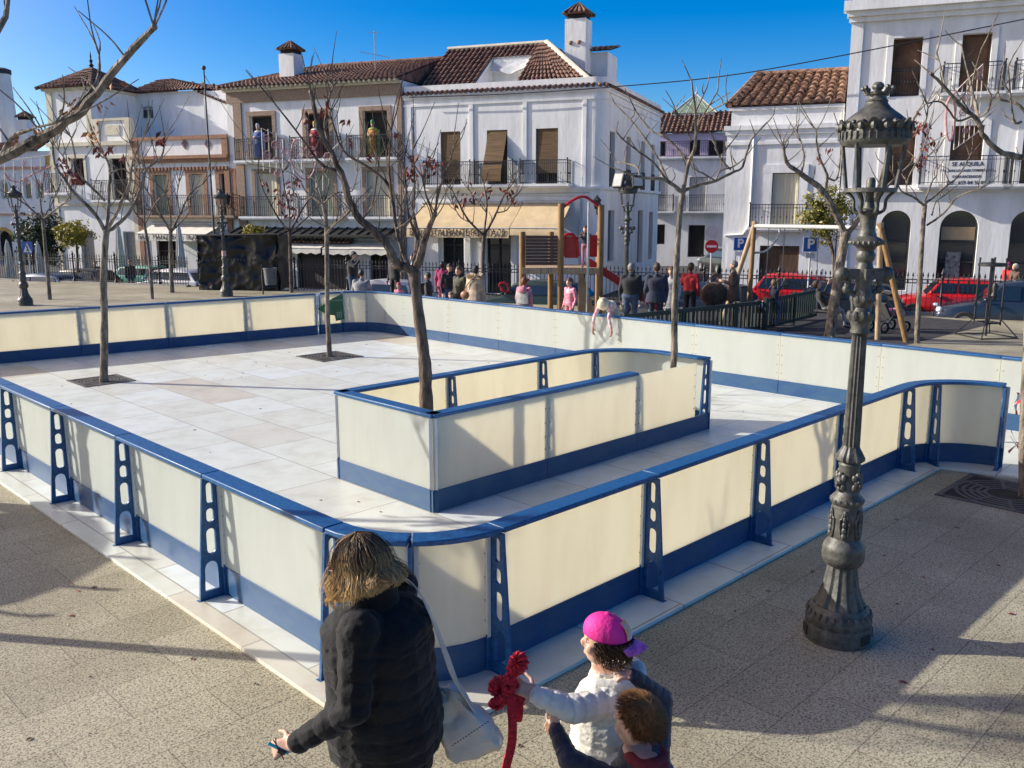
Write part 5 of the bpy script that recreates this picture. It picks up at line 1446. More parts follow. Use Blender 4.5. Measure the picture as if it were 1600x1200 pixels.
    for j in range(n):                                # flared crest of leaves
        a = 2 * math.pi * j / n; c, s = math.cos(a), math.sin(a); tx, ty = -s, c
        q0, q1, q2 = lr(48, lz(204)), lr(54, lz(198)), lr(58, lz(191))
        zz = lz(204), lz(197), lz(188 if j % 3 == 0 else 192)
        w_ = .036
        vs = [(q0 * c - tx * w_, q0 * s - ty * w_, zz[0]), (q0 * c + tx * w_, q0 * s + ty * w_, zz[0]), (q1 * c + tx * w_ * 1.05, q1 * s + ty * w_ * 1.05, zz[1]), (q2 * c + tx * .012, q2 * s + ty * .012, zz[2]), (q2 * c - tx * .012, q2 * s - ty * .012, zz[2]), (q1 * c - tx * w_ * 1.05, q1 * s - ty * w_ * 1.05, zz[1])]
        vs2 = [(p[0] - c * .012, p[1] - s * .012, p[2]) for p in vs]
        m.add(vs + vs2, [(0, 1, 2, 3, 4, 5), (11, 10, 9, 8, 7, 6)] + [(i, i + 6, (i + 1) % 6 + 6, (i + 1) % 6) for i in range(6)], 0, False)
        m.ell((q1 * c, q1 * s, zz[1] - .01), (.02, .02, .025), 6, 5); m.ell((q0 * c * .97, q0 * s * .97, lz(194)), (.022, .022, .022), 6, 5)
    m.build('crest', M_LAMPG, root, fix=False); m = MB()
    n = 8
    for j in range(n):                                # crown on top
        a = 2 * math.pi * j / n + .2; c, s = math.cos(a), math.sin(a); q = lr(17, lz(146)); q2 = lr(22, lz(140))
        m.tube([(q * c, q * s, lz(147)), (q * 1.12 * c, q * 1.12 * s, lz(144)), (q2 * c, q2 * s, lz(139))], [.016, .012, .007], 6); m.ell((q2 * c, q2 * s, lz(138)), (.016, .016, .016), 6, 5)
    m.tube([(0, 0, lz(145)), (0, 0, lz(136))], .018, 8); m.ell((0, 0, lz(135)), (.04, .04, .03), 8, 6)
    m.build('crown_finial', M_LAMPG, root, fix=False)
    return root
lamp = make_lamp('large grey cast iron street lamp in the foreground at right with a carved base')
lamp.location = LB; lamp.rotation_euler = (0, 0, R(6))
proto = make_lamp('far left iron street lamp on the open square', False)
proto.location = G(40, 477)
l2 = copy_tree(proto); l2.location = G(354, 463); l2.rotation_euler.z = R(20); l2['label'] = 'dark street lamp with red tape round it in front of the black stall'
m = MB(); m.lathe([(.075, 1.42), (.078, 1.5), (.072, 1.62)], 12); m.build('tape_band', mat('red_white_tape', (.6, .55, .5), .5, .1, 14, col2=(.55, .04, .03)), l2)
l3 = copy_tree(proto); l3.location = G(976, 521); l3.rotation_euler.z = R(-15); l3['label'] = 'street lamp with two floodlights on its top, between the two men in dark jackets'
for sg in (-1, 1):
    m = MB(); Mx = Matrix.Translation((sg * .22, -.05, 3.72)) @ Matrix.Rotation(R(sg * 25), 4, 'Z') @ Matrix.Rotation(R(-20), 4, 'X')
    m.box(-.13, .13, -.06, .06, -.17, .17, 0, Mx); m.box(-.11, .11, -.064, -.0601, -.15, .15, 1, Mx); m.bar((0, 0, 3.6), (sg * .2, -.02, 3.6), .03)
    m.build('floodlight', [M_LAMPG, M_GREYT], l3)

def wall_lantern(label, p, rz):
    r = empty('wall_lantern', p, rz, label, 'wall lantern', 'iron wall lanterns')
    m = MB(); m.tube(smooth_path([(0, 0, -.5), (0, -.3, -.35), (0, -.5, -.45), (0, -.55, -.25)]), .025, 6); m.tube(smooth_path([(0, 0, -.1), (0, -.25, -.2), (0, -.5, -.28)]), .02, 6); m.box(-.04, .04, -.02, 0, -.6, 0); m.build('bracket_arm', M_IRON, r)
    m = MB(); m.lathe([(.10, -.24), (.17, .1), (.20, .12), (.16, .18), (.07, .26), (.03, .34)], 6, (0, -.55, 0)); m.build('lantern', M_IRON, r)
p = FS.P + FS.e * FS.uv(366, 312)[0]; wall_lantern('black wall lantern on a bracket beside the tan brick pilaster', (p.x, p.y, Zv(366, 312)), PH)
p = FS.P + FS.e * FS.uv(938, 318)[0]; wall_lantern('black wall lantern at the rounded corner of the restaurant', (p.x, p.y, Zv(938, 318)), PH)

# ------------------------------------------------------------------ railing round the square
def railing(label, X0, X1):
    a = fence_pt(X0); b = fence_pt(X1)
    root = empty('railing', a, math.atan2(fdir.y, fdir.x), label, 'railing', 'spiked iron railings')
    L = (b - a).length
    m = MB()
    for z, t in ((.12, .035), (.92, .03), (1.02, .03)): m.bar((0, 0, z), (L, 0, z), t, t)
    n = int(L / .135)
    for k in range(n + 1):
        x = L * k / n
        m.bar((x, 0, .0), (x, 0, 1.14), .019, .019)
        m.add([(x - .03, 0, 1.13), (x, -.012, 1.13), (x + .03, 0, 1.13), (x, .012, 1.13), (x, 0, 1.25), (x, 0, 1.09)], [(0, 1, 4), (1, 2, 4), (2, 3, 4), (3, 0, 4), (1, 0, 5), (2, 1, 5), (3, 2, 5), (0, 3, 5)], 0, False)
        if k % 2: m.ell((x, 0, .97), (.035, .012, .04), 6, 4)
    m.build('bars', M_IRON, root, fix=False)
    for k in range(int(L / 2.3) + 1):
        m = MB(); m.lathe([(.07, 0), (.07, .12), (.04, .16), (.036, .5), (.05, .53), (.036, .56), (.034, 1.05), (.055, 1.09), (.03, 1.14), (.055, 1.2), (.03, 1.27), (.005, 1.36)], 10, (min(k * 2.3, L), -.001, 0)); m.build('post', M_IRON, root)
    m = MB(); m.box(0, L, -.14, .14, -.0, .06); m.build('kerb', M_PVT, root)
railing('iron railing with spear tips along the left of the square, cars below it', -23.0, FENCE0.x + (G(308, 445).x - FENCE0.x))
railing('iron railing between the black stall and the lamp with floodlights', fence_pt(-8.3).x, 3.9)
railing('iron railing behind the swing and playground, in front of the parked red cars', 4.0, 15.5)

# ------------------------------------------------------------------ black sheeted stall
def crumple(mb, a, b, c, d, nu, nv, amp, seed):
    a, b, c, d = (Vector(p) for p in (a, b, c, d)); nn = (b - a).cross(d - a).normalized()
    vs = []
    for j in range(nv + 1):
        for i in range(nu + 1):
            f, g = i / nu, j / nv
            p = a.lerp(b, f).lerp(d.lerp(c, f), g)
            e = 1.0
            h = noise.noise(p * .9 + Vector((seed, 0, 0))) * 1.1 - abs(noise.noise(Vector((p.x * 1.1 + p.z * .8, p.y, p.z * 1.9 - p.x * .6)) + Vector((0, seed, 0)))) * 1.3 - abs(noise.noise(Vector((p.x * 3 + p.z * 2, p.y * 2, p.z * 3 - p.x * 2.2)))) * .4
            vs.append(p + nn * (h * amp * e) + Vector((0, 0, -.02 * math.sin(f * 9))))
    mb.add(vs, [(j * (nu + 1) + i, j * (nu + 1) + i + 1, (j + 1) * (nu + 1) + i + 1, (j + 1) * (nu + 1) + i) for j in range(nv) for i in range(nu)], 0, True)
M_TARP = mat('black_plastic_sheet', (.006, .006, .006), .42, .1, 4, .15, 12)
q0 = G(311, 453); q1 = G(436, 455)
st = empty('covered_stall', q0, 0, 'market stall wrapped in shiny black plastic sheeting', 'stall')
d_ = (q1 - q0); bkv = Vector((-.05, 2.2, 0)); hz = PY(311, 368, q0.y).z; hz2 = PY(432, 366, q1.y).z
m = MB()
tl, tr_ = Vector((0, 0, hz)), d_ + Vector((0, 0, hz2))
crumple(m, (0, 0, .03), d_, tr_, tl, 60, 44, .17, 3.1); crumple(m, d_, d_ + bkv, tr_ + bkv, tr_, 20, 24, .08, 7.7); crumple(m, bkv, (0, 0, 0), tl, tl + bkv, 20, 24, .08, 5.1); crumple(m, tl, tr_, tr_ + bkv, tl + bkv, 24, 12, .06, 9.9)
m.build('sheeting', M_TARP, st, fix=False, angle=180)
m = MB()
m.tube([tl + Vector((0, -.03, 0)), tr_ + Vector((0, -.03, 0))], .03, 6)
for k in range(26): m.ell(tl.lerp(tr_, k / 25) + Vector((0, -.05, -.95)), (.03, .02, .03), 6, 4)
m.build('seam', M_IRON, st)

# ------------------------------------------------------------------ flagpole, signs, cables
p = PY(333, 340, 44); base = Vector((p.x, p.y, street_z(p.x))); zt = PY(330, 106, 44).z
r = empty('flagpole', base, 0, 'tall thin grey flagpole in front of the brick trimmed house', 'flagpole')
m = MB(); m.tube([(0, 0, 0), (0, 0, zt - base.z)], [.055, .035], 10); m.build('pole', M_GREYP if 'M_GREYP' in globals() else M_LAMPG, r)
m = MB(); m.ell((0, 0, zt - base.z), .11, 8, 6); m.build('finial', M_LAMPG, r)
for (q, w_) in (((262, 128), 1), ((410, 150), 1)):
    pass
def signpost(label, u, v, Y, h, kind):
    p = PY(u, v, Y); b = Vector((p.x, p.y, street_z(p.x)))
    r = empty('road_sign', b, PH * .5, label, 'road sign', 'road signs')
    z = p.z - b.z
    m = MB(); m.tube([(0, .04, 0), (0, .04, z + h * .5)], .03, 8); m.build('pole', M_GREYT, r)
    s = h / 2
    red = mat('sign_red', (.55, .015, .02), .4, .04); blu = mat('sign_blue', (.015, .09, .38), .4, .04); wh = mat('sign_white', (.78, .78, .78), .4, .03)
    Rx = Matrix.Rotation(R(90), 4, 'X')
    if kind == 'noentry':
        m = MB(); m.lathe([(.0, -.01), (s, -.01), (s, .01), (0, .01)], 28, M=Matrix.Translation((0, 0, z)) @ Rx); d = m.build('disc', red, r)
        m = MB(); m.box(-s * .72, s * .72, -.018, -.0105, z - s * .17, z + s * .17); m.build('bar', wh, d)
        m = MB(); m.lathe([(.0, -.01), (s, -.01), (s, .01), (0, .01)], 28, M=Matrix.Translation((0, .0, z + h * 1.12)) @ Rx); m.build('disc', M_GREYT, r)
    elif kind == 'P':
        m = MB(); m.box(-s, s, -.01, .01, z - s, z + s); d = m.build('plate', wh, r)
        m = MB(); m.box(-s * .9, s * .9, -.014, -.0101, z - s * .9, z + s * .9); m.build('blue_field', blu, d)
        text_obj('P', h * .86, wh, d, Matrix.Translation((0, -.018, z + s * .03)) @ Rx, name='letter', bold=.012)
        m = MB(); m.box(-s * .6, s * .6, -.009, .009, z - s * 1.75, z - s * 1.12); m.build('lower_plate', wh if u < 1200 else M_GREYT, r)
    else:
        m = MB(); m.box(-s, s, -.01, .01, z - s, z + s); d = m.build('plate', blu, r)
        m = MB(); m.prism([(-s * .8, z - s * .75), (s * .8, z - s * .75), (0, z + s * .8)], -.015, -.0101); m.build('triangle', wh, d)
        m = MB(); m.tube([(-s * .1, -.02, z + s * .2), (0, -.02, z - s * .2), (-s * .22, -.02, z - s * .6)], .02, 5); m.tube([(0, -.02, z - s * .2), (s * .2, -.02, z - s * .6)], .02, 5); m.tube([(-s * .25, -.02, z - s * .05), (s * .15, -.02, z)], .018, 5); m.ell((-s * .08, -.02, z + s * .33), .03, 6, 5); m.build('walker_symbol', M_IRON, d)
signpost('red no entry sign under a grey disc at the mouth of the lane', 1112, 385, 33, .48, 'noentry')
signpost('blue parking sign on the left, beside the swing frame leg', 1157, 381, 31, .47, 'P')
signpost('blue parking sign on the right, under the yellow green tree', 1267, 382, 29.5, .50, 'P')
signpost('blue pedestrian crossing sign at the far left edge', 43, 387, 40, .52, 'walk')
def cable(name, label, pts, r):
    m = MB(); m.tube(smooth_path(pts, 8), r, 5); o = m.build(name, M_IRON); return tag(o, label, 'cable')
a = FS.P + FS.e * FS.uv(640, 152, .3)[0] + N_ * .3; b = FS.P + FS.e * FS.uv(955, 136, .3)[0] + N_ * .3; c = FS.P + FS.e * FS.uv(1330, 84, .6)[0] + N_ * .6; d = FS.P + FS.e * FS.uv(1640, 22, .6)[0] + N_ * .6
cable('overhead_cable', 'black overhead cable running across the house fronts and over the lane', [(a.x, a.y, Zv(640, 152, .3)), ((a.x + b.x) / 2, (a.y + b.y) / 2, Zv(790, 147, .3)), (b.x, b.y, Zv(955, 136, .3)), ((b + c).x / 2, (b + c).y / 2, Zv(1140, 118, .5)), (c.x, c.y, Zv(1330, 84, .6)), (d.x, d.y, Zv(1640, 22, .6))], .022)
a = base + Vector((0, 0, zt - base.z - .3))
cable('stay_wire', 'thin wire from the flagpole top to the king balcony house', [a, a.lerp(PY(408, 240, 42.8), .5) + Vector((0, 0, -.3)), PY(408, 240, 42.8)], .012)
# television aerial
rb_ = PY(586, 95, 44)
r = empty('tv_aerial', rb_, 0, 'television aerial on the ridge of the king balcony house', 'aerial')
zt2 = PY(586, 48, 44).z - rb_.z
m = MB(); m.tube([(0, 0, -.4), (0, 0, zt2)], .02, 5); m.build('mast', M_GREYT, r)
m = MB(); m.bar((-.7, 0, zt2 * .3), (.7, 0, zt2 * .12), .02)
for k in range(9): x = -.65 + k * .16; m.bar((x, -.2, zt2 * .3 - (x + .7) * .2), (x, .2, zt2 * .3 - (x + .7) * .2), .012)
m.bar((-.35, 0, zt2 * .95), (.35, 0, zt2 * .92), .018); m.build('antenna', M_GREYT, r)

# ------------------------------------------------------------------ hanging light decorations
M_PINK = mat('pink_tinsel', (.62, .30, .29), .6, .2, 12); M_PALE = mat('pale_tinsel', (.70, .60, .52), .5, .2, 12)
def light_deco(label, Y, ring, discs, strings, bars=()):
    p0 = PY(*ring[0], Y)
    r = empty('light_decoration', p0, 0, label, 'light decoration', 'hanging festive light decorations')
    m = MB(); m.tube(smooth_path([PY(u, v, Y) - p0 for u, v in ring], 5), .032, 6); m.build('garland', M_PINK, r)
    for (u, v, s) in discs:
        m = MB(); c = PY(u, v, Y) - p0; q = s / (CF / Y)
        n = 10
        for k in range(n):
            a0 = 2 * math.pi * k / n; m.tube([c + Vector((q * math.cos(a0), 0, q * math.sin(a0))), c + Vector((q * math.cos(a0 + .63), 0, q * math.sin(a0 + .63)))], .013, 4)
            m.tube([c, c + Vector((q * math.cos(a0), .0, q * math.sin(a0)))], .006, 3)
        m.build('rosette', M_PINK, r)
    m = MB()
    for (s_, e_) in strings: m.tube([PY(*s_, Y) - p0, PY(*e_, Y) - p0], .014, 4)
    m.build('frame', M_PALE, r)
def z2(x, y): return (340 + .35 * x, 60 + .35 * y)
light_deco('pink oval garland with rosettes hanging before the middle balconies', 36.5, [z2(*q) for q in ((360, 450), (335, 470), (328, 540), (350, 600), (395, 630), (430, 590), (440, 520), (425, 480))],
  [z2(*q) + (s,) for q, s in (((360, 510), 9), ((410, 505), 8), ((258, 475), 6), ((222, 520), 6), ((218, 445), 5), ((268, 605), 5), ((300, 505), 5), ((460, 570), 6), ((490, 525), 5), ((260, 540), 4))],
  [(z2(195, 400), z2(205, 590)), (z2(225, 405), z2(235, 600)), (z2(262, 420), z2(262, 600)), (z2(290, 450), z2(290, 600)), (z2(340, 450), z2(340, 620)), (z2(375, 440), z2(375, 620)), (z2(440, 560), z2(440, 700)), (z2(470, 560), z2(470, 680)), (z2(195, 400), z2(300, 450)), (z2(300, 450), z2(440, 560)), (z2(440, 560), z2(550, 460))])
def z5(x, y): return (1280 + .4 * x, .4 * y)
light_deco('pink garland and slanted light curtain hanging before the rental banner house', 27, [z5(*q) for q in ((540, 355), (505, 390), (495, 450), (498, 520), (510, 550), (525, 520), (530, 440), (525, 390))],
  [z5(*q) + (s,) for q, s in (((565, 380), 5), ((590, 360), 4), ((560, 440), 5), ((590, 480), 5), ((605, 420), 4), ((570, 510), 4), ((620, 300), 4), ((630, 275), 4))],
  [(z5(540, 350), z5(525, 585)), (z5(560, 330), z5(545, 570)), (z5(580, 315), z5(565, 560)), (z5(600, 300), z5(585, 545)), (z5(620, 280), z5(605, 530)), (z5(640, 255), z5(622, 515)), (z5(540, 350), z5(640, 250)), (z5(525, 585), z5(622, 515)), (z5(532, 470), z5(630, 380))])
def z1(x, y): return (.35 * x, 60 + .35 * y)
light_deco('faint pale light curtain with small rosettes hanging at the far left', 40, [z1(*q) for q in ((20, 600), (40, 630), (80, 640), (120, 620), (160, 600), (230, 570))],
  [z1(*q) + (s,) for q, s in (((40, 620), 4), ((70, 580), 3), ((110, 560), 4), ((120, 640), 4), ((160, 580), 3), ((170, 650), 4), ((220, 690), 4), ((200, 610), 3))],
  [(z1(20, 545), z1(20, 700)), (z1(60, 540), z1(62, 690)), (z1(100, 535), z1(102, 700)), (z1(140, 530), z1(142, 700)), (z1(180, 530), z1(182, 690)), (z1(225, 520), z1(226, 690)), (z1(10, 548), z1(240, 518))])

# ------------------------------------------------------------------ sunshades, bins, bench, rack
def parasol(label, u, v0, v1, Y):
    p = PY(u, v1, Y); b = Vector((p.x, p.y, street_z(p.x))); zt = PY(u, v0, Y).z - b.z
    r = empty('closed_parasol', b, 0, label, 'parasol', 'closed parasols')
    m = MB(); m.tube([(0, 0, 0), (0, 0, zt + .1)], .03, 6); m.lathe([(.3, 0), (.3, .06), (.05, .1)], 12); m.build('pole', M_GREYT, r)
    m = MB(); n = 24; prf = [(.05, zt + .05), (.12, zt - .2), (.2, zt * .62), (.26, zt * .42), (.2, zt * .3)]
    m.lathe(prf, 32, flute=.45, nfl=8); m.build('canopy', M_AWNW, r)
parasol('closed white parasol at the far left edge behind the railing', 16, 378, 430, 42)
parasol('closed white parasol between the pedestrian sign and dark green tree', 63, 380, 428, 42.5)
parasol('tall closed pale parasol before the shutter of the tower house', 190, 352, 425, 44)
parasol('closed parasol under the bar awning with the written valance', 283, 352, 415, 43)
def bin_(label, p):
    r = empty('litter_bin', p, 0, label, 'litter bin', 'grey litter bins')
    m = MB(); m.lathe([(.2, .35), (.24, .9), (.26, .92), (.26, .96), (.2, .97), (.19, .6)], 16, caps=False); m.lathe([(.2, .35), (.19, .36)], 16); m.build('bucket', mat('bin_dark_grey', (.12, .12, .115), .6, .2, 6), r)
    m = MB(); m.tube([(-.3, 0, 0), (-.3, 0, 1.1)], .03, 6); m.bar((-.3, 0, .8), (-.2, 0, .8), .03); m.build('post', M_IRON, r)
bin_('grey litter bin beside the black stall', G(424, 460)); bin_('grey litter bin beside the swing frame, before the red car', G(1162, 507) + Vector((.2, 1.2, 0)))
b = G(402, 452); b.y += 1.0
r = empty('bench', (b.x, b.y, 0), R(-18), 'brown wooden slatted bench right of the black stall', 'bench')
m = MB()
for k in range(3): m.box(-.9, .9, -.05 - k * .13 - .1, -.05 - k * .13, .43, .46)
m.build('seat', M_WOODB, r); m = MB()
for k in range(3): m.box(-.9, .9, .0, .03, .55 + k * .13, .65 + k * .13)
m.build('backrest', M_WOODB, r)
for x in (-.75, .75):
    m = MB(); m.bar((x, -.4, 0), (x, -.4, .42), .05); m.bar((x, .04, 0), (x, .06, .92), .05); m.bar((x, -.4, .40), (x, .04, .40), .05); m.build('leg', M_IRON, r)
b = G(1540, 526)
r = empty('metal_rack', b, R(10), 'thin dark metal tower frame with splayed feet at right on the paving', 'metal rack')
hz = PY(1540, 404, b.y).z
m = MB()
for sx in (-.2, .2):
    for sy in (-.2, .2):
        m.bar((sx, sy, .3), (sx, sy, hz), .03); m.ell((sx, sy, hz), .03, 6, 4); m.bar((sx, sy, .45), (sx * 2.4, sy * 2.4, .02), .025)
for z in (.35, hz - .12):
    for s in (-.2, .2): m.bar((-.2, s, z), (.2, s, z), .03, .04); m.bar((s, -.2, z), (s, .2, z), .03, .0401)
m.lathe([(.3, hz - .18), (.32, hz - .17), (.32, hz - .12), (.3, hz - .11)], 20, caps=False)
for s in (-.48, .48): m.bar((-.48, s, .02), (.48, s, .02), .025); m.bar((s, -.48, .02), (s, .48, .02), .025, .026)
m.tube([(0, 0, .02), (0, 0, hz)], .025, 6)
m.build('frame', M_IRON, r)
m = MB(); m.lathe([(.05, .9), (.09, 1.0), (.05, 1.1), (.08, 1.2), (.04, 1.3)], 10, (.08, -.05, 0)); m.build('ornament', M_IRON, r)

# ------------------------------------------------------------------ playground
M_WOODY = mat('orange_play_wood', (.28, .155, .055), .6, .3, 6, .2, stretch=(6, 6, .5)); M_WOODP = mat('pale_play_wood', (.42, .31, .19), .7, .3, 6, .2, stretch=(6, 6, .5))
M_RED = mat('red_play_plastic', (.42, .012, .015), .35, .1, 6); M_DKW = mat('dark_slat_wood', (.10, .055, .04), .7, .3, 4, .5, stretch=(1, 1, 18))
YT = 23.6
pt = lambda x, y, Y=YT: PY(600 + .4 * x, .4 * y, Y)
tb = pt(690, 1200); tb.z = 0; tb.x = pt(690, 1000).x
r = empty('play_tower', tb, 0, 'wooden play tower with brown slatted panel, red slide and metal pole', 'play tower')
L_ = lambda x, y, Y=YT: pt(x, y, Y) - tb
def post(a, zt, w_, mm=M_WOODY):
    m = MB(); m.tube([(a.x, a.y, 0), (a.x, a.y, zt)], w_, 12); m.build('post', mm, r, bevel=.01)
A = L_(690, 1000); B = L_(845, 1000); z_hi = L_(690, 795).z
post(A, z_hi, .085); post(Vector((B.x, B.y, 0)), L_(848, 800).z, .085); 
Cc = L_(540, 1000, YT + .2); post(Cc, L_(540, 905, YT + .2).z, .085); Dd = L_(652, 1000, YT + 1.5); post(Dd, L_(650, 905, YT + 1.5).z, .08); post(Vector((B.x + .1, 1.5, 0)), L_(845, 905, YT + 1.5).z, .08)
zp = L_(690, 1055).z
m = MB(); m.box(Cc.x, B.x, -.05, .05, zp - .1, zp + .06); m.box(Cc.x, B.x + .1, 1.4, 1.5, zp - .1, zp + .06); m.box(Cc.x + .05, B.x, .051, 1.39, zp - .02, zp + .04); m.build('platform', M_WOODP, r)
m = MB(); za, zc = L_(600, 1035).z, L_(600, 920).z
n = 9
for k in range(n): m.box(Cc.x + .09, A.x - .09, -.03, .02, za + (zc - za) * k / n + .006, za + (zc - za) * (k + 1) / n - .006)
m.build('slat_panel', M_DKW, r)
m = MB(); zr = L_(700, 815).z; m.tube(smooth_path([(A.x, A.y, zr - .02), ((A.x * .5 + B.x * .5) - .25, A.y, zr + .2), ((A.x + B.x) / 2 + .1, A.y, zr + .3), (B.x, B.y, zr)]), .035, 8); m.build('arch_rail', M_RED, r)
Pp = L_(797, 1000, YT - .25); m = MB(); m.tube([(Pp.x, Pp.y, 0), (Pp.x, Pp.y, L_(797, 790).z)], .035, 10); m.build('fireman_pole', mat('galvanised_steel', (.45, .46, .48), .35, .1, 6, metal=.8), r)
m = MB(); ra, rb2 = L_(702, 925), L_(748, 1010)
m.box(A.x + .12, rb2.x + .1, .3, .34, rb2.z, ra.z); m.tube(smooth_path([(A.x + .1, .28, rb2.z + .05), (A.x + .1, .28, ra.z), (rb2.x, .28, ra.z), (rb2.x + .1, .28, rb2.z + .05)]), .04, 8); m.build('side_panel', M_RED, r); m = MB(); m.box(B.x - .3, B.x + .05, .9, .94, rb2.z, ra.z + .02); m.build('side_panel', M_RED, r)
m = MB()
s0 = Vector((B.x - .25, .75, zp + .08)); s1 = Vector((B.x + 1.75, .55, .28)); s2 = Vector((B.x + 2.2, .5, .2))
for (p, q) in ((s0, s1), (s1, s2)):
    for off, w_, hh in ((0, .46, .03), (-.24, .03, .2), (.24, .03, .2)):
        m.bar(p + Vector((0, off, hh / 2)), q + Vector((0, off, hh / 2)), w_, hh)
m.build('slide', M_RED, r)
m = MB(); m.prism([(A.x + .5, 0), (A.x + 1.05, 0), (A.x + .62, zp - .1), (A.x + .5, zp - .1)], .3, .36); m.build('climbing_board', mat('tan_board', (.42, .30, .17), .7, .15, 4), r)
# spring rider
b = G(800, 474); b.y += .2
r = empty('spring_rider', b, 0, 'red tubular spring rider beside the girl in grey and pink', 'spring rider')
m = MB(); pp = [Vector((.1 * math.cos(t * .8), .1 * math.sin(t * .8), .05 + t * .0085)) for t in range(40)]; m.tube(pp, .015, 5); m.build('spring', M_IRON, r)
m = MB(); m.tube(smooth_path([(-.35, 0, .5), (-.25, 0, .38), (.2, 0, .4), (.4, 0, .65), (.55, 0, .8)]), .05, 8); m.tube([(.3, -.22, .72), (.3, .22, .72)], .025, 6); m.tube(smooth_path([(-.35, 0, .5), (-.42, 0, .62), (-.2, 0, .66), (-.1, 0, .45)]), .035, 8); m.build('body', M_RED, r)
# swing
q = [G(1127, 507), G(1168, 511), G(1371, 531), G(1416, 535)]
ta = (q[0] + q[1]) / 2; tb2 = (q[2] + q[3]) / 2
za = PY(1178, 357, ta.y).z; zb2_ = PY(1378, 352, tb2.y).z; zs = (za + zb2_) / 2
ta = PY(1178, 357, ta.y); tb2 = PY(1376, 357, tb2.y); ta.z = tb2.z = zs
r = empty('swing', (q[0] + q[3]) / 2, 0, 'wooden A-frame swing with a pale metal top bar', 'swing'); o = r.location.copy()
for i, (a, t_) in enumerate(((q[0], ta), (q[1], ta), (q[2], tb2), (q[3], tb2))):
    m = MB(); m.tube([a - o, t_ - o + (t_ - a).normalized() * .12], .065, 12); m.build('leg', (M_WOODP, M_WOODY, M_WOODP, M_WOODY)[i], r)
m = MB(); m.tube([ta - o, tb2 - o], .055, 10); m.build('top_bar', mat('grey_painted_tube', (.5, .5, .47), .5, .1, 5), r)
def sling(f, seat=True, name='chain_seat', dx=(0, 0, 0), low=.45, w_=.24):
    c = ta.lerp(tb2, f) - o; t_ = (tb2 - ta).normalized(); bot = c + Vector(dx); bot.z = low
    for s in (-1, 1):
        m = MB(); m.tube([c + t_ * (w_ * s), bot + t_ * (w_ * s)], .012, 5); m.ell(c + t_ * (w_ * s), .05, 8, 6); m.build('chain', M_STEELDK, r)
    m = MB(); m.bar(bot - t_ * (w_ + .03), bot + t_ * (w_ + .03), .16, .035); m.build('swing_seat', M_IRON, r)
    return bot + o
SW1 = sling(.2); SW2 = sling(.60, dx=(0.0, -.35, 0), low=.62)
m = MB(); c = ta - o; m.tube(smooth_path([c + Vector((0, 0, -.7)), c + Vector((.35, -.1, -.62)), c + Vector((.6, -.15, -.25)), c + Vector((.62, -.15, -.05))]), .03, 7); m.build('brace', mat('grey_painted_tube', (.5, .5, .47), .5), r)
# low green fence
M_GRF = mat('dark_green_fence', (.011, .026, .019), .5, .2, 6)
def picket(label, a, b, hgt=.8):
    root = empty('picket_fence', a, math.atan2(b.y - a.y, b.x - a.x), label, 'fence', 'low green playground fences'); L = (b - a).length
    m = MB(); n = int(L / .15)
    for k in range(n + 1): x = L * k / n; m.box(x - .035, x + .035, -.012, .012, .08, hgt - .08)
    m.build('pickets', M_GRF, root)
    m = MB()
    for z in (.14, hgt - .06): m.box(0, L, -.035, -.0121, z - .035, z + .035)
    m.box(0, L, -.04, .03, hgt - .0799, hgt); m.build('rail', M_GRF, root)
    k = 0
    while k <= L + .1:
        m = MB(); x = min(k, L); m.box(x - .04, x + .04, -.045, .045, 0, hgt + .04); m.build('post', M_GRF, root); k += 1.9
a = G(975, 490, .82); a.z = 0; bpt = G(1274, 499); mid = G(1188, 470, .8); mid.z = 0
picket('low dark green picket fence from behind the lamp to the swing', a, mid)
picket('low green picket fence panel where the boy in dark climbs', mid + Vector((.12, -.02, 0)), bpt, .85)

# ------------------------------------------------------------------ green arrow sheet, barrier tape, kiosk out of view
a = AB(12.02, -18.60); b = AB(12.64, -18.56); e = (b - a).normalized()
r = empty('arrow_sign', a, math.atan2(e.y, e.x), 'green arrow shaped sheet with pale lettering stuck on the corner board', 'arrow sign')
L = (b - a).length
m = MB(); m.prism([(-.12, .66), (L * .5, .90), (L * .95, .99), (L, .36), (L * .62, .33), (L * .58, .47), (L * .3, .5)], -.02, -.014); m.build('sheet', mat('green_sheet', (.03, .13, .045), .5, .15, 5), r)
text_obj('ENTRADA', .07, mat('pale_green_ink', (.3, .42, .3), .6), r, Matrix.Translation((L * .68, -.024, .84)) @ Matrix.Rotation(R(90), 4, 'X'))
m = MB()
for k in range(9): m.box(L * .66 + (k % 3) * .055, L * .66 + (k % 3) * .055 + .035, -.0245, -.0205, .4 + (k // 3) * .055, .44 + (k // 3) * .055)
m.build('printed_badge', mat('pale_green_ink', (.3, .42, .3), .6), r)
M_TAPE, tt, tbsdf, tl_ = nt('red_white_barrier_tape')
tc = tt.nodes.new('ShaderNodeTexCoord'); wv = tt.nodes.new('ShaderNodeTexWave'); wv.inputs['Scale'].default_value = 1.6; wv.inputs['Distortion'].default_value = 0; wv.bands_direction = 'DIAGONAL'
cr = tt.nodes.new('ShaderNodeValToRGB'); cr.color_ramp.interpolation = 'CONSTANT'; cr.color_ramp.elements[0].color = (.75, .72, .7, 1); cr.color_ramp.elements[1].position = .5; cr.color_ramp.elements[1].color = (.6, .03, .03, 1)
tl_.new(tc.outputs['Object'], wv.inputs['Vector']); tl_.new(wv.outputs['Fac'], cr.inputs['Fac']); tl_.new(cr.outputs['Color'], tbsdf.inputs['Base Color'])
base = AB(e0 + .90, -3.02)
r = empty('barrier_tape', base, 0, 'red and white barrier tape tied between the curved barrier end and the right edge tree', 'barrier tape')
tree_p = G(1601, 776)
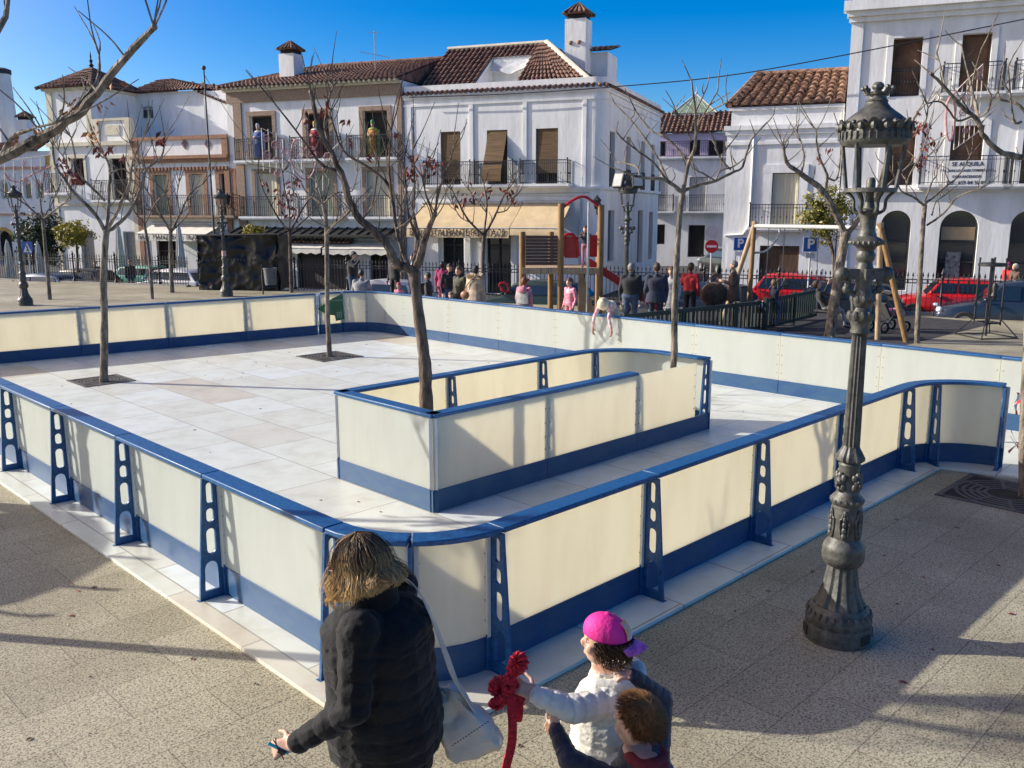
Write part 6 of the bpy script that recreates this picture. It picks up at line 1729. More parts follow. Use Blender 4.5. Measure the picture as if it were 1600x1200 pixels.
for k, (z0, z1, sg) in enumerate(((.80, 1.12, 0), (.50, .72, .08), (.42, .47, .02), (.22, .62, -.02))):
    m = MB(); n = 24; vs = []
    for i in range(n + 1):
        f = i / n; p = Vector((0, 0, z0)).lerp(Vector((tree_p.x - base.x, tree_p.y - base.y, z1)), f); p.z -= sg * math.sin(f * math.pi) * 2
        tw = i * .22 + k; d = Vector((.5 * math.cos(tw), .5 * math.sin(tw), 1)).normalized() * .018
        vs += [p - d, p + d]
    m.add(vs, [(2 * i, 2 * i + 2, 2 * i + 3, 2 * i + 1) for i in range(n)], 0, True)
    m.build('tape_strip', M_TAPE, r, fix=False)
m = MB(); vs = []
for i in range(13):
    f = i / 12; vs += [(-.01 + .012 * math.sin(i * .7), -.05, .95 - .26 * f), (.018 + .012 * math.sin(i * .6), -.06, .945 - .26 * f)]
m.add(vs, [(2 * i, 2 * i + 1, 2 * i + 3, 2 * i + 2) for i in range(12)], 0, True); m.build('loose_tape_end', M_TAPE, r, fix=False)
# kiosk standing left of the picture: it throws the shadow at the lower left
kb = Vector((-10.3, 8.3, 0))
r = empty('kiosk', kb, 0, 'small octagonal iron kiosk with scalloped eave outside the left edge', 'kiosk')
m = MB(); m.lathe([(.95, 0), (.95, 2.5)], 8); m.build('body', M_LAMPG, r)
m = MB(); m.lathe([(1.25, 2.4), (1.3, 2.45), (1.15, 2.55), (.5, 2.75), (.2, 2.9), (.02, 3.0)], 16)
for k in range(16):
    a = 2 * math.pi * k / 16; m.tube(smooth_path([(1.25 * math.cos(a), 1.25 * math.sin(a), 2.4), (1.34 * math.cos(a), 1.34 * math.sin(a), 2.3), (1.5 * math.cos(a), 1.5 * math.sin(a), 2.5), (1.42 * math.cos(a), 1.42 * math.sin(a), 2.62)]), .03, 5)
m.build('roof', M_LAMPG, r, fix=False)

# dry leaves blown over the paving
m = MB(); rg = random.Random(77)
for k in range(170):
    if k % 3: a, b = rg.uniform(2.9, 12.5), rg.uniform(-18, -4.2); z = .032
    else: a, b = rg.uniform(-1, 9), rg.uniform(-3.4, 1.5); z = .003
    if k % 7 == 0: a, b = rg.uniform(.2, 2.6), rg.uniform(-10, -4); z = .003
    p = AB(a, b, z); d = Vector((rg.uniform(-1, 1), rg.uniform(-1, 1), 0)).normalized() * rg.uniform(.015, .032); x = Vector((-d.y, d.x, 0)) * .5
    m.add([p - d, p + x + Vector((0, 0, .008)), p + d, p - x + Vector((0, 0, .006))], [(0, 1, 2, 3)], 0, False)
tag(m.build('fallen_leaves', M_LEAFD, fix=False), 'small dry leaves scattered over the rink floor and paving', 'leaves', kind='stuff')
# ------------------------------------------------------------------ cars
M_TYRE = mat('tyre_rubber', (.02, .02, .02), .85, .1, 10); M_RIM = mat('alloy_rim', (.42, .42, .43), .35, .05, 8, metal=.8)
M_CGLASS = mat('car_glass', (.015, .02, .022), .05, .05, 3, spec=.9); M_LIGHT = mat('headlight_glass', (.7, .72, .75), .1, .05, 5, spec=.9); M_TAIL = mat('tail_light_red', (.35, .01, .01), .2, .05); M_PLATE = mat('number_plate_white', (.7, .7, .68), .5, .03)
def paint(name, c): return mat(name, c, .3, .04, 2, coat=.35)
def car(label, loc, heading, col, L=4.0, W=1.7, H=1.45, kind='hatch'):
    root = empty('parked_car', loc, heading, label, 'car' if kind != 'van' else 'van', 'vehicles parked beyond the railing')
    if kind == 'van': root.name = 'parked_van'
    h = L / 2; hood = .86 if kind != 'van' else 1.05; belt = .90 if kind != 'van' else 1.05
    st = [(-h, .80, .5, belt - .12), (-h + .05, .92, .32, belt), (-h + .5, .98, .2, belt + .04), (-.6, 1.0, .18, belt + .02), (.5, 1.0, .18, belt), (h - 1.2, .99, .18, belt - .02), (h - .6, .97, .2, hood - .08), (h - .12, .88, .26, hood - .2), (h, .74, .36, hood - .32)]
    m = MB(); vs = []
    for x, w, z0, z1 in st:
        w *= W / 2
        vs += [(x, -w * .86, z0), (x, -w, z0 + .14), (x, -w * 1.0, (z0 + z1) / 2 + .05), (x, -w * .95, z1 - .03), (x, -w * .85, z1), (x, w * .85, z1), (x, w * .95, z1 - .03), (x, w, (z0 + z1) / 2 + .05), (x, w, z0 + .14), (x, w * .86, z0)]
    n = 10; fs = [tuple(range(n))[::-1], tuple((len(st) - 1) * n + k for k in range(n))]
    for i in range(len(st) - 1):
        for k in range(n): fs.append((i * n + k, i * n + (k + 1) % n, (i + 1) * n + (k + 1) % n, (i + 1) * n + k))
    m.add(vs, fs, 0, True)
    # cabin
    if kind == 'sedan': cb = [(-h + .75, belt - .02, .84, .84), (-h + 1.25, H - .08, .84, .70), (-.2, H, .84, .70), (.35, H - .06, .84, .70), (h - 1.15, belt - .06, .84, .80)]
    elif kind == 'van': cb = [(-h + .06, belt - .02, .84, .84), (-h + .16, H - .04, .86, .78), (-.2, H, .86, .78), (.75, H - .08, .86, .76), (h - .75, belt - .06, .84, .82)]
    else: cb = [(-h + .1, belt - .02, .84, .84), (-h + .5, H - .1, .84, .70), (-.2, H, .84, .70), (.45, H - .07, .84, .70), (h - 1.1, belt - .06, .84, .80)]
    vs = []
    for x, z, wb, wt in cb:
        wb *= W / 2; wt *= W / 2
        zb_ = belt - .08
        f = max(0, min(1, (z - zb_) / (H - zb_)))
        w = wb + (wt - wb) * f
        vs += [(x, -wb * 1.0, zb_), (x, -w, z - .05 * f), (x, -w * .88, z), (x, w * .88, z), (x, w, z - .05 * f), (x, wb, zb_)]
    fs = []
    for i in range(len(cb) - 1):
        for k in range(5): fs.append((i * 6 + k, i * 6 + k + 1, (i + 1) * 6 + k + 1, (i + 1) * 6 + k))
    m.add(vs, fs, 0, True)
    m.build('body', col, root, bevel=.02, angle=50)
    wb, wt = .845 * W / 2, .715 * W / 2
    zl, zh = belt + .06, H - .14
    def side(xa0, xa1, xb0, xb1, s, nm):
        g = MB(); off = .012
        def yy(z): return s * (wb + (wt - wb) * (z - belt + .08) / (H - belt + .08) + off)
        P = [(xa0, yy(zl), zl), (xb0, yy(zl), zl), (xb1, yy(zh), zh), (xa1, yy(zh), zh)]
        Q = [(p[0], p[1] - s * .03, p[2]) for p in P]
        g.add(P + Q, [(0, 1, 2, 3), (7, 6, 5, 4), (0, 4, 5, 1), (1, 5, 6, 2), (2, 6, 7, 3), (3, 7, 4, 0)], 0, False); g.build(nm, M_CGLASS, root)
    for s in (-1, 1):
        x_f = cb[-1][0] - .12; x_ft = cb[-2][0] - .02; x_r = cb[0][0] + .2; x_rt = cb[1][0] + .08
        side(.0, .0, x_f - .08, x_ft, s, 'side_window'); side(x_r + .12, x_rt, -.08, -.08, s, 'side_window')
    def cross(i0, i1, nm, lift):
        a, b = Vector((cb[i0][0], 0, cb[i0][1])), Vector((cb[i1][0], 0, cb[i1][1]))
        wa, wb_ = .80 * W / 2, .66 * W / 2
        lo, hi = a.lerp(b, .12), a.lerp(b, .88); d = Vector((lift, 0, .01)).normalized() * .022
        P = [lo + d + Vector((0, -wa, 0)), lo + d + Vector((0, wa, 0)), hi + d + Vector((0, wb_, 0)), hi + d + Vector((0, -wb_, 0))]
        Q = [p - d * 1.2 for p in P]
        g = MB(); g.add(P + Q, [(0, 1, 2, 3), (7, 6, 5, 4), (0, 4, 5, 1), (1, 5, 6, 2), (2, 6, 7, 3), (3, 7, 4, 0)], 0, False); g.build(nm, M_CGLASS, root)
    cross(4, 3, 'windscreen', .8); cross(0, 1, 'rear_window', -.8)
    for x in (-h + .75, h - .78):
        for s in (-1, 1):
            Mx = Matrix.Translation((x, s * (W / 2 - .09), .31)) @ Matrix.Rotation(R(90), 4, 'X')
            t = MB(); t.lathe([(.19, -.1), (.29, -.105), (.315, -.07), (.315, .07), (.29, .105), (.19, .1)], 24, M=Mx, caps=False); wv_ = t.build('wheel', M_TYRE, root)
            t = MB(); t.lathe([(0, -.07), (.06, -.085), (.19, -.09), (.2, -.06), (.2, .06), (.19, .09), (.06, .085), (0, .07)], 20, M=Mx, caps=False); t.build('rim', M_RIM, wv_)
    for s in (-1, 1):
        g = MB(); g.ell((h - .13, s * W * .355, hood - .22), (.10, .17, .085), 12, 8); g.build('headlight', M_LIGHT, root)
        g = MB(); g.box(-h - .005, -h + .1, s * W * .37 - .1, s * W * .37 + .1, belt - .32, belt - .12); g.build('tail_light', M_TAIL, root)
        g = MB(); g.ell((h - 1.25, s * (W / 2 + .07), belt + .08), (.06, .1, .065), 10, 6); g.bar((h - 1.22, s * W * .43, belt + .04), (h - 1.25, s * (W / 2 + .05), belt + .06), .03); g.build('wing_mirror', col, root)
    g = MB(); g.box(h - .02, h + .015, -.26, .26, .42, .52); g.build('number_plate', M_PLATE, root)
    g = MB(); g.box(-h - .02, -h + .01, -.26, .26, .58, .68); g.build('number_plate', M_PLATE, root)
    return root
def park(label, u, Y, right, col, **k):
    p = PY(u, 430, Y); hd = PH + (0 if right else math.pi) + k.pop('turn', 0.0)
    return car(label, (p.x, p.y, street_z(p.x) + k.pop('dz', 0)), hd, col, **k)
C_RED = paint('red_car_paint', (.55, .012, .012)); C_NAVY = paint('navy_car_paint', (.018, .03, .055)); C_BLK = paint('black_car_paint', (.014, .015, .017)); C_SIL = paint('silver_car_paint', (.50, .51, .52)); C_WHT = paint('white_car_paint', (.75, .75, .74)); C_BLUE = paint('steel_blue_car_paint', (.07, .13, .22)); C_DGR = paint('dark_green_car_paint', (.015, .035, .03)); C_TEAL = paint('green_white_car_paint', (.10, .34, .27))
park('bright red hatchback parked under the parking signs', 1218, 30.6, False, C_RED, L=3.9)
park('near black hatchback parked close behind the railing, next to the picket fence', 1300, 27.2, False, C_BLK, L=4.2)
park('red car at the right, half hidden by a dark car beside the metal rack', 1492, 28.0, False, C_RED, L=3.9, H=1.4)
park('dark navy car with a glinting headlight, behind the railing at the right edge', 1592, 25.5, False, C_NAVY, L=4.3, H=1.5)
park('dark car behind the railing between the playground tower and beige coat woman', 835, 30.0, False, C_DGR, L=4.1, H=1.4)
park('dark navy car parked behind the railing below the no entry sign', 1085, 28.0, False, C_NAVY, L=4.1, H=1.38)
park('silver car behind the man in black leaning by the railing', 592, 31.6, False, C_SIL, L=3.9, H=1.4)
park('green and white car left of the black stall', 268, 40.2, False, C_WHT, L=4.0, H=1.42)
park('pale blue grey car at the left behind the far left lamp', 66, 39.5, False, C_BLUE, L=3.9, H=1.36)
park('black car at the left beside the young trees, behind the railing', 122, 41.8, False, C_BLK, L=4.0, H=1.4)
park('small green car behind the white one left of the stall', 236, 43.5, True, C_TEAL, L=3.7, H=1.4)
car('white van driving away in the lane', (PY(1040, 400, 60).x, 60, street_z(10)), R(160), C_WHT, L=4.2, H=1.85, kind='van')
car('dark car in the lane right of the white van', (PY(1085, 400, 60).x, 52, street_z(10)), R(100), C_BLK, L=4.0, H=1.4)
# ------------------------------------------------------------------ people
SKIN = mat('skin', (.55, .33, .235), .5, .12, 9, spec=.35)
def cloth(name, c, rough=.85, var=.25, scale=9, bump=.35, bs=28, sheen=.2): return mat(name, c, rough, var, scale, bump, bs, sheen=sheen)
BLACKC = cloth('black_cloth', (.018, .018, .02)); NAVYC = cloth('navy_cloth', (.02, .025, .05)); JEANS = cloth('blue_denim', (.05, .08, .15)); BEIGEC = cloth('beige_cloth', (.46, .36, .25)); GREYC = cloth('grey_cloth', (.27, .27, .28)); PINKC = cloth('pink_cloth', (.62, .22, .28)); MAGC = cloth('magenta_cloth', (.45, .03, .12)); REDC = cloth('red_cloth', (.5, .02, .025)); BROWNC = cloth('brown_cloth', (.11, .065, .04)); OLIVEC = cloth('olive_cloth', (.06, .06, .035)); WHITEC = cloth('white_cloth', (.70, .67, .60)); GREYT2 = cloth('light_grey_cloth', (.42, .41, .39)); CREAMC = cloth('cream_fleece', (.68, .56, .38))
HBLK = mat('black_hair', (.015, .012, .010), .45, .4, 20, .6, 40, stretch=(6, 6, .8)); HBRN = mat('brown_hair', (.07, .035, .018), .45, .5, 20, .6, 40, stretch=(6, 6, .8)); HRED = mat('auburn_hair', (.20, .07, .03), .45, .5, 20, .6, 40, stretch=(6, 6, .8)); HFAIR = mat('fair_brown_hair', (.22, .12, .055), .45, .5, 24, .6, 40, stretch=(6, 6, .8)); HGREY = mat('grey_hair', (.2, .19, .18), .5, .3, 20, .6, 40)
SHOE = mat('dark_shoe', (.03, .025, .02), .6, .2, 8)
BASE = dict(pelvis=(0, 0, .96), chest=(0, .0, 1.30), neck=(0, .0, 1.48), head=(0, .025, 1.63),
            shL=(-.185, 0, 1.42), elL=(-.245, -.03, 1.13), wrL=(-.235, .07, .89), shR=(.185, 0, 1.42), elR=(.245, -.03, 1.13), wrR=(.235, .07, .89),
            hipL=(-.095, 0, .93), knL=(-.105, .03, .50), anL=(-.11, -.02, .08), hipR=(.095, 0, .93), knR=(.105, .03, .50), anR=(.11, -.02, .08))
def cap(mb, a, b, ra, rb, n=10):
    a, b = Vector(a), Vector(b); d = b - a; L = d.length
    if L < 1e-5: mb.ell(a, ra, n, 6); return
    d.normalize(); pts = []; rad = []
    for f in (-.97, -.75, -.4): pts.append(a + d * ra * f); rad.append(ra * math.sqrt(1 - f * f))
    pts.append(a); rad.append(ra); pts.append(a.lerp(b, .5)); rad.append((ra + rb) / 2); pts.append(b); rad.append(rb)
    for f in (.4, .75, .97): pts.append(b + d * rb * f); rad.append(rb * math.sqrt(1 - f * f))
    mb.tube(pts, rad, n)
def hand(mb, bones, wr, d, side, s=1.0, curl=.5, palm_n=None, seg=2, spread=.12):
    """palm, four fingers, thumb; d = pointing direction, palm_n = way the palm faces"""
    d = Vector(d).normalized()
    pn = Vector(palm_n) if palm_n is not None else Vector((-side, 0, 0))
    pn = (pn - d * pn.dot(d)).normalized(); x = d.cross(pn).normalized() * 1.0
    if x.dot(Vector((0, 1, 0))) < 0: x = -x                # thumb side
    pc = wr + d * .045 * s
    mat_ = (d, x, pn)
    for k in (-1.2, -.4, .4, 1.2):
        a = wr + d * .012 * s + x * k * .014 * s; b = wr + d * .08 * s + x * k * .0185 * s
        cap(mb, a, b, .0145 * s, .0135 * s, 8); bones.append((a, b, .014 * s, 0))
    lens = (.058, .072, .078, .07)
    for i, k in enumerate((-1.5, -.5, .5, 1.5)):
        a = wr + d * .086 * s + x * k * .0185 * s; dd = (d + x * k * spread).normalized(); L = lens[i] * s
        c1 = curl * .7; p1 = a + (dd * math.cos(c1) + pn * math.sin(c1)) * L * .45
        c2 = curl * 1.7; p2 = p1 + (dd * math.cos(c2) + pn * math.sin(c2)) * L * .33
        c3 = curl * 2.3; p3 = p2 + (dd * math.cos(c3) + pn * math.sin(c3)) * L * .25
        r = .0095 * s
        for u_, v_, q in ((a, p1, 1.0), (p1, p2, .92), (p2, p3, .85)):
            cap(mb, u_, v_, r * q, r * q * .95, 7); bones.append((u_, v_, r, 0))
    a = wr + d * .025 * s + x * .026 * s; p1 = a + (d * .6 + x * .75 + pn * .35).normalized() * .042 * s; p2 = p1 + (d * .85 + x * .25 + pn * .45).normalized() * .034 * s
    for u_, v_, q in ((a, p1, .0125), (p1, p2, .0105)):
        cap(mb, u_, v_, q * s, q * s * .9, 7); bones.append((u_, v_, q * s, 0))
def seg_d(p, a, b):
    ab = b - a; l = ab.length_squared
    t = 0 if l < 1e-12 else max(0, min(1, (p - a).dot(ab) / l))
    return (p - a - ab * t).length
def figure(label, loc, face=0.0, H=1.72, pose=None, mats=(None,) * 4, bulk=1.0, hs=1.0, coat=0.0, skirt=None, voxel=.02, world=False, name='person', group=None, hair='short', hairmat=None, hands=None, limb_r=1.0, fin=None, cat='person', arm_r=1.0, smooth_n=3, headdir=None, torso=None, footdir=None, curl=(.5, .5), tapers=None):
    """face: heading of the person; pose overrides joints (own axes, 1.75 m tall) or, with world=True, gives them in the scene"""
    mats = tuple(mats) + (None,) * (4 - len(mats))
    J = {k: Vector(v) * (H / 1.75) for k, v in BASE.items()}
    k = H / 1.75
    loc = Vector(loc)
    root = empty(name, loc, 0 if world else face - R(90), label, cat, group)
    if pose:
        for q, v in pose.items():
            J[q] = (Vector(v) - loc) if world else Vector(v) * k
    mb = MB(); bones = []
    sx = (J['shR'] - J['shL']).normalized()
    up = (J['neck'] - J['pelvis']).normalized(); fw = up.cross(sx).normalized() * 1.0
    def ringset(rs):
        vs = []; n = 16
        for c, rx, ry in rs:
            for i in range(n):
                a = 2 * math.pi * i / n
                # squarer than an ellipse, like a chest
                ca, sa = math.cos(a), math.sin(a); e = .86
                vs.append(c + sx * (math.copysign(abs(ca) ** e, ca) * rx) + fw * (math.copysign(abs(sa) ** e, sa) * ry))
        L = len(rs); fs = [tuple(range(n))[::-1], tuple((L - 1) * n + i for i in range(n))]
        for j in range(L - 1):
            for i in range(n): fs.append((j * n + i, j * n + (i + 1) % n, (j + 1) * n + (i + 1) % n, (j + 1) * n + i))
        mb.add(vs, fs)
    P, C, Nk = J['pelvis'], J['chest'], J['neck']
    b = bulk * k
    T = torso or [(-.14, .10, .09), (-.08, .155, .115), (0.0, .175, .125), (.42, .152, .112), (.72, .168, .122), (1.0, .185, .128), (1.35, .178, .112), (1.55, .13, .085), (1.8, .06, .06), (2.15, .052, .055)]
    rs = []
    for t, rx, ry in T:
        c = P.lerp(C, t) if t <= 1 else C.lerp(Nk, t - 1)
        rs.append((c, rx * b if t < 1.7 else rx * k * hs, ry * b if t < 1.7 else ry * k * hs))
    ringset(rs)
    bones += [(P, C, .13 * b, 1), (C, C.lerp(Nk, .7), .13 * b, 1), (P, P + up * -.06 * k, .14 * b, 2), (C.lerp(Nk, 1.12), J['head'], .035 * k, 0)]
    if coat:
        z0 = P - up * coat * k
        ringset([(z0, .20 * b * 1.04, .165 * b), (P.lerp(z0, .5), .20 * b, .15 * b), (P, .185 * b, .135 * b), (P.lerp(C, .4), .165 * b, .12 * b)])
        bones.append((P, z0, .19 * b, 1))
    for s in 'LR':
        sh, el, wr = J['sh' + s], J['el' + s], J['wr' + s]
        ar = arm_r * k * (.5 + .5 * bulk)
        cap(mb, C.lerp(sh, .55), sh, .075 * ar, .066 * ar); cap(mb, sh, el, .062 * ar, .048 * ar); cap(mb, el, wr, .047 * ar, .034 * ar)
        bones += [(C.lerp(sh, .5), sh, .07 * ar, 1), (sh, el, .056 * ar, 1), (el, wr.lerp(el, .06), .042 * ar, 1)]
        hd = (wr - el).normalized()
        hsid = -1 if s == 'L' else 1
        hk = k * (hs ** .5)
        cap(mb, wr - hd * .02 * k, wr + hd * .03 * k, .026 * hk, .024 * hk); bones.append((wr, wr + hd * .03 * k, .024 * hk, 0))
        hh = (hands or {}).get(s, {})
        d_ = Vector(hh['d']) if 'd' in hh else hd
        hand(mb, bones, wr + hd * .02 * k, d_, hsid, hk * hh.get('s', 1.0) * (1.25 if voxel > .012 else 1), hh.get('curl', .5), hh.get('pn', sx * (-hsid)), spread=hh.get('spread', .12))
        hp, kn, an = J['hip' + s], J['kn' + s], J['an' + s]; lr_ = limb_r * k
        cap(mb, hp, kn, .088 * lr_ * (.6 + .4 * bulk), .058 * lr_); cap(mb, kn, an, .06 * lr_, .042 * lr_)
        m2 = 2
        bones += [(hp, kn, .075 * lr_, m2), (kn, an.lerp(kn, .08), .05 * lr_, m2)]
        fd = Vector(footdir) if footdir else Vector((0, 1, 0)) if not world else Vector((fw.x, fw.y, 0)).normalized()
        toe = an + fd * .15 * k - Vector((0, 0, .035 * k)); heel = an - fd * .05 * k - Vector((0, 0, .035 * k))
        cap(mb, heel, toe, .042 * k, .036 * k); cap(mb, an, an.lerp(heel, .5), .045 * k, .04 * k); bones += [(heel, toe, .045 * k, 3)]
    # head
    Hd = J['head']; hq = k * hs
    hz = Vector(headdir[0]).normalized() if headdir else (up * .35 + Vector((0, 0, .65))).normalized()
    hf = Vector(headdir[1]) if headdir else fw
    hf = (hf - hz * hf.dot(hz)).normalized(); hx = hf.cross(hz).normalized()
    HM = Matrix(((hx.x, hf.x, hz.x, Hd.x), (hx.y, hf.y, hz.y, Hd.y), (hx.z, hf.z, hz.z, Hd.z), (0, 0, 0, 1)))
    mb.ell((0, -.005 * hq, .02 * hq), (.076 * hq, .096 * hq, .098 * hq), 18, 12, 0, HM)
    mb.ell((0, .028 * hq, -.045 * hq), (.056 * hq, .062 * hq, .072 * hq), 14, 10, 0, HM)        # jaw
    mb.ell((0, .092 * hq, -.018 * hq), (.013 * hq, .02 * hq, .024 * hq), 8, 6, 0, HM)           # nose
    mb.ell((0, .084 * hq, -.062 * hq), (.022 * hq, .012 * hq, .010 * hq), 8, 6, 0, HM)          # lips
    mb.ell((0, .080 * hq, .02 * hq), (.05 * hq, .016 * hq, .012 * hq), 8, 6, 0, HM)             # brow
    for s in (-1, 1): mb.ell((s * .078 * hq, -.005 * hq, -.012 * hq), (.010 * hq, .02 * hq, .032 * hq), 8, 6, 0, HM)
    for s in (-1, 1): mb.ell((s * .04 * hq, .06 * hq, -.03 * hq), (.024 * hq, .026 * hq, .026 * hq), 8, 6, 0, HM)
    bones.append((Hd + hz * .03 * hq, Hd - hz * .05 * hq, .085 * hq, 0))
    # one continuous surface
    me = bpy.data.meshes.new('raw'); me.from_pydata(mb.v, [], mb.f)
    o = bpy.data.objects.new('raw', me); COL.objects.link(o)
    rm = o.modifiers.new('r', 'REMESH'); rm.mode = 'VOXEL'; rm.voxel_size = voxel; rm.use_smooth_shade = True
    sm = o.modifiers.new('s', 'SMOOTH'); sm.factor = .5; sm.iterations = smooth_n
    dg = bpy.context.evaluated_depsgraph_get()
    me2 = bpy.data.meshes.new_from_object(o.evaluated_get(dg))
    bpy.data.objects.remove(o); bpy.data.meshes.remove(me)
    me2.name = 'body'; me2.materials.clear()
    ms = [mats[0] or SKIN, mats[1], mats[2] or mats[1], mats[3] or SHOE] + list(mats[4:])
    for q in ms: me2.materials.append(q)
    cl = {}
    for p in me2.polygons:
        c = p.center; best = 1e9; bi = 0
        for (a, b_, r, mi) in bones:
            if abs(c.x - a.x) > .7 or abs(c.z - a.z) > .8: continue
            dd = seg_d(c, a, b_) - r
            if dd < best: best = dd; bi = mi
        p.material_index = bi; p.use_smooth = True
    if fin: fin(me2, bones, ms)
    me2.update()
    body = bpy.data.objects.new('body', me2); COL.objects.link(body); body.parent = root
    # eyes
    e = MB()
    for s in (-1, 1):
        e.ell((s * .032 * hq, .0735 * hq, .0 * hq), (.011 * hq, .008 * hq, .005 * hq), 8, 6, 0, HM); e.ell((s * .032 * hq, .079 * hq, .0 * hq), (.0055 * hq, .0045 * hq, .0058 * hq), 8, 6, 1, HM)
    e.build('eyes', [M_EYE, HBLK], root)
    if hair:
        rg = random.Random(len(label)); h = MB(); vs = []; fs = []; n, mm = 26, 16
        top = 1.12
        for i in range(mm + 1):
            th = math.pi * i / mm
            for j in range(n):
                ph = 2 * math.pi * j / n
                x, y, z = math.sin(th) * math.cos(ph), math.sin(th) * math.sin(ph), math.cos(th)
                w = 1 + .05 * noise.noise(Vector((x * 3, y * 3, z * 2 + len(label)))) + .02 * math.sin(ph * 17)
                vs.append(Vector((x * .085 * w, -.012 + y * .105 * w, .026 + z * .104 * w)) * hq)
        low = {'short': -.75, 'long': -1.1, 'bob': -.9, 'crop': -.55, 'bun': -.6}[hair]
        keep = lambda v: (v.z > low * .1 * hq if v.y < -.03 * hq else v.z > (.02 + .42 * max(0, v.y / hq)) * hq if v.y > .0 else v.z > (-.02 if hair in ('crop', 'short', 'bun') else low * .1) * hq)
        if hair in ('long', 'bob'):
            for v in vs:
                if v.z < 0 and v.y < .03 * hq:
                    f = -v.z / (.1 * hq); v.z *= 1.0 + .55 * f * (1 if hair == 'long' else .5); v.x *= 1 + .12 * f; v.y = v.y * 1.0 - .012 * hq * f
        for i in range(mm):
            for j in range(n):
                q = (i * n + j, i * n + (j + 1) % n, (i + 1) * n + (j + 1) % n, (i + 1) * n + j)
                c = sum((vs[t] for t in q), Vector()) / 4
                if keep(c): fs.append(q)
        h.add(vs, fs, 0, True, HM)
        if hair == 'bun': h.ell((0, -.1 * hq, .09 * hq), (.045 * hq, .045 * hq, .04 * hq), 10, 8, 0, HM)
        o = h.build('hair', hairmat or HBRN, root, fix=False)
        sol = o.modifiers.new('thick', 'SOLIDIFY'); sol.thickness = .007 * hq; sol.offset = 1
    return root, HM, hq, J
M_EYE = mat('eye_white', (.42, .36, .32), .3, .02)
def gp(u, Y): p = PY(u, 430, Y); return (p.x, Y, 0)
def hd(dx, dy): return math.atan2(dy, dx)
CAM_ = hd(0, -1)
G1 = 'people in the square behind the rink'
def bg(label, u, Y, face, H, mats, **k):
    k.setdefault('group', G1)
    return figure(label, k.pop('loc', gp(u, Y)), face, H, mats=mats, **k)
armsdown = {}
bg('man in a black jacket back turned, right of the lamp with floodlights', 986, 21.4, hd(.2, 1), 1.78, (None, BLACKC, JEANS), bulk=1.22, hair='crop', hairmat=HGREY)
r_, HM, hq, J = bg('balding man in navy coat with green side stripes, back turned', 1026, 21.2, hd(.1, 1), 1.80, (None, NAVYC, JEANS), bulk=1.25, hair='crop', hairmat=HBRN, coat=.12)
m = MB()
for s in (-1, 1): m.tube([(s * .225, .02, 1.30), (s * .235, .03, 1.1), (s * .225, .03, .98)], [.012, .018, .012], 6)
m.build('stripe', mat('lime_stripe', (.25, .5, .05), .7), r_)
bg('woman with auburn hair in a pale beige coat behind the slim tree', 1049, 22.6, hd(-.4, -1), 1.62, (None, GREYT2, BLACKC), bulk=1.12, coat=.35, hair='bob', hairmat=HRED)
bg('person in a red jacket and black trousers behind the slim tree', 1079, 23.0, hd(.6, .8), 1.70, (None, REDC, BLACKC), bulk=1.15, hair='bob', hairmat=HBRN, pose=dict(elL=(-.30, .05, 1.15), wrL=(-.15, .25, 1.25)))
bg('man in a brown coat looking down at his phone beside the swing leg', 1147, 23.2, hd(-1, .3), 1.74, (None, BROWNC, PINKC), bulk=1.25, coat=.25, hair='crop', hairmat=HGREY, pose=dict(elL=(-.24, .02, 1.14), wrL=(-.10, .28, 1.22), elR=(.24, .02, 1.14), wrR=(.08, .30, 1.22)))
q = Vector(gp(1117, 23.3)); r = empty('fur_bag', q + Vector((0, 0, .55)), 0, 'round brown shaggy fur bag beside the man with the phone', 'bag')
m = MB(); rg = random.Random(5); m.ell((0, 0, .32), (.34, .25, .32), 18, 12)
for i in range(900):
    d = Vector((rg.gauss(0, 1), rg.gauss(0, 1), rg.gauss(0, 1))).normalized(); p = Vector((d.x * .34, d.y * .25, .32 + d.z * .32)); t = d + Vector((rg.uniform(-.4, .4), rg.uniform(-.4, .4), -.9)); t = t.normalized() * .07; x = t.cross(d).normalized() * .008 if t.cross(d).length > 1e-4 else Vector((.008, 0, 0))
    m.add([p - x, p + x, p + t], [(0, 1, 2)], 0, False)
m.build('fur', BROWNC, r, fix=False); m = MB(); m.tube(smooth_path([(-.2, 0, .6), (0, 0, .85), (.2, 0, .6)]), .02, 6); m.build('strap', BROWNC, r)
bg('woman in beige coat with fluffy fur hood, back turned, left of the play tower', 743, 22.4, hd(.5, 1), 1.66, (None, BEIGEC, JEANS), bulk=1.3, hair='bob', hairmat=HBLK, coat=.2)
# fur collar and bag of that woman
w_ = [o for o in COL.objects if o.get('label', '').startswith('woman in beige coat with fluffy')][0]
m = MB(); rg = random.Random(8)
for i in range(700):
    a = rg.uniform(0, 6.28); p = Vector((.17 * math.cos(a), .13 * math.sin(a) - .04, 1.40 + rg.gauss(0, .025))); d = Vector((math.cos(a), math.sin(a), rg.uniform(-.5, .8))).normalized() * .07; x = d.orthogonal().normalized() * .01
    m.add([p - x, p + x, p + d], [(0, 1, 2)], 0, False)
m.build('fur_collar', CREAMC, w_, fix=False)
m = MB(); m.ell((-.24, -.12, .93), (.13, .07, .10), 14, 10); m.tube(smooth_path([(-.3, -.1, .98), (-.1, -.17, 1.25), (.14, -.1, 1.42)]), .012, 6); m.build('shoulder_bag', mat('tan_leather_bag', (.30, .14, .08), .5, .15, 6), w_)
bg('woman with big curly brown hair in an olive jacket, among the crowd', 718, 23.0, hd(-.6, -.6), 1.60, (None, OLIVEC, BLACKC), hair='long', hairmat=HBRN, bulk=1.1, hs=1.12)
bg('brown haired woman in black beside the curly haired woman', 702, 24.2, hd(.3, -1), 1.60, (None, BLACKC, JEANS), hair='long', hairmat=HBRN)
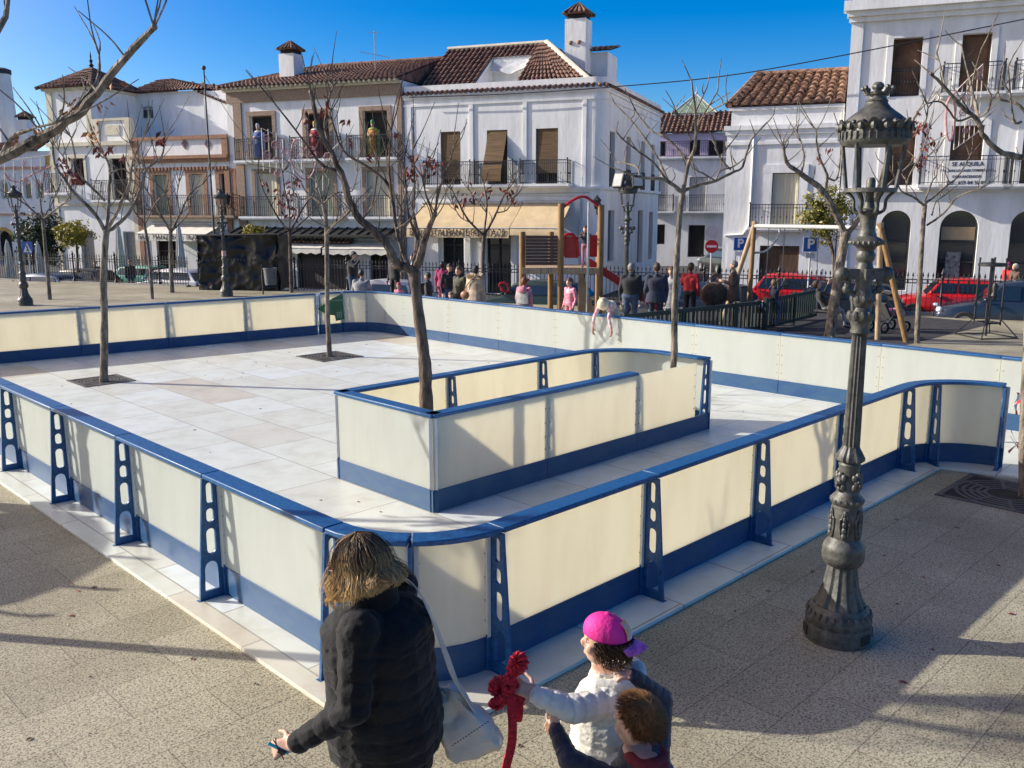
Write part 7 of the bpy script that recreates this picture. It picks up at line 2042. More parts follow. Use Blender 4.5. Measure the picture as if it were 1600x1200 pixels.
bg('small child in pale pink below the curly haired woman', 704, 22.0, hd(.2, -1), 1.02, (None, PINKC, PINKC), hs=1.35, hair='bob', hairmat=HFAIR)
bg('girl in a magenta coat standing at the railing before the restaurant door', 691, 27.3, hd(.2, 1), 1.48, (None, MAGC, PINKC), hs=1.1, coat=.1, hair='long', hairmat=HBLK)
bg('figure in black behind the forked tree trunk', 669, 23.0, hd(-1, .2), 1.45, (None, BLACKC, BLACKC), hair='short', hairmat=HBLK)
bg('woman in a pale jacket behind the limbs of the forked tree', 646, 27.6, hd(-.5, -1), 1.72, (None, GREYT2, JEANS), hair='long', hairmat=HBRN, pose=dict(elR=(.36, .05, 1.2), wrR=(.52, .15, 1.32)))
bg('man in a dark coat gesturing behind the forked tree', 617, 27.8, hd(-.6, -.8), 1.76, (None, BLACKC, BLACKC), hair='crop', hairmat=HGREY, bulk=1.15, pose=dict(elL=(-.34, .12, 1.22), wrL=(-.42, .36, 1.3)))
bg('child in pink helmet colours behind the forked tree', 623, 24.6, hd(-.3, -1), 1.05, (None, PINKC, NAVYC), hs=1.3, hair='short', hairmat=mat('pink_helmet', (.55, .1, .14), .4, .1, 5))
bg('man in black with one hand raised to his mouth, leaning by the railing', 551, 27.2, hd(.9, -.3), 1.80, (None, BLACKC, JEANS), bulk=1.12, hair='crop', hairmat=HBLK, pose=dict(elR=(.24, .22, 1.33), wrR=(.06, .26, 1.50), elL=(-.30, -.02, 1.15), wrL=(-.22, .12, .95), head=(0, .06, 1.63)))
sit = dict(pelvis=(0, 0, .62), chest=(0, .05, .95), neck=(0, .08, 1.14), head=(0, .12, 1.29), shL=(-.19, .06, 1.07), shR=(.19, .06, 1.07), elL=(-.26, .12, .82), elR=(.26, .12, .82), wrL=(-.16, .36, .82), wrR=(.16, .36, .82), hipL=(-.1, .02, .6), hipR=(.1, .02, .6), knL=(-.2, .40, .62), knR=(.2, .40, .62), anL=(-.2, .42, .2), anR=(.2, .42, .2))
ps = Vector(gp(563, 25.0))
bg('person in a grey jacket sitting on the toy quad bike, back turned', 563, 25.0, hd(.1, 1), 1.72, (None, GREYC, JEANS), bulk=1.2, hair='crop', hairmat=HBLK, pose=sit)
r = empty('toy_quad', ps, 0, 'blue and red toy quad bike under the seated person in grey', 'toy vehicle')
m = MB(); m.ell((0, .1, .42), (.22, .6, .16), 14, 10); m.build('body', mat('blue_toy_plastic', (.02, .06, .35), .35), r)
m = MB(); m.box(-.4, .4, -.42, -.15, .4, .46); m.box(-.4, .4, .4, .68, .4, .46); m.build('mudguard', M_RED, r, bevel=.02); m = MB(); m.tube([(-.3, .5, .75), (0, .45, .7), (.3, .5, .75)], .03, 6); m.tube([(0, .5, .45), (0, .45, .7)], .03, 6); m.build('handlebar', M_IRON, r)
for x in (-.38, .38):
    for y in (-.3, .55):
        m = MB(); m.lathe([(.12, -.08), (.2, -.08), (.22, 0), (.2, .08), (.12, .08)], 16, M=Matrix.Translation((x, y, .22)) @ Matrix.Rotation(R(90), 4, 'Y')); m.build('wheel', M_TYRE, r)
r_, HM, hq, J = bg('girl with red hair in a grey and pink hooded top, seen from behind', 819, 21.6, hd(.5, .9), 1.42, (None, PINKC, GREYC), hs=1.12, bulk=1.15, hair='bob', hairmat=HRED)
m = MB(); m.ell((0, -.11, 1.13), (.13, .07, .09), 12, 8); m.build('hood', PINKC, r_); m = MB(); m.strip([(-.16, -.09), (0, -.14), (.16, -.09)], -.01, .03, .80, 1.10); m.build('vest_back', GREYT2, r_)
STRIPE, st_t, st_b, st_l = nt('pink_white_stripes')
tc = st_t.nodes.new('ShaderNodeTexCoord'); wv = st_t.nodes.new('ShaderNodeTexWave'); wv.inputs['Scale'].default_value = 9; wv.bands_direction = 'Z'; cr = st_t.nodes.new('ShaderNodeValToRGB'); cr.color_ramp.interpolation = 'CONSTANT'; cr.color_ramp.elements[0].color = (.68, .06, .16, 1); cr.color_ramp.elements[1].position = .62; cr.color_ramp.elements[1].color = (.75, .5, .52, 1)
st_l.new(tc.outputs['Object'], wv.inputs['Vector']); st_l.new(wv.outputs['Fac'], cr.inputs['Fac']); st_l.new(cr.outputs['Color'], st_b.inputs['Base Color'])
bg('girl in a pink and white striped top beside the tower post', 891, 21.7, hd(-.8, -.6), 1.40, (None, STRIPE, PINKC), hs=1.12, hair='short', hairmat=HBRN)
# child on the tower platform
bg('small child holding the metal pole on the play tower platform', 914, 23.2, hd(-.3, -1), 1.08, (None, NAVYC, PINKC), hs=1.35, hair='long', hairmat=HBRN, loc=(PY(914, 430, 23.75).x, 23.75, zp + .05), pose=dict(elL=(-.25, .12, 1.35), wrL=(-.05, .32, 1.45), elR=(.25, .12, 1.3), wrR=(.08, .32, 1.38)))
# child hanging over the barrier
bx = AB(13.32, -10.75); ou = (AB(1, 0) - AB(0, 0)); al = (AB(0, 1) - AB(0, 0)); UZ = Vector((0, 0, 1))
def W_(o_, a_, z_): return bx + ou * o_ + al * a_ + UZ * z_
pj = dict(pelvis=W_(.30, .0, .98), chest=W_(.08, .0, 1.24), neck=W_(-.05, .0, 1.30), head=W_(-.14, .02, 1.24), shL=W_(-.03, -.14, 1.24), shR=W_(-.03, .14, 1.24), elL=W_(-.13, -.20, 1.00), wrL=W_(-.10, -.25, .80), elR=W_(-.13, .16, 1.02), wrR=W_(-.10, .20, .80),
          hipL=W_(.34, -.08, .84), hipR=W_(.34, .08, .84), knL=W_(.33, -.09, .5), knR=W_(.33, .09, .5), anL=W_(.36, -.09, .13), anR=W_(.36, .09, .13))
r_, HM, hq, J = figure('child in a cream hooded vest hanging over the barrier with both arms down', bx + ou * .34, 0, 1.35, pj, (None, CREAMC, JEANS), world=True, group=G1, hair=None, hs=1.15, headdir=((-.55 * ou.x, -.55 * ou.y, .6), (-.5 * ou.x, -.5 * ou.y, -.8)), hands=dict(L=dict(d=(0, -.1, -1)), R=dict(d=(0, -.1, -1))), footdir=(-ou.x, -ou.y, 0), voxel=.014)
FLOR = mat('flowered_sleeve', (.72, .62, .62), .8, .2, 14, col2=(.5, .14, .2), detail=2)
o = [c for c in r_.children if c.name.startswith('body')][0]; o.data.materials.append(FLOR)
for p in o.data.polygons:
    c = p.center
    if p.material_index == 1 and min(seg_d(c, J['sh' + s], J['el' + s]) for s in 'LR') < .075 or (p.material_index == 1 and min(seg_d(c, J['el' + s], J['wr' + s]) for s in 'LR') < .07): p.material_index = 4
m = MB(); m.ell((0, -.02, .02), (.105, .125, .125), 18, 12, 0, HM); m.ell((0, -.11, -.07), (.10, .06, .06), 14, 10, 0, HM); m.add([(-.09, .02, .12), (-.03, -.01, .24), (0, 0, .14)], [(0, 1, 2)], 0, True, HM); m.build('hood', CREAMC, r_)
# boy climbing the picket fence and boy on the swing
q = Vector(gp(1213, 22.6)); q.z = 0
bg('boy in dark clothes with a red scarf leaning back from the picket fence', 1213, 22.6, hd(.55, .8), 1.22, (None, NAVYC, JEANS), hs=1.2, hair='short', hairmat=HFAIR, loc=q + Vector((0, 0, .12)),
   pose=dict(pelvis=(0, -.05, .92), chest=(0, -.12, 1.25), neck=(0, -.16, 1.42), head=(.0, -.2, 1.56), shL=(-.17, -.12, 1.36), shR=(.17, -.12, 1.36), elL=(-.15, .1, 1.48), wrL=(-.1, .32, 1.6), elR=(.2, .1, 1.48), wrR=(.18, .32, 1.62), knL=(-.12, .14, .6), anL=(-.1, -.06, .12), knR=(.14, .16, .52), anR=(.12, -.05, .06)))
s_ = SW2
def S_(x, z, y=0): return Vector((s_.x + x, s_.y + y, s_.z + z))
pj = dict(pelvis=S_(.0, .10), chest=S_(-.16, .36), neck=S_(-.22, .52), head=S_(-.24, .64), shL=S_(-.17, .46, .15), shR=S_(-.17, .46, -.15), elL=S_(.02, .42, .24), wrL=S_(.1, .62, .24), elR=S_(.0, .40, -.22), wrR=S_(.08, .60, -.24), hipL=S_(.03, .09, .08), hipR=S_(.03, .09, -.08), knL=S_(.36, .06, .1), knR=S_(.38, .02, -.1), anL=S_(.56, -.28, .1), anR=S_(.46, -.34, -.1))
figure('boy in a black top and grey trousers sitting on the swing looking up', s_, 0, 1.32, pj, (None, BLACKC, GREYC), world=True, group=G1, hair='short', hairmat=HBRN, hs=1.2, headdir=((-.55, 0, .8), (.75, -.15, .5)), footdir=(1, 0, -.2), voxel=.016)
# couple on the pavement at the right
p = street_pt(1574, 430, 30.2); bg('person in a red jacket and dark cap walking by the arched window at right', 0, 0, hd(-1, -.1), 1.70, (None, REDC, BLACKC), loc=p, hair='short', hairmat=MAGC, bulk=1.15)
p = street_pt(1586, 430, 29.7); bg('person in a brown coat and pale knit cap beside the red jacket', 0, 0, hd(-1, -.1), 1.68, (None, BROWNC, BLACKC), loc=p, hair='short', hairmat=CREAMC, bulk=1.2)
for i, (u, Y, c, l) in enumerate(((150, 42.5, BROWNC, 'person in brown sitting at the terrace left of the white car'), (204, 42.6, BLACKC, 'person in black at the terrace by the white car'), (218, 43.2, BEIGEC, 'person in beige at the terrace behind the bar parasol'))):
    p = street_pt(u, 430, Y); bg(l, 0, 0, hd(.3, -1), 1.7, (None, c, JEANS), loc=p, hair='short', hairmat=HBRN, voxel=.03)
# king figures on the balconies
def king(label, u, v0, v1, off, robe, cape, trim, crown):
    p = FS.P + FS.e * FS.uv(u, (v0 + v1) / 2, off)[0] + N_ * off; zf = FS.uv(u, v1, off)[1]; zt = FS.uv(u, v0, off)[1]; H = (zt - zf) / 1.12
    r_, HM, hq, J = figure(label, (p.x, p.y, zf), math.atan2(N_.y, N_.x), H, mats=(None, robe, robe), bulk=1.15, coat=.8, hair='short', hairmat=trim, voxel=.03, name='king_figure', cat='figure', group='robed king figures on the balconies', pose=dict(elL=(-.27, .05, 1.15), wrL=(-.1, .24, 1.15), elR=(.27, .05, 1.15), wrR=(.1, .24, 1.15)))
    k = H / 1.75
    m = MB(); m.strip([(-.26 * k, .05 * k), (-.27 * k, -.13 * k), (0, -.2 * k), (.27 * k, -.13 * k), (.26 * k, .05 * k)], -.015, .02, .12 * k, 1.42 * k); m.ell((0, -.02, 1.45 * k), (.22 * k, .15 * k, .07 * k), 12, 8, 1); m.build('cape', [cape, trim], r_)
    m = MB(); m.lathe([(.085, .08), (.09, .10), (.088, .16)], 14, caps=False, M=HM)
    for j in range(7): a = 2 * math.pi * j / 7; m.tube([(.088 * math.cos(a), .088 * math.sin(a), .15), (.10 * math.cos(a), .10 * math.sin(a), .25)], [.02, .006], 5)
    m.lathe([(.08, .08), (.07, .2), (.02, .24)], 12, M=HM); m.build('crown', crown, r_)
GOLD = mat('gold_crown', (.6, .38, .08), .35, .1, 6, metal=.6)
king('king figure in blue and white with a silver crown, on the left balcony', 404, 190, 250, .25, cloth('blue_robe', (.05, .11, .32)), cloth('pale_blue_cape', (.35, .42, .6)), WHITEC, mat('silver_crown', (.5, .52, .55), .3, .1, 6, metal=.6))
king('king figure in dark red with a gold crown, on the middle balcony', 493, 186, 250, .25, cloth('crimson_robe', (.35, .03, .05)), cloth('wine_cape', (.2, .02, .05)), WHITEC, GOLD)
king('king figure in green and gold with a turban crown, on the right balcony', 583, 184, 250, .25, cloth('gold_robe', (.5, .22, .03)), cloth('green_cape', (.05, .28, .07)), cloth('lime_trim', (.3, .45, .08)), mat('green_crown', (.08, .3, .1), .4, .1))
# stroller
q = Vector(gp(1392, 22.4)); r = empty('stroller', (q.x, q.y, .001), R(20), 'black folding pushchair with a pink blanket behind the swing leg', 'pushchair')
for x in (-.3, .38):
    for y in (-.25, .25):
        m = MB(); Mx = Matrix.Translation((x, y, .14)) @ Matrix.Rotation(R(90), 4, 'X'); m.lathe([(.1, -.02), (.14, -.02), (.14, .02), (.1, .02)], 18, M=Mx, caps=False); m.lathe([(0, -.01), (.02, -.015), (.02, .015), (0, .01)], 8, M=Mx); w_ = m.build('wheel', M_TYRE, r)
m = MB()
for y in (-.25, .25): m.tube([(-.3, y, .14), (.0, y * .95, .5), (-.4, y * .9, 1.02)], .016, 6); m.tube([(.38, y, .14), (-.05, y * .9, .58)], .016, 6)
m.tube([(-.4, -.23, 1.02), (-.42, 0, 1.04), (-.4, .23, 1.02)], .02, 6); m.build('frame', M_STEELDK, r)
m = MB(); m.add([(-.25, -.2, .75), (-.25, .2, .75), (-.05, .2, .40), (-.05, -.2, .40), (.28, -.2, .42), (.28, .2, .42)], [(0, 1, 2, 3), (3, 2, 5, 4)], 0, False); o = m.build('seat', BLACKC, r); so_ = o.modifiers.new('t', 'SOLIDIFY'); so_.thickness = .06
m = MB()
for k in range(9):
    a = R(20 + 17 * k); 
vs = []; 
for i in range(9):
    a = R(10 + 15 * i)
    for j in range(7): y = -.22 + .44 * j / 6; vs.append((-.12 + .34 * math.cos(a) * (1 - .1 * abs(j - 3) / 3), y, .72 + .34 * math.sin(a) * (1 - .25 * (abs(j - 3) / 3) ** 2)))
m.add(vs, [(i * 7 + j, i * 7 + j + 1, (i + 1) * 7 + j + 1, (i + 1) * 7 + j) for i in range(8) for j in range(6)]); m.build('hood', BLACKC, r, fix=False)
m = MB(); m.ell((.22, -.02, .46), (.26, .23, .14), 14, 10); m.build('blanket', PINKC, r)
# ------------------------------------------------------------------ the three people in front
COATB = mat('black_quilted_coat', (.008, .008, .0088), .78, .3, 7, .35, 30, sheen=.10, spec=.2)
WJACK = mat('white_quilted_jacket', (.66, .64, .56), .75, .08, 8, .5, 26)
NAVYJ = mat('navy_padded_jacket', (.012, .014, .035), .6, .3, 8, .5, 24, sheen=.2)
BURG = mat('burgundy_cloth', (.16, .012, .02), .85, .2, 9, .4, 30)
KNIT = mat('red_knit', (.55, .012, .03), .85, .3, 40, 1.0, 70)
CAPP = mat('pink_cap_cloth', (.78, .02, .27), .7, .1, 12, .25, 60)
CAPQ = mat('lilac_cap_cloth', (.48, .10, .42), .6, .3, 30)
BAGM = mat('pale_taupe_leather', (.56, .50, .42), .5, .1, 6, .35, 16)
def puff(me, bones, ms, amp, step, mi=1):
    me.update()
    nb = [b for b in bones if b[3] == mi]
    vn = [v.normal.copy() for v in me.vertices]
    on = set()
    for p in me.polygons:
        if p.material_index == mi: on.update(p.vertices)
    for i in on:
        c = me.vertices[i].co; best = 9; bb = None
        for b in nb:
            d = seg_d(c, b[0], b[1]) - b[2]
            if d < best: best = d; bb = b
        ax = (bb[1] - bb[0]).normalized()
        t = (c - bb[0]).dot(ax)
        s = abs(math.sin(math.pi * t / step)) ** .55
        w = noise.noise(c * 9) * .9 - abs(noise.noise(Vector((c.x * 14 + c.z * 9, c.y * 14, c.z * 26 - c.x * 12)))) * 1.5 + .4
        me.vertices[i].co = c + vn[i] * (amp * (s - .6) + amp * .42 * w)
def hair_mat(name, root_c, tip_c, z0, z1, var=.35):
    m, t, b, L = nt(name); N = t.nodes
    tc = N.new('ShaderNodeTexCoord'); sx_ = N.new('ShaderNodeSeparateXYZ'); mr = N.new('ShaderNodeMapRange')
    L.new(tc.outputs['Object'], sx_.inputs[0]); L.new(sx_.outputs['Z'], mr.inputs['Value'])
    mr.inputs['From Min'].default_value = z0; mr.inputs['From Max'].default_value = z1
    cr = N.new('ShaderNodeValToRGB'); cr.color_ramp.elements[0].color = rgb(tip_c); cr.color_ramp.elements[1].color = rgb(root_c)
    gi = N.new('ShaderNodeNewGeometry'); ad = N.new('ShaderNodeMath'); ad.operation = 'MULTIPLY_ADD'; ad.inputs[1].default_value = .7; ad.inputs[2].default_value = -.35
    L.new(gi.outputs['Random Per Island'], ad.inputs[0]); a2 = N.new('ShaderNodeMath'); a2.operation = 'ADD'
    L.new(mr.outputs[0], a2.inputs[0]); L.new(ad.outputs[0], a2.inputs[1]); L.new(a2.outputs[0], cr.inputs['Fac'])
    L.new(cr.outputs['Color'], b.inputs['Base Color']); b.inputs['Roughness'].default_value = .5; b.inputs['Specular IOR Level'].default_value = .3
    return m
def strand(mb, pts, r, n=3):
    mb.tube(pts, [r * (1 - .75 * (i / (len(pts) - 1)) ** 2) for i in range(len(pts))], n, caps=False)

# ---- woman
fx = Vector((-.985, .15, 0)).normalized(); lf = Vector((-fx.y, fx.x, 0)) * 1.0          # forward, her left
if lf.y > 0: lf = -lf
ck = Vector((-.57, 3.50, 1.24)); nk = PY(582, 925, 3.5)
pl = PY(600, 1112, 3.52); hdp = PY(560, 884, 3.48)
pj = dict(pelvis=pl, chest=ck, neck=nk, head=hdp, shL=ck + lf * .18 + UZ * .095 + fx * .02, shR=ck - lf * .19 + UZ * .135 - fx * .035,
          elL=PY(553, 1108, 3.24), wrL=PY(468, 1158, 3.30), elR=ck - lf * .30 - UZ * .14 - fx * .03, wrR=ck - lf * .27 - UZ * .34 + fx * .14,
          hipL=pl + lf * .10 - UZ * .03, hipR=pl - lf * .10 - UZ * .03, knL=pl + lf * .11 + fx * .06 - UZ * .43, knR=pl - lf * .11 - fx * .02 - UZ * .43, anL=pl + lf * .11 + fx * .02 - UZ * .80, anR=pl - lf * .11 - fx * .12 - UZ * .80)
T_ = [(-.4, .20, .215), (-.2, .21, .222), (0, .21, .224), (.35, .20, .205), (.62, .20, .205), (1, .20, .205), (1.35, .192, .20), (1.62, .158, .148), (1.85, .085, .085), (2.2, .055, .06)]
wroot, HM, hq, J = figure('woman in a black quilted coat with a blond brown bob, passing the barrier corner', (pl.x, pl.y, 0), 0, 1.70, pj, (None, COATB, BLACKC), world=True, hair=None, hs=1.10, torso=T_, coat=.30, bulk=1.16, arm_r=1.34, voxel=.0075, smooth_n=4,
      headdir=((-.12, .03, 1), (-.97, .24, -.14)), fin=lambda me, b, ms: puff(me, b, ms, .0085, .092), hands=dict(L=dict(d=(-.9, .05, -.28), curl=1.05, pn=(-.1, .8, -.6), spread=.04), R=dict(curl=.6)))
def HP(x, y, z): return HM @ (Vector((x, y, z)) * hq)
WH = hair_mat('blond_brown_hair', (.035, .018, .009), (.74, .48, .20), hdp.z - .12, hdp.z + .105)
rg = random.Random(21); m = MB()
n, mm = 40, 18; vs = []; fs = []
def bob(ph, t, fl=1.0, jit=0.0):
    """point of the hair surface: ph 0 is the face, t runs from the parting to the tips"""
    sx_, cy_ = math.sin(ph), math.cos(ph)
    if t < .55:
        a = R(4) + (R(98) - R(4)) * (t / .55); r = math.sin(a); z = .118 * math.cos(a) + .016
        return Vector((sx_ * r * .096, -.016 + cy_ * r * .116, z))
    f = (t - .55) / .45
    L_ = .060 + .058 * max(0, min(1, (2.5 - abs(ph)) / 1.5))
    fl_ = 1 + fl * .34 * math.sin(f * 1.9) - .06 * f * f
    return Vector((sx_ * .096 * fl_, -.016 + cy_ * .116 * fl_, .0 - L_ * f))
for i in range(mm + 1):
    for j in range(n):
        ph = -math.pi + 2 * math.pi * j / n; q = bob(ph, i / mm * .97, .8)
        w = 1 + .03 * math.sin(ph * 13 + i * .3); vs.append(HP(q.x * w, q.y * w, q.z))
for i in range(mm):
    for j in range(n):
        ph = -math.pi + 2 * math.pi * (j + .5) / n
        if abs(ph) < R(42) and i > 5: continue
        fs.append((i * n + j, i * n + (j + 1) % n, (i + 1) * n + (j + 1) % n, (i + 1) * n + j))
m.add(vs, fs, 0, True)
for c in range(250):                                   # locks, each a bundle of strands
    ph0 = rg.uniform(-math.pi, math.pi)
    if abs(ph0) < R(34): continue
    t0 = rg.uniform(.0, .5); t1 = rg.uniform(.74, 1.08); fl0 = rg.uniform(.5, 1.5); lift = rg.uniform(1.02, 1.13); wv = rg.uniform(-.3, .3); wf = rg.uniform(2.5, 7)
    for s in range(13):
        ph = ph0 + rg.gauss(0, .06); pts = []; k = 9; e = rg.uniform(-.03, .03)
        if abs(ph) < R(36): ph = math.copysign(R(36), ph)
        for i in range(k):
            f = i / (k - 1); t = t0 + (t1 + e - t0) * f
            q = bob(ph + wv * math.sin(f * wf) * f, t, fl0)
            pts.append(HP(q.x * (1 + (lift - 1) * (.3 + .7 * f)), (q.y + .016) * (1 + (lift - 1) * (.3 + .7 * f)) - .016, q.z + rg.uniform(-.002, .002)))
        strand(m, pts, rg.uniform(.0010, .0024))
for s in range(70):                                    # flyaway hairs
    ph = rg.uniform(-math.pi, math.pi); pts = []; a = rg.uniform(1.06, 1.2); t0 = rg.uniform(.05, .5)
    for i in range(8):
        f = i / 7; q = bob(ph + .5 * f * rg.choice((-1, 1)) * .4, t0 + (1.0 - t0) * f, 1.3); pts.append(HP(q.x * a, q.y * a, q.z + .012 * math.sin(f * 3)))
    strand(m, pts, .0011)
m.build('hair', WH, wroot, fix=False, angle=180)
m = MB()
for s in (-1, 1):
    cc = HP(s * .034, .098, .0); pts = []
    for k in range(17):
        a = 2 * math.pi * k / 16; pts.append(HP(s * .034 + .027 * math.cos(a), .097, .0 + .021 * math.sin(a)))
    m.tube(pts, .003, 6); m.tube([HP(s * .06, .095, .008), HP(s * .088, .05, .012), HP(s * .09, -.02, .006)], .003, 6)
m.tube([HP(-.008, .1, .004), HP(.008, .1, .004)], .003, 6)
m.build('glasses', mat('tortoise_frame', (.14, .03, .025), .3, .2, 20), wroot)
o_ = wroot.location
for ob in [c for c in wroot.children if c.name.startswith('hair') or c.name.startswith('glasses')]: pass
m = MB()                                               # stand up collar
cvs = []; cn = 26
up_ = (J['head'] - J['neck']).normalized()
for i, (hh, rr, th) in enumerate(((-.05, .112, 0), (.0, .102, 0), (.045, .098, 0), (.05, .09, 0), (.0, .088, 0), (-.05, .095, 0))):
    for j in range(cn):
        a = 2 * math.pi * j / cn; d = fx * math.cos(a) * rr * 1.05 + lf * math.sin(a) * rr
        cvs.append(J['neck'] + d + UZ * (hh + .012 * math.cos(a) * -1 + .006 * math.sin(a * 5)))
m.add(cvs, [(i * cn + j, i * cn + (j + 1) % cn, (i + 1) * cn + (j + 1) % cn, (i + 1) * cn + j) for i in range(5) for j in range(cn)])
m.build('collar', COATB, wroot)
# shoulder bag: hangs on her, a thing of its own
bc = PY(716, 1128, 3.62)
bag = empty('shoulder_bag', bc, 0, "pale taupe slouchy shoulder bag hanging at the back of the woman in black", 'bag')
m = MB(); n, mm = 40, 26; vs = []
tl = R(-32)
for i in range(mm + 1):
    v = -math.pi / 2 + math.pi * i / mm
    for j in range(n):
        u_ = 2 * math.pi * j / n
        sg = lambda x, e: math.copysign(abs(x) ** e, x)
        x = .112 * sg(math.cos(v), .35) * sg(math.cos(u_), .4) * (1 - .30 * math.sin(v)); y = .062 * sg(math.cos(v), .5) * sg(math.sin(u_), .6) * (1 - .25 * math.sin(v)); z = .168 * sg(math.sin(v), .55) + .03 * math.sin(v) * math.cos(u_)
        q = Vector((x, y, z)); f = noise.noise(q * 8) * .018 - abs(noise.noise(Vector((q.x * 20 + q.z * 6, q.y * 12, q.z * 8 - q.x * 4)))) * .085 * max(.25, min(1, .55 + z * 5)) - abs(noise.noise(Vector((q.x * 9, q.y * 9, q.z * 24)))) * .032 + .016
        d = q.normalized(); q = q + d * f
        vs.append((q.x * math.cos(tl) + q.z * math.sin(tl) * -1 * -1, q.y, -q.x * math.sin(tl) + q.z * math.cos(tl)))
m.add(vs, [(i * n + j, i * n + (j + 1) % n, (i + 1) * n + (j + 1) % n, (i + 1) * n + j) for i in range(mm) for j in range(n)])
m.build('pouch', BAGM, bag, weld=True)
def ribbon(mb, pts, w, th, side):
    S_ = smooth_path(pts, 6); vs = []
    for i, p in enumerate(S_):
        t = (S_[min(i + 1, len(S_) - 1)] - S_[max(i - 1, 0)]).normalized(); sd_ = Vector(side); sd_ = (sd_ - t * sd_.dot(t)).normalized(); nn = t.cross(sd_)
        vs += [p - sd_ * w / 2 - nn * th, p + sd_ * w / 2 - nn * th, p + sd_ * w / 2 + nn * th, p - sd_ * w / 2 + nn * th]
    L = len(S_); fs = [(0, 1, 2, 3), (4 * L - 1, 4 * L - 2, 4 * L - 3, 4 * L - 4)]
    for i in range(L - 1):
        for k in range(4): fs.append((4 * i + k, 4 * i + (k + 1) % 4, 4 * i + 4 + (k + 1) % 4, 4 * i + 4 + k))
    mb.add(vs, fs, 0, True)
m = MB(); ribbon(m, [p - bc for p in (PY(600, 930, 3.72), PY(620, 905, 3.66), PY(648, 916, 3.56), PY(672, 958, 3.50), PY(692, 1010, 3.50), PY(712, 1062, 3.54), PY(742, 1112, 3.60))], .042, .0028, (-.30, -.55, .78)); m.build('strap', BAGM, bag)
m = MB()
for k in range(14): m.ell(Vector((-.02 + .012 * k, -.086 - .002 * k, -.06 + .010 * k)), (.006, .003, .003), 5, 4)
m.build('zip', M_STEELDK, bag)
hw = J['wrL'] + wroot.location; hp = hw + Vector((-.085, .0, -.02))
ko = empty('key_holder', hp, 0, "small turquoise and black holder in the hand of the woman in black", 'key holder')
m = MB(); m.bar((-.035, -.03, .03), (.05, -.045, -.005), .014, .008); m.build('turquoise_case', mat('turquoise_plastic', (.02, .42, .50), .3, .05), ko, bevel=.002)
m = MB(); m.bar((.01, -.05, .012), (.04, -.052, .0), .018, .012); m.tube(smooth_path([(.0, -.04, .06), (.005, -.05, .03), (.02, -.05, -.01), (-.01, -.045, -.035)]), .003, 5); m.tube(smooth_path([(-.01, -.04, .05), (.015, -.055, .02), (.03, -.05, -.03)]), .0028, 5); m.build('black_cord', M_IRON, ko)

# ---- girl in the pink cap
gc = PY(945, 1000, 3.95); gch = PY(950, 1098, 3.97); gp_ = PY(948, 1200, 4.0)
gpz = Vector((gp_.x, gp_.y, gp_.z))
f2 = Vector((-1, .10, 0)).normalized(); l2_ = Vector((-.10, -1, 0)).normalized()
gn = PY(948, 1050, 3.96)
pj = dict(pelvis=gpz, chest=gch, neck=gn, head=gc, shL=gch + l2_ * .115 + UZ * .075, shR=gch - l2_ * .115 + UZ * .075, elL=PY(893, 1108, 3.74), wrL=PY(842, 1088, 3.73), elR=gch - l2_ * .17 - UZ * .1 + f2 * .06, wrR=gch - l2_ * .12 - UZ * .16 + f2 * .2,
          hipL=gpz + l2_ * .06 - UZ * .02, hipR=gpz - l2_ * .06 - UZ * .02, knL=gpz + l2_ * .06 + f2 * .02 - UZ * .22, knR=gpz - l2_ * .06 - UZ * .22, anL=gpz + l2_ * .07 - UZ * (gpz.z - .06), anR=gpz - l2_ * .07 - f2 * .05 - UZ * (gpz.z - .06))
T_ = [(-.35, .195, .21), (0, .19, .20), (.5, .18, .185), (1, .175, .175), (1.4, .15, .145), (1.65, .11, .10), (1.9, .052, .052), (2.2, .04, .042)]
T_ = [(a, b_ / .65, c_ / .65) for a, b_, c_ in T_]
groot, HM, hq, J = figure('girl in a white jacket and backwards pink cap holding out a red knitted flower', (gpz.x, gpz.y, 0), 0, 1.14, pj, (None, WJACK, JEANS), world=True, hair=None, hs=1.62, torso=[(a, b_, c_) for a, b_, c_ in T_], bulk=1.0, arm_r=2.1, voxel=.006, smooth_n=3,
      headdir=((.02, .02, 1), (-1, .16, -.10)), fin=lambda me, b, ms: puff(me, b, ms, .010, .060), hands=dict(L=dict(d=(-.9, .1, .42), curl=.5, pn=(-.2, .85, -.35), s=1.2, spread=.2), R=dict(curl=.5)))
def HP(x, y, z): return HM @ (Vector((x, y, z)) * hq)
m = MB(); n, mm = 72, 16; vs = []
for i in range(mm + 1):
    th = R(100) * i / mm
    for j in range(n):
        ph = 2 * math.pi * j / n; w = 1.0 - .030 * math.exp(-((abs((ph * 3 / math.pi) % 1 - .5) - .5) / .06) ** 2) * math.sin(th) + .006 * noise.noise(Vector((math.cos(ph) * 3, math.sin(ph) * 3, th * 4)))
        vs.append(HP(.089 * math.sin(th) * math.cos(ph) * w, -.008 + .108 * math.sin(th) * math.sin(ph) * w, .036 + .092 * math.cos(th) - .016 * math.sin(th) * (-math.sin(ph))))
fq = [(i * n + j, i * n + (j + 1) % n, (i + 1) * n + (j + 1) % n, (i + 1) * n + j) for i in range(mm) for j in range(n)]
m.add(vs, fq); m.ell(HP(0, -.008, .1275), (.009, .009, .004), 8, 5)
hatc = m.build('cap', CAPP, groot, fix=False, weld=True); so_ = hatc.modifiers.new('t', 'SOLIDIFY'); so_.thickness = .006; so_.offset = 1
m = MB(); vs = []
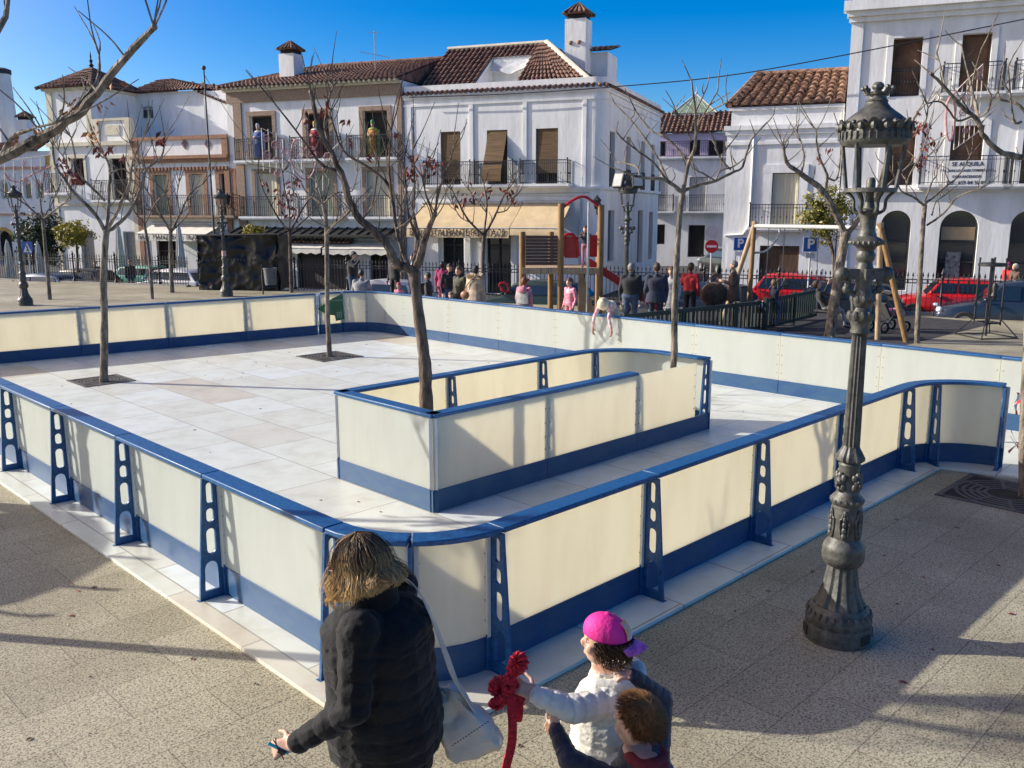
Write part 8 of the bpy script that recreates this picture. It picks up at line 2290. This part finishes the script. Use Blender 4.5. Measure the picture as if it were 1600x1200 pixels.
for i in range(7):
    for j in range(13):
        a = R(-52 + 104 * j / 12); rr = .108 + .075 * i / 6 * (math.cos(a) ** .5)
        vs.append(HP(math.sin(a) * (.089 + .02 * i / 6), -.008 - rr * math.cos(a) if True else 0, .012 - .030 * i / 6 - .018 * (1 - math.cos(a)) * 2))
m.add(vs, [(i * 13 + j, i * 13 + j + 1, (i + 1) * 13 + j + 1, (i + 1) * 13 + j) for i in range(6) for j in range(12)])
o = m.build('bill', CAPQ, hatc, fix=False); so_ = o.modifiers.new('t', 'SOLIDIFY'); so_.thickness = .005
m = MB(); vs = []
for i in range(6):
    for j in range(9):
        th = R(38 + 48 * i / 5); ph = R(-90 - 34 + 68 * j / 8)
        vs.append(HP(.0955 * math.sin(th) * math.cos(ph), -.008 + .1155 * math.sin(th) * math.sin(ph), .036 + .0985 * math.cos(th) + .016 * math.sin(th) * math.sin(ph)))
m.add(vs, [(i * 9 + j, i * 9 + j + 1, (i + 1) * 9 + j + 1, (i + 1) * 9 + j) for i in range(5) for j in range(8)])
m.build('cap_patch', mat('orange_lilac_print', (.75, .38, .12), .6, .1, 22, col2=(.55, .45, .62), detail=2), hatc, fix=False)
GH = hair_mat('dark_curly_hair', (.03, .014, .007), (.16, .075, .03), gc.z - .13, gc.z + .02)
m = MB(); rg = random.Random(4)
for c in range(620):
    ph = rg.uniform(R(62), R(298)); pts = []; rr = rg.uniform(.95, 1.12); z1 = rg.uniform(-.115, -.06); cr_ = rg.uniform(.004, .012); w0 = rg.uniform(0, 6)
    if ph < R(85) or ph > R(275): z1 *= .8
    for i in range(12):
        f = i / 11; sx_, cy_ = math.sin(ph), math.cos(ph)
        pts.append(HP(sx_ * .084 * rr + cr_ * math.cos(w0 + f * 11), -.012 + cy_ * .100 * rr + cr_ * math.sin(w0 + f * 11), .02 + (z1 - .02) * f))
    strand(m, pts, .0022, 4)
m.build('hair', GH, groot, fix=False, angle=180)
m = MB(); vs = []; n, mm = 22, 8                        # hood lying on the back
hb_ = gn - f2 * .075 - UZ * .012
for i in range(mm + 1):
    f = i / mm
    for j in range(n):
        a = R(-125 + 250 * j / (n - 1)); d = -f2 * math.cos(a) + l2_ * math.sin(a)
        r = .078 + .115 * math.sin(f * 2.5) * (.45 + .55 * max(0, math.cos(a)))
        vs.append(gn - groot.location + d * r + UZ * (.030 - .10 * (f - .35) ** 2 * 3 - .02 * f + .035 * max(0, math.cos(a)) * (1 - f)) + UZ * .012 * noise.noise(d * 5 + Vector((f * 3, 0, 0))))
m.add(vs, [(i * n + j, i * n + j + 1, (i + 1) * n + j + 1, (i + 1) * n + j) for i in range(mm) for j in range(n - 1)])
o = m.build('hood', WJACK, groot, fix=False); so_ = o.modifiers.new('t', 'SOLIDIFY'); so_.thickness = .016
hc = J['wrL'] + groot.location + Vector((-.125, -.0, .085)); flw = empty('knitted_flower', hc, 0, 'bright red knitted flower with long hanging ribbon, held by the girl', 'knitted flower')
m = MB(); rg = random.Random(12)
def knit(pts, r):
    S_ = smooth_path([Vector(p) for p in pts], 8); m.tube(S_, [r * (1 + .22 * math.sin(i * 2.3) + rg.uniform(-.1, .1)) for i in range(len(S_))], 9)
knit([(-.02, 0, -.02), (.0, -.01, .03), (.03, -.02, .06), (.055, -.02, .085), (.04, 0, .115), (.015, .01, .085), (.0, .01, .04)], .024)
knit([(-.02, -.02, -.0), (-.06, -.03, .01), (-.085, -.02, -.03), (-.06, -.01, -.06), (-.02, -.02, -.03)], .023)
knit([(-.02, -.03, -.03), (-.05, -.04, -.07), (-.085, -.03, -.10), (-.06, -.02, -.12), (-.02, -.02, -.07)], .020)
knit([(0, 0, -.01), (.03, .02, -.05), (.045, .01, -.10), (.035, .0, -.135)], .018)
knit([(-.045, -.045, .0), (-.02, -.05, .02), (.005, -.045, .0), (-.015, -.05, -.025), (-.045, -.045, 0)], .015)
m.build('petals', KNIT, flw)
m = MB(); ribbon(m, [(-.005, -.03, -.03), (-.002, -.04, -.10), (.004, -.045, -.2), (0, -.04, -.30), (-.02, -.03, -.40), (-.03, -.02, -.46)], .04, .005, (1, .2, 0)); ribbon(m, [(.02, .0, -.06), (.03, -.01, -.12), (.03, -.01, -.17), (.022, 0, -.21)], .045, .005, (1, .1, 0)); m.build('ribbon', KNIT, flw)

# ---- boy in navy
bc_ = PY(996, 1128, 3.62); bn = PY(1002, 1176, 3.66); bch = PY(992, 1222, 3.68); bp_ = PY(992, 1330, 3.72)
f3 = Vector((-.62, .78, -.05)).normalized(); l3_ = Vector((-.78, -.62, 0)).normalized()
pj = dict(pelvis=bp_, chest=bch, neck=bn, head=bc_, shL=bch + l3_ * .135 + UZ * .05, shR=bch - l3_ * .135 + UZ * .055, elL=PY(890, 1188, 3.58), wrL=PY(869, 1142, 3.70), elR=PY(1034, 1092, 3.92), wrR=PY(990, 1056, 3.85),
          hipL=bp_ + l3_ * .06, hipR=bp_ - l3_ * .06, knL=bp_ + l3_ * .06 - UZ * .18, knR=bp_ - l3_ * .06 - UZ * .18, anL=bp_ + l3_ * .06 - UZ * (bp_.z - .06), anR=bp_ - l3_ * .06 - UZ * (bp_.z - .06))
T_ = [(-.3, .215, .19), (0, .215, .19), (.5, .21, .185), (1, .205, .18), (1.4, .175, .15), (1.65, .11, .10), (1.9, .05, .05), (2.2, .04, .042)]
T_ = [(a, b_ / .55, c_ / .55) for a, b_, c_ in T_]
broot, HM, hq, J = figure('small boy in a navy jacket with burgundy hood lining hugging the girl from behind', (bp_.x, bp_.y, 0), 0, .96, pj, (None, NAVYJ, JEANS), world=True, hair=None, hs=1.95, torso=T_, bulk=1.0, arm_r=2.0, voxel=.006, smooth_n=3,
      headdir=((.0, -.10, 1), (-.80, .58, -.12)), fin=lambda me, b, ms: puff(me, b, ms, .005, .06), hands=dict(L=dict(d=(-.02, .25, .95), curl=1.0, pn=(.3, .9, -.2), s=.95), R=dict(d=(-.95, -.1, .0), curl=1.0, pn=(-.1, .5, -.85), s=.95)))
def HP(x, y, z): return HM @ (Vector((x, y, z)) * hq)
BH = hair_mat('short_brown_hair', (.26, .135, .055), (.10, .045, .018), bc_.z - .12, bc_.z + .13)
m = MB(); rg = random.Random(9); n, mm = 30, 14; vs = []; fs = []
for i in range(mm + 1):
    th = R(128) * i / mm
    for j in range(n):
        ph = 2 * math.pi * j / n; vs.append(HP(.081 * math.sin(th) * math.sin(ph), -.010 + .1 * math.sin(th) * math.cos(ph), .024 + .1 * math.cos(th)))
for i in range(mm):
    for j in range(n):
        ph = 2 * math.pi * (j + .5) / n; c = math.cos(ph)
        lim = 128 if c < -.1 else (95 - 38 * max(0, c))
        if 128 * i / mm < lim: fs.append((i * n + j, i * n + (j + 1) % n, (i + 1) * n + (j + 1) % n, (i + 1) * n + j))
m.add(vs, fs)
sw = Vector((.0, -.45, .9)).normalized()
for s in range(5200):
    th = math.acos(1 - rg.random() * 1.52); ph = rg.uniform(0, 2 * math.pi); c = math.cos(ph)
    lim = R(120) if c < -.1 else R(95 - 38 * max(0, c))
    if th > lim: continue
    d = Vector((math.sin(th) * math.sin(ph), math.sin(th) * math.cos(ph), math.cos(th)))
    p = Vector((d.x * .081, -.010 + d.y * .1, .024 + d.z * .1))
    fl = (d - sw * d.dot(sw)); fl = fl.normalized() if fl.length > .05 else Vector((1, 0, 0)); sd_ = d.cross(fl); fl = (fl + sd_ * (.45 + .3 * noise.noise(d * 3))).normalized()
    L_ = rg.uniform(.020, .034); lf_ = .10 + .16 * noise.noise(d * 5)
    strand(m, [HP(*p), HP(*(p + fl * L_ * .5 + d * L_ * lf_ * .5)), HP(*(p + fl * L_ + d * L_ * lf_ * .3))], .0011, 3)
m.build('hair', BH, broot, fix=False, angle=180)
m = MB(); vs = []; n, mm = 20, 8
for i in range(mm + 1):
    f = i / mm
    for j in range(n):
        a = R(-130 + 260 * j / (n - 1)); d = -Vector((f3.x, f3.y, 0)).normalized() * math.cos(a) + l3_ * math.sin(a)
        r = .066 + .075 * math.sin(f * 2.4) * (.4 + .6 * max(0, math.cos(a)))
        vs.append(bn - broot.location + d * r + UZ * (-.005 - .28 * (f - .35) ** 2 + .03 * max(0, math.cos(a)) * (1 - f)))
m.add(vs, [(i * n + j, i * n + j + 1, (i + 1) * n + j + 1, (i + 1) * n + j) for i in range(mm) for j in range(n - 1)])
o = m.build('hood', NAVYJ, broot, fix=False); so_ = o.modifiers.new('t', 'SOLIDIFY'); so_.thickness = .014
m = MB(); c_ = bn - broot.location - Vector((f3.x, f3.y, 0)) * .03; rgp = []
for k in range(25):
    a = 2 * math.pi * k / 24; rgp.append(c_ + Vector((.074 * math.cos(a), .074 * math.sin(a), .004 * math.sin(a * 4))))
m.tube(rgp, .030, 10); m.ell(c_ - Vector((f3.x, f3.y, 0)) * .045 - UZ * .015, (.075, .07, .04), 16, 10); m.build('hood_lining', BURG, broot)
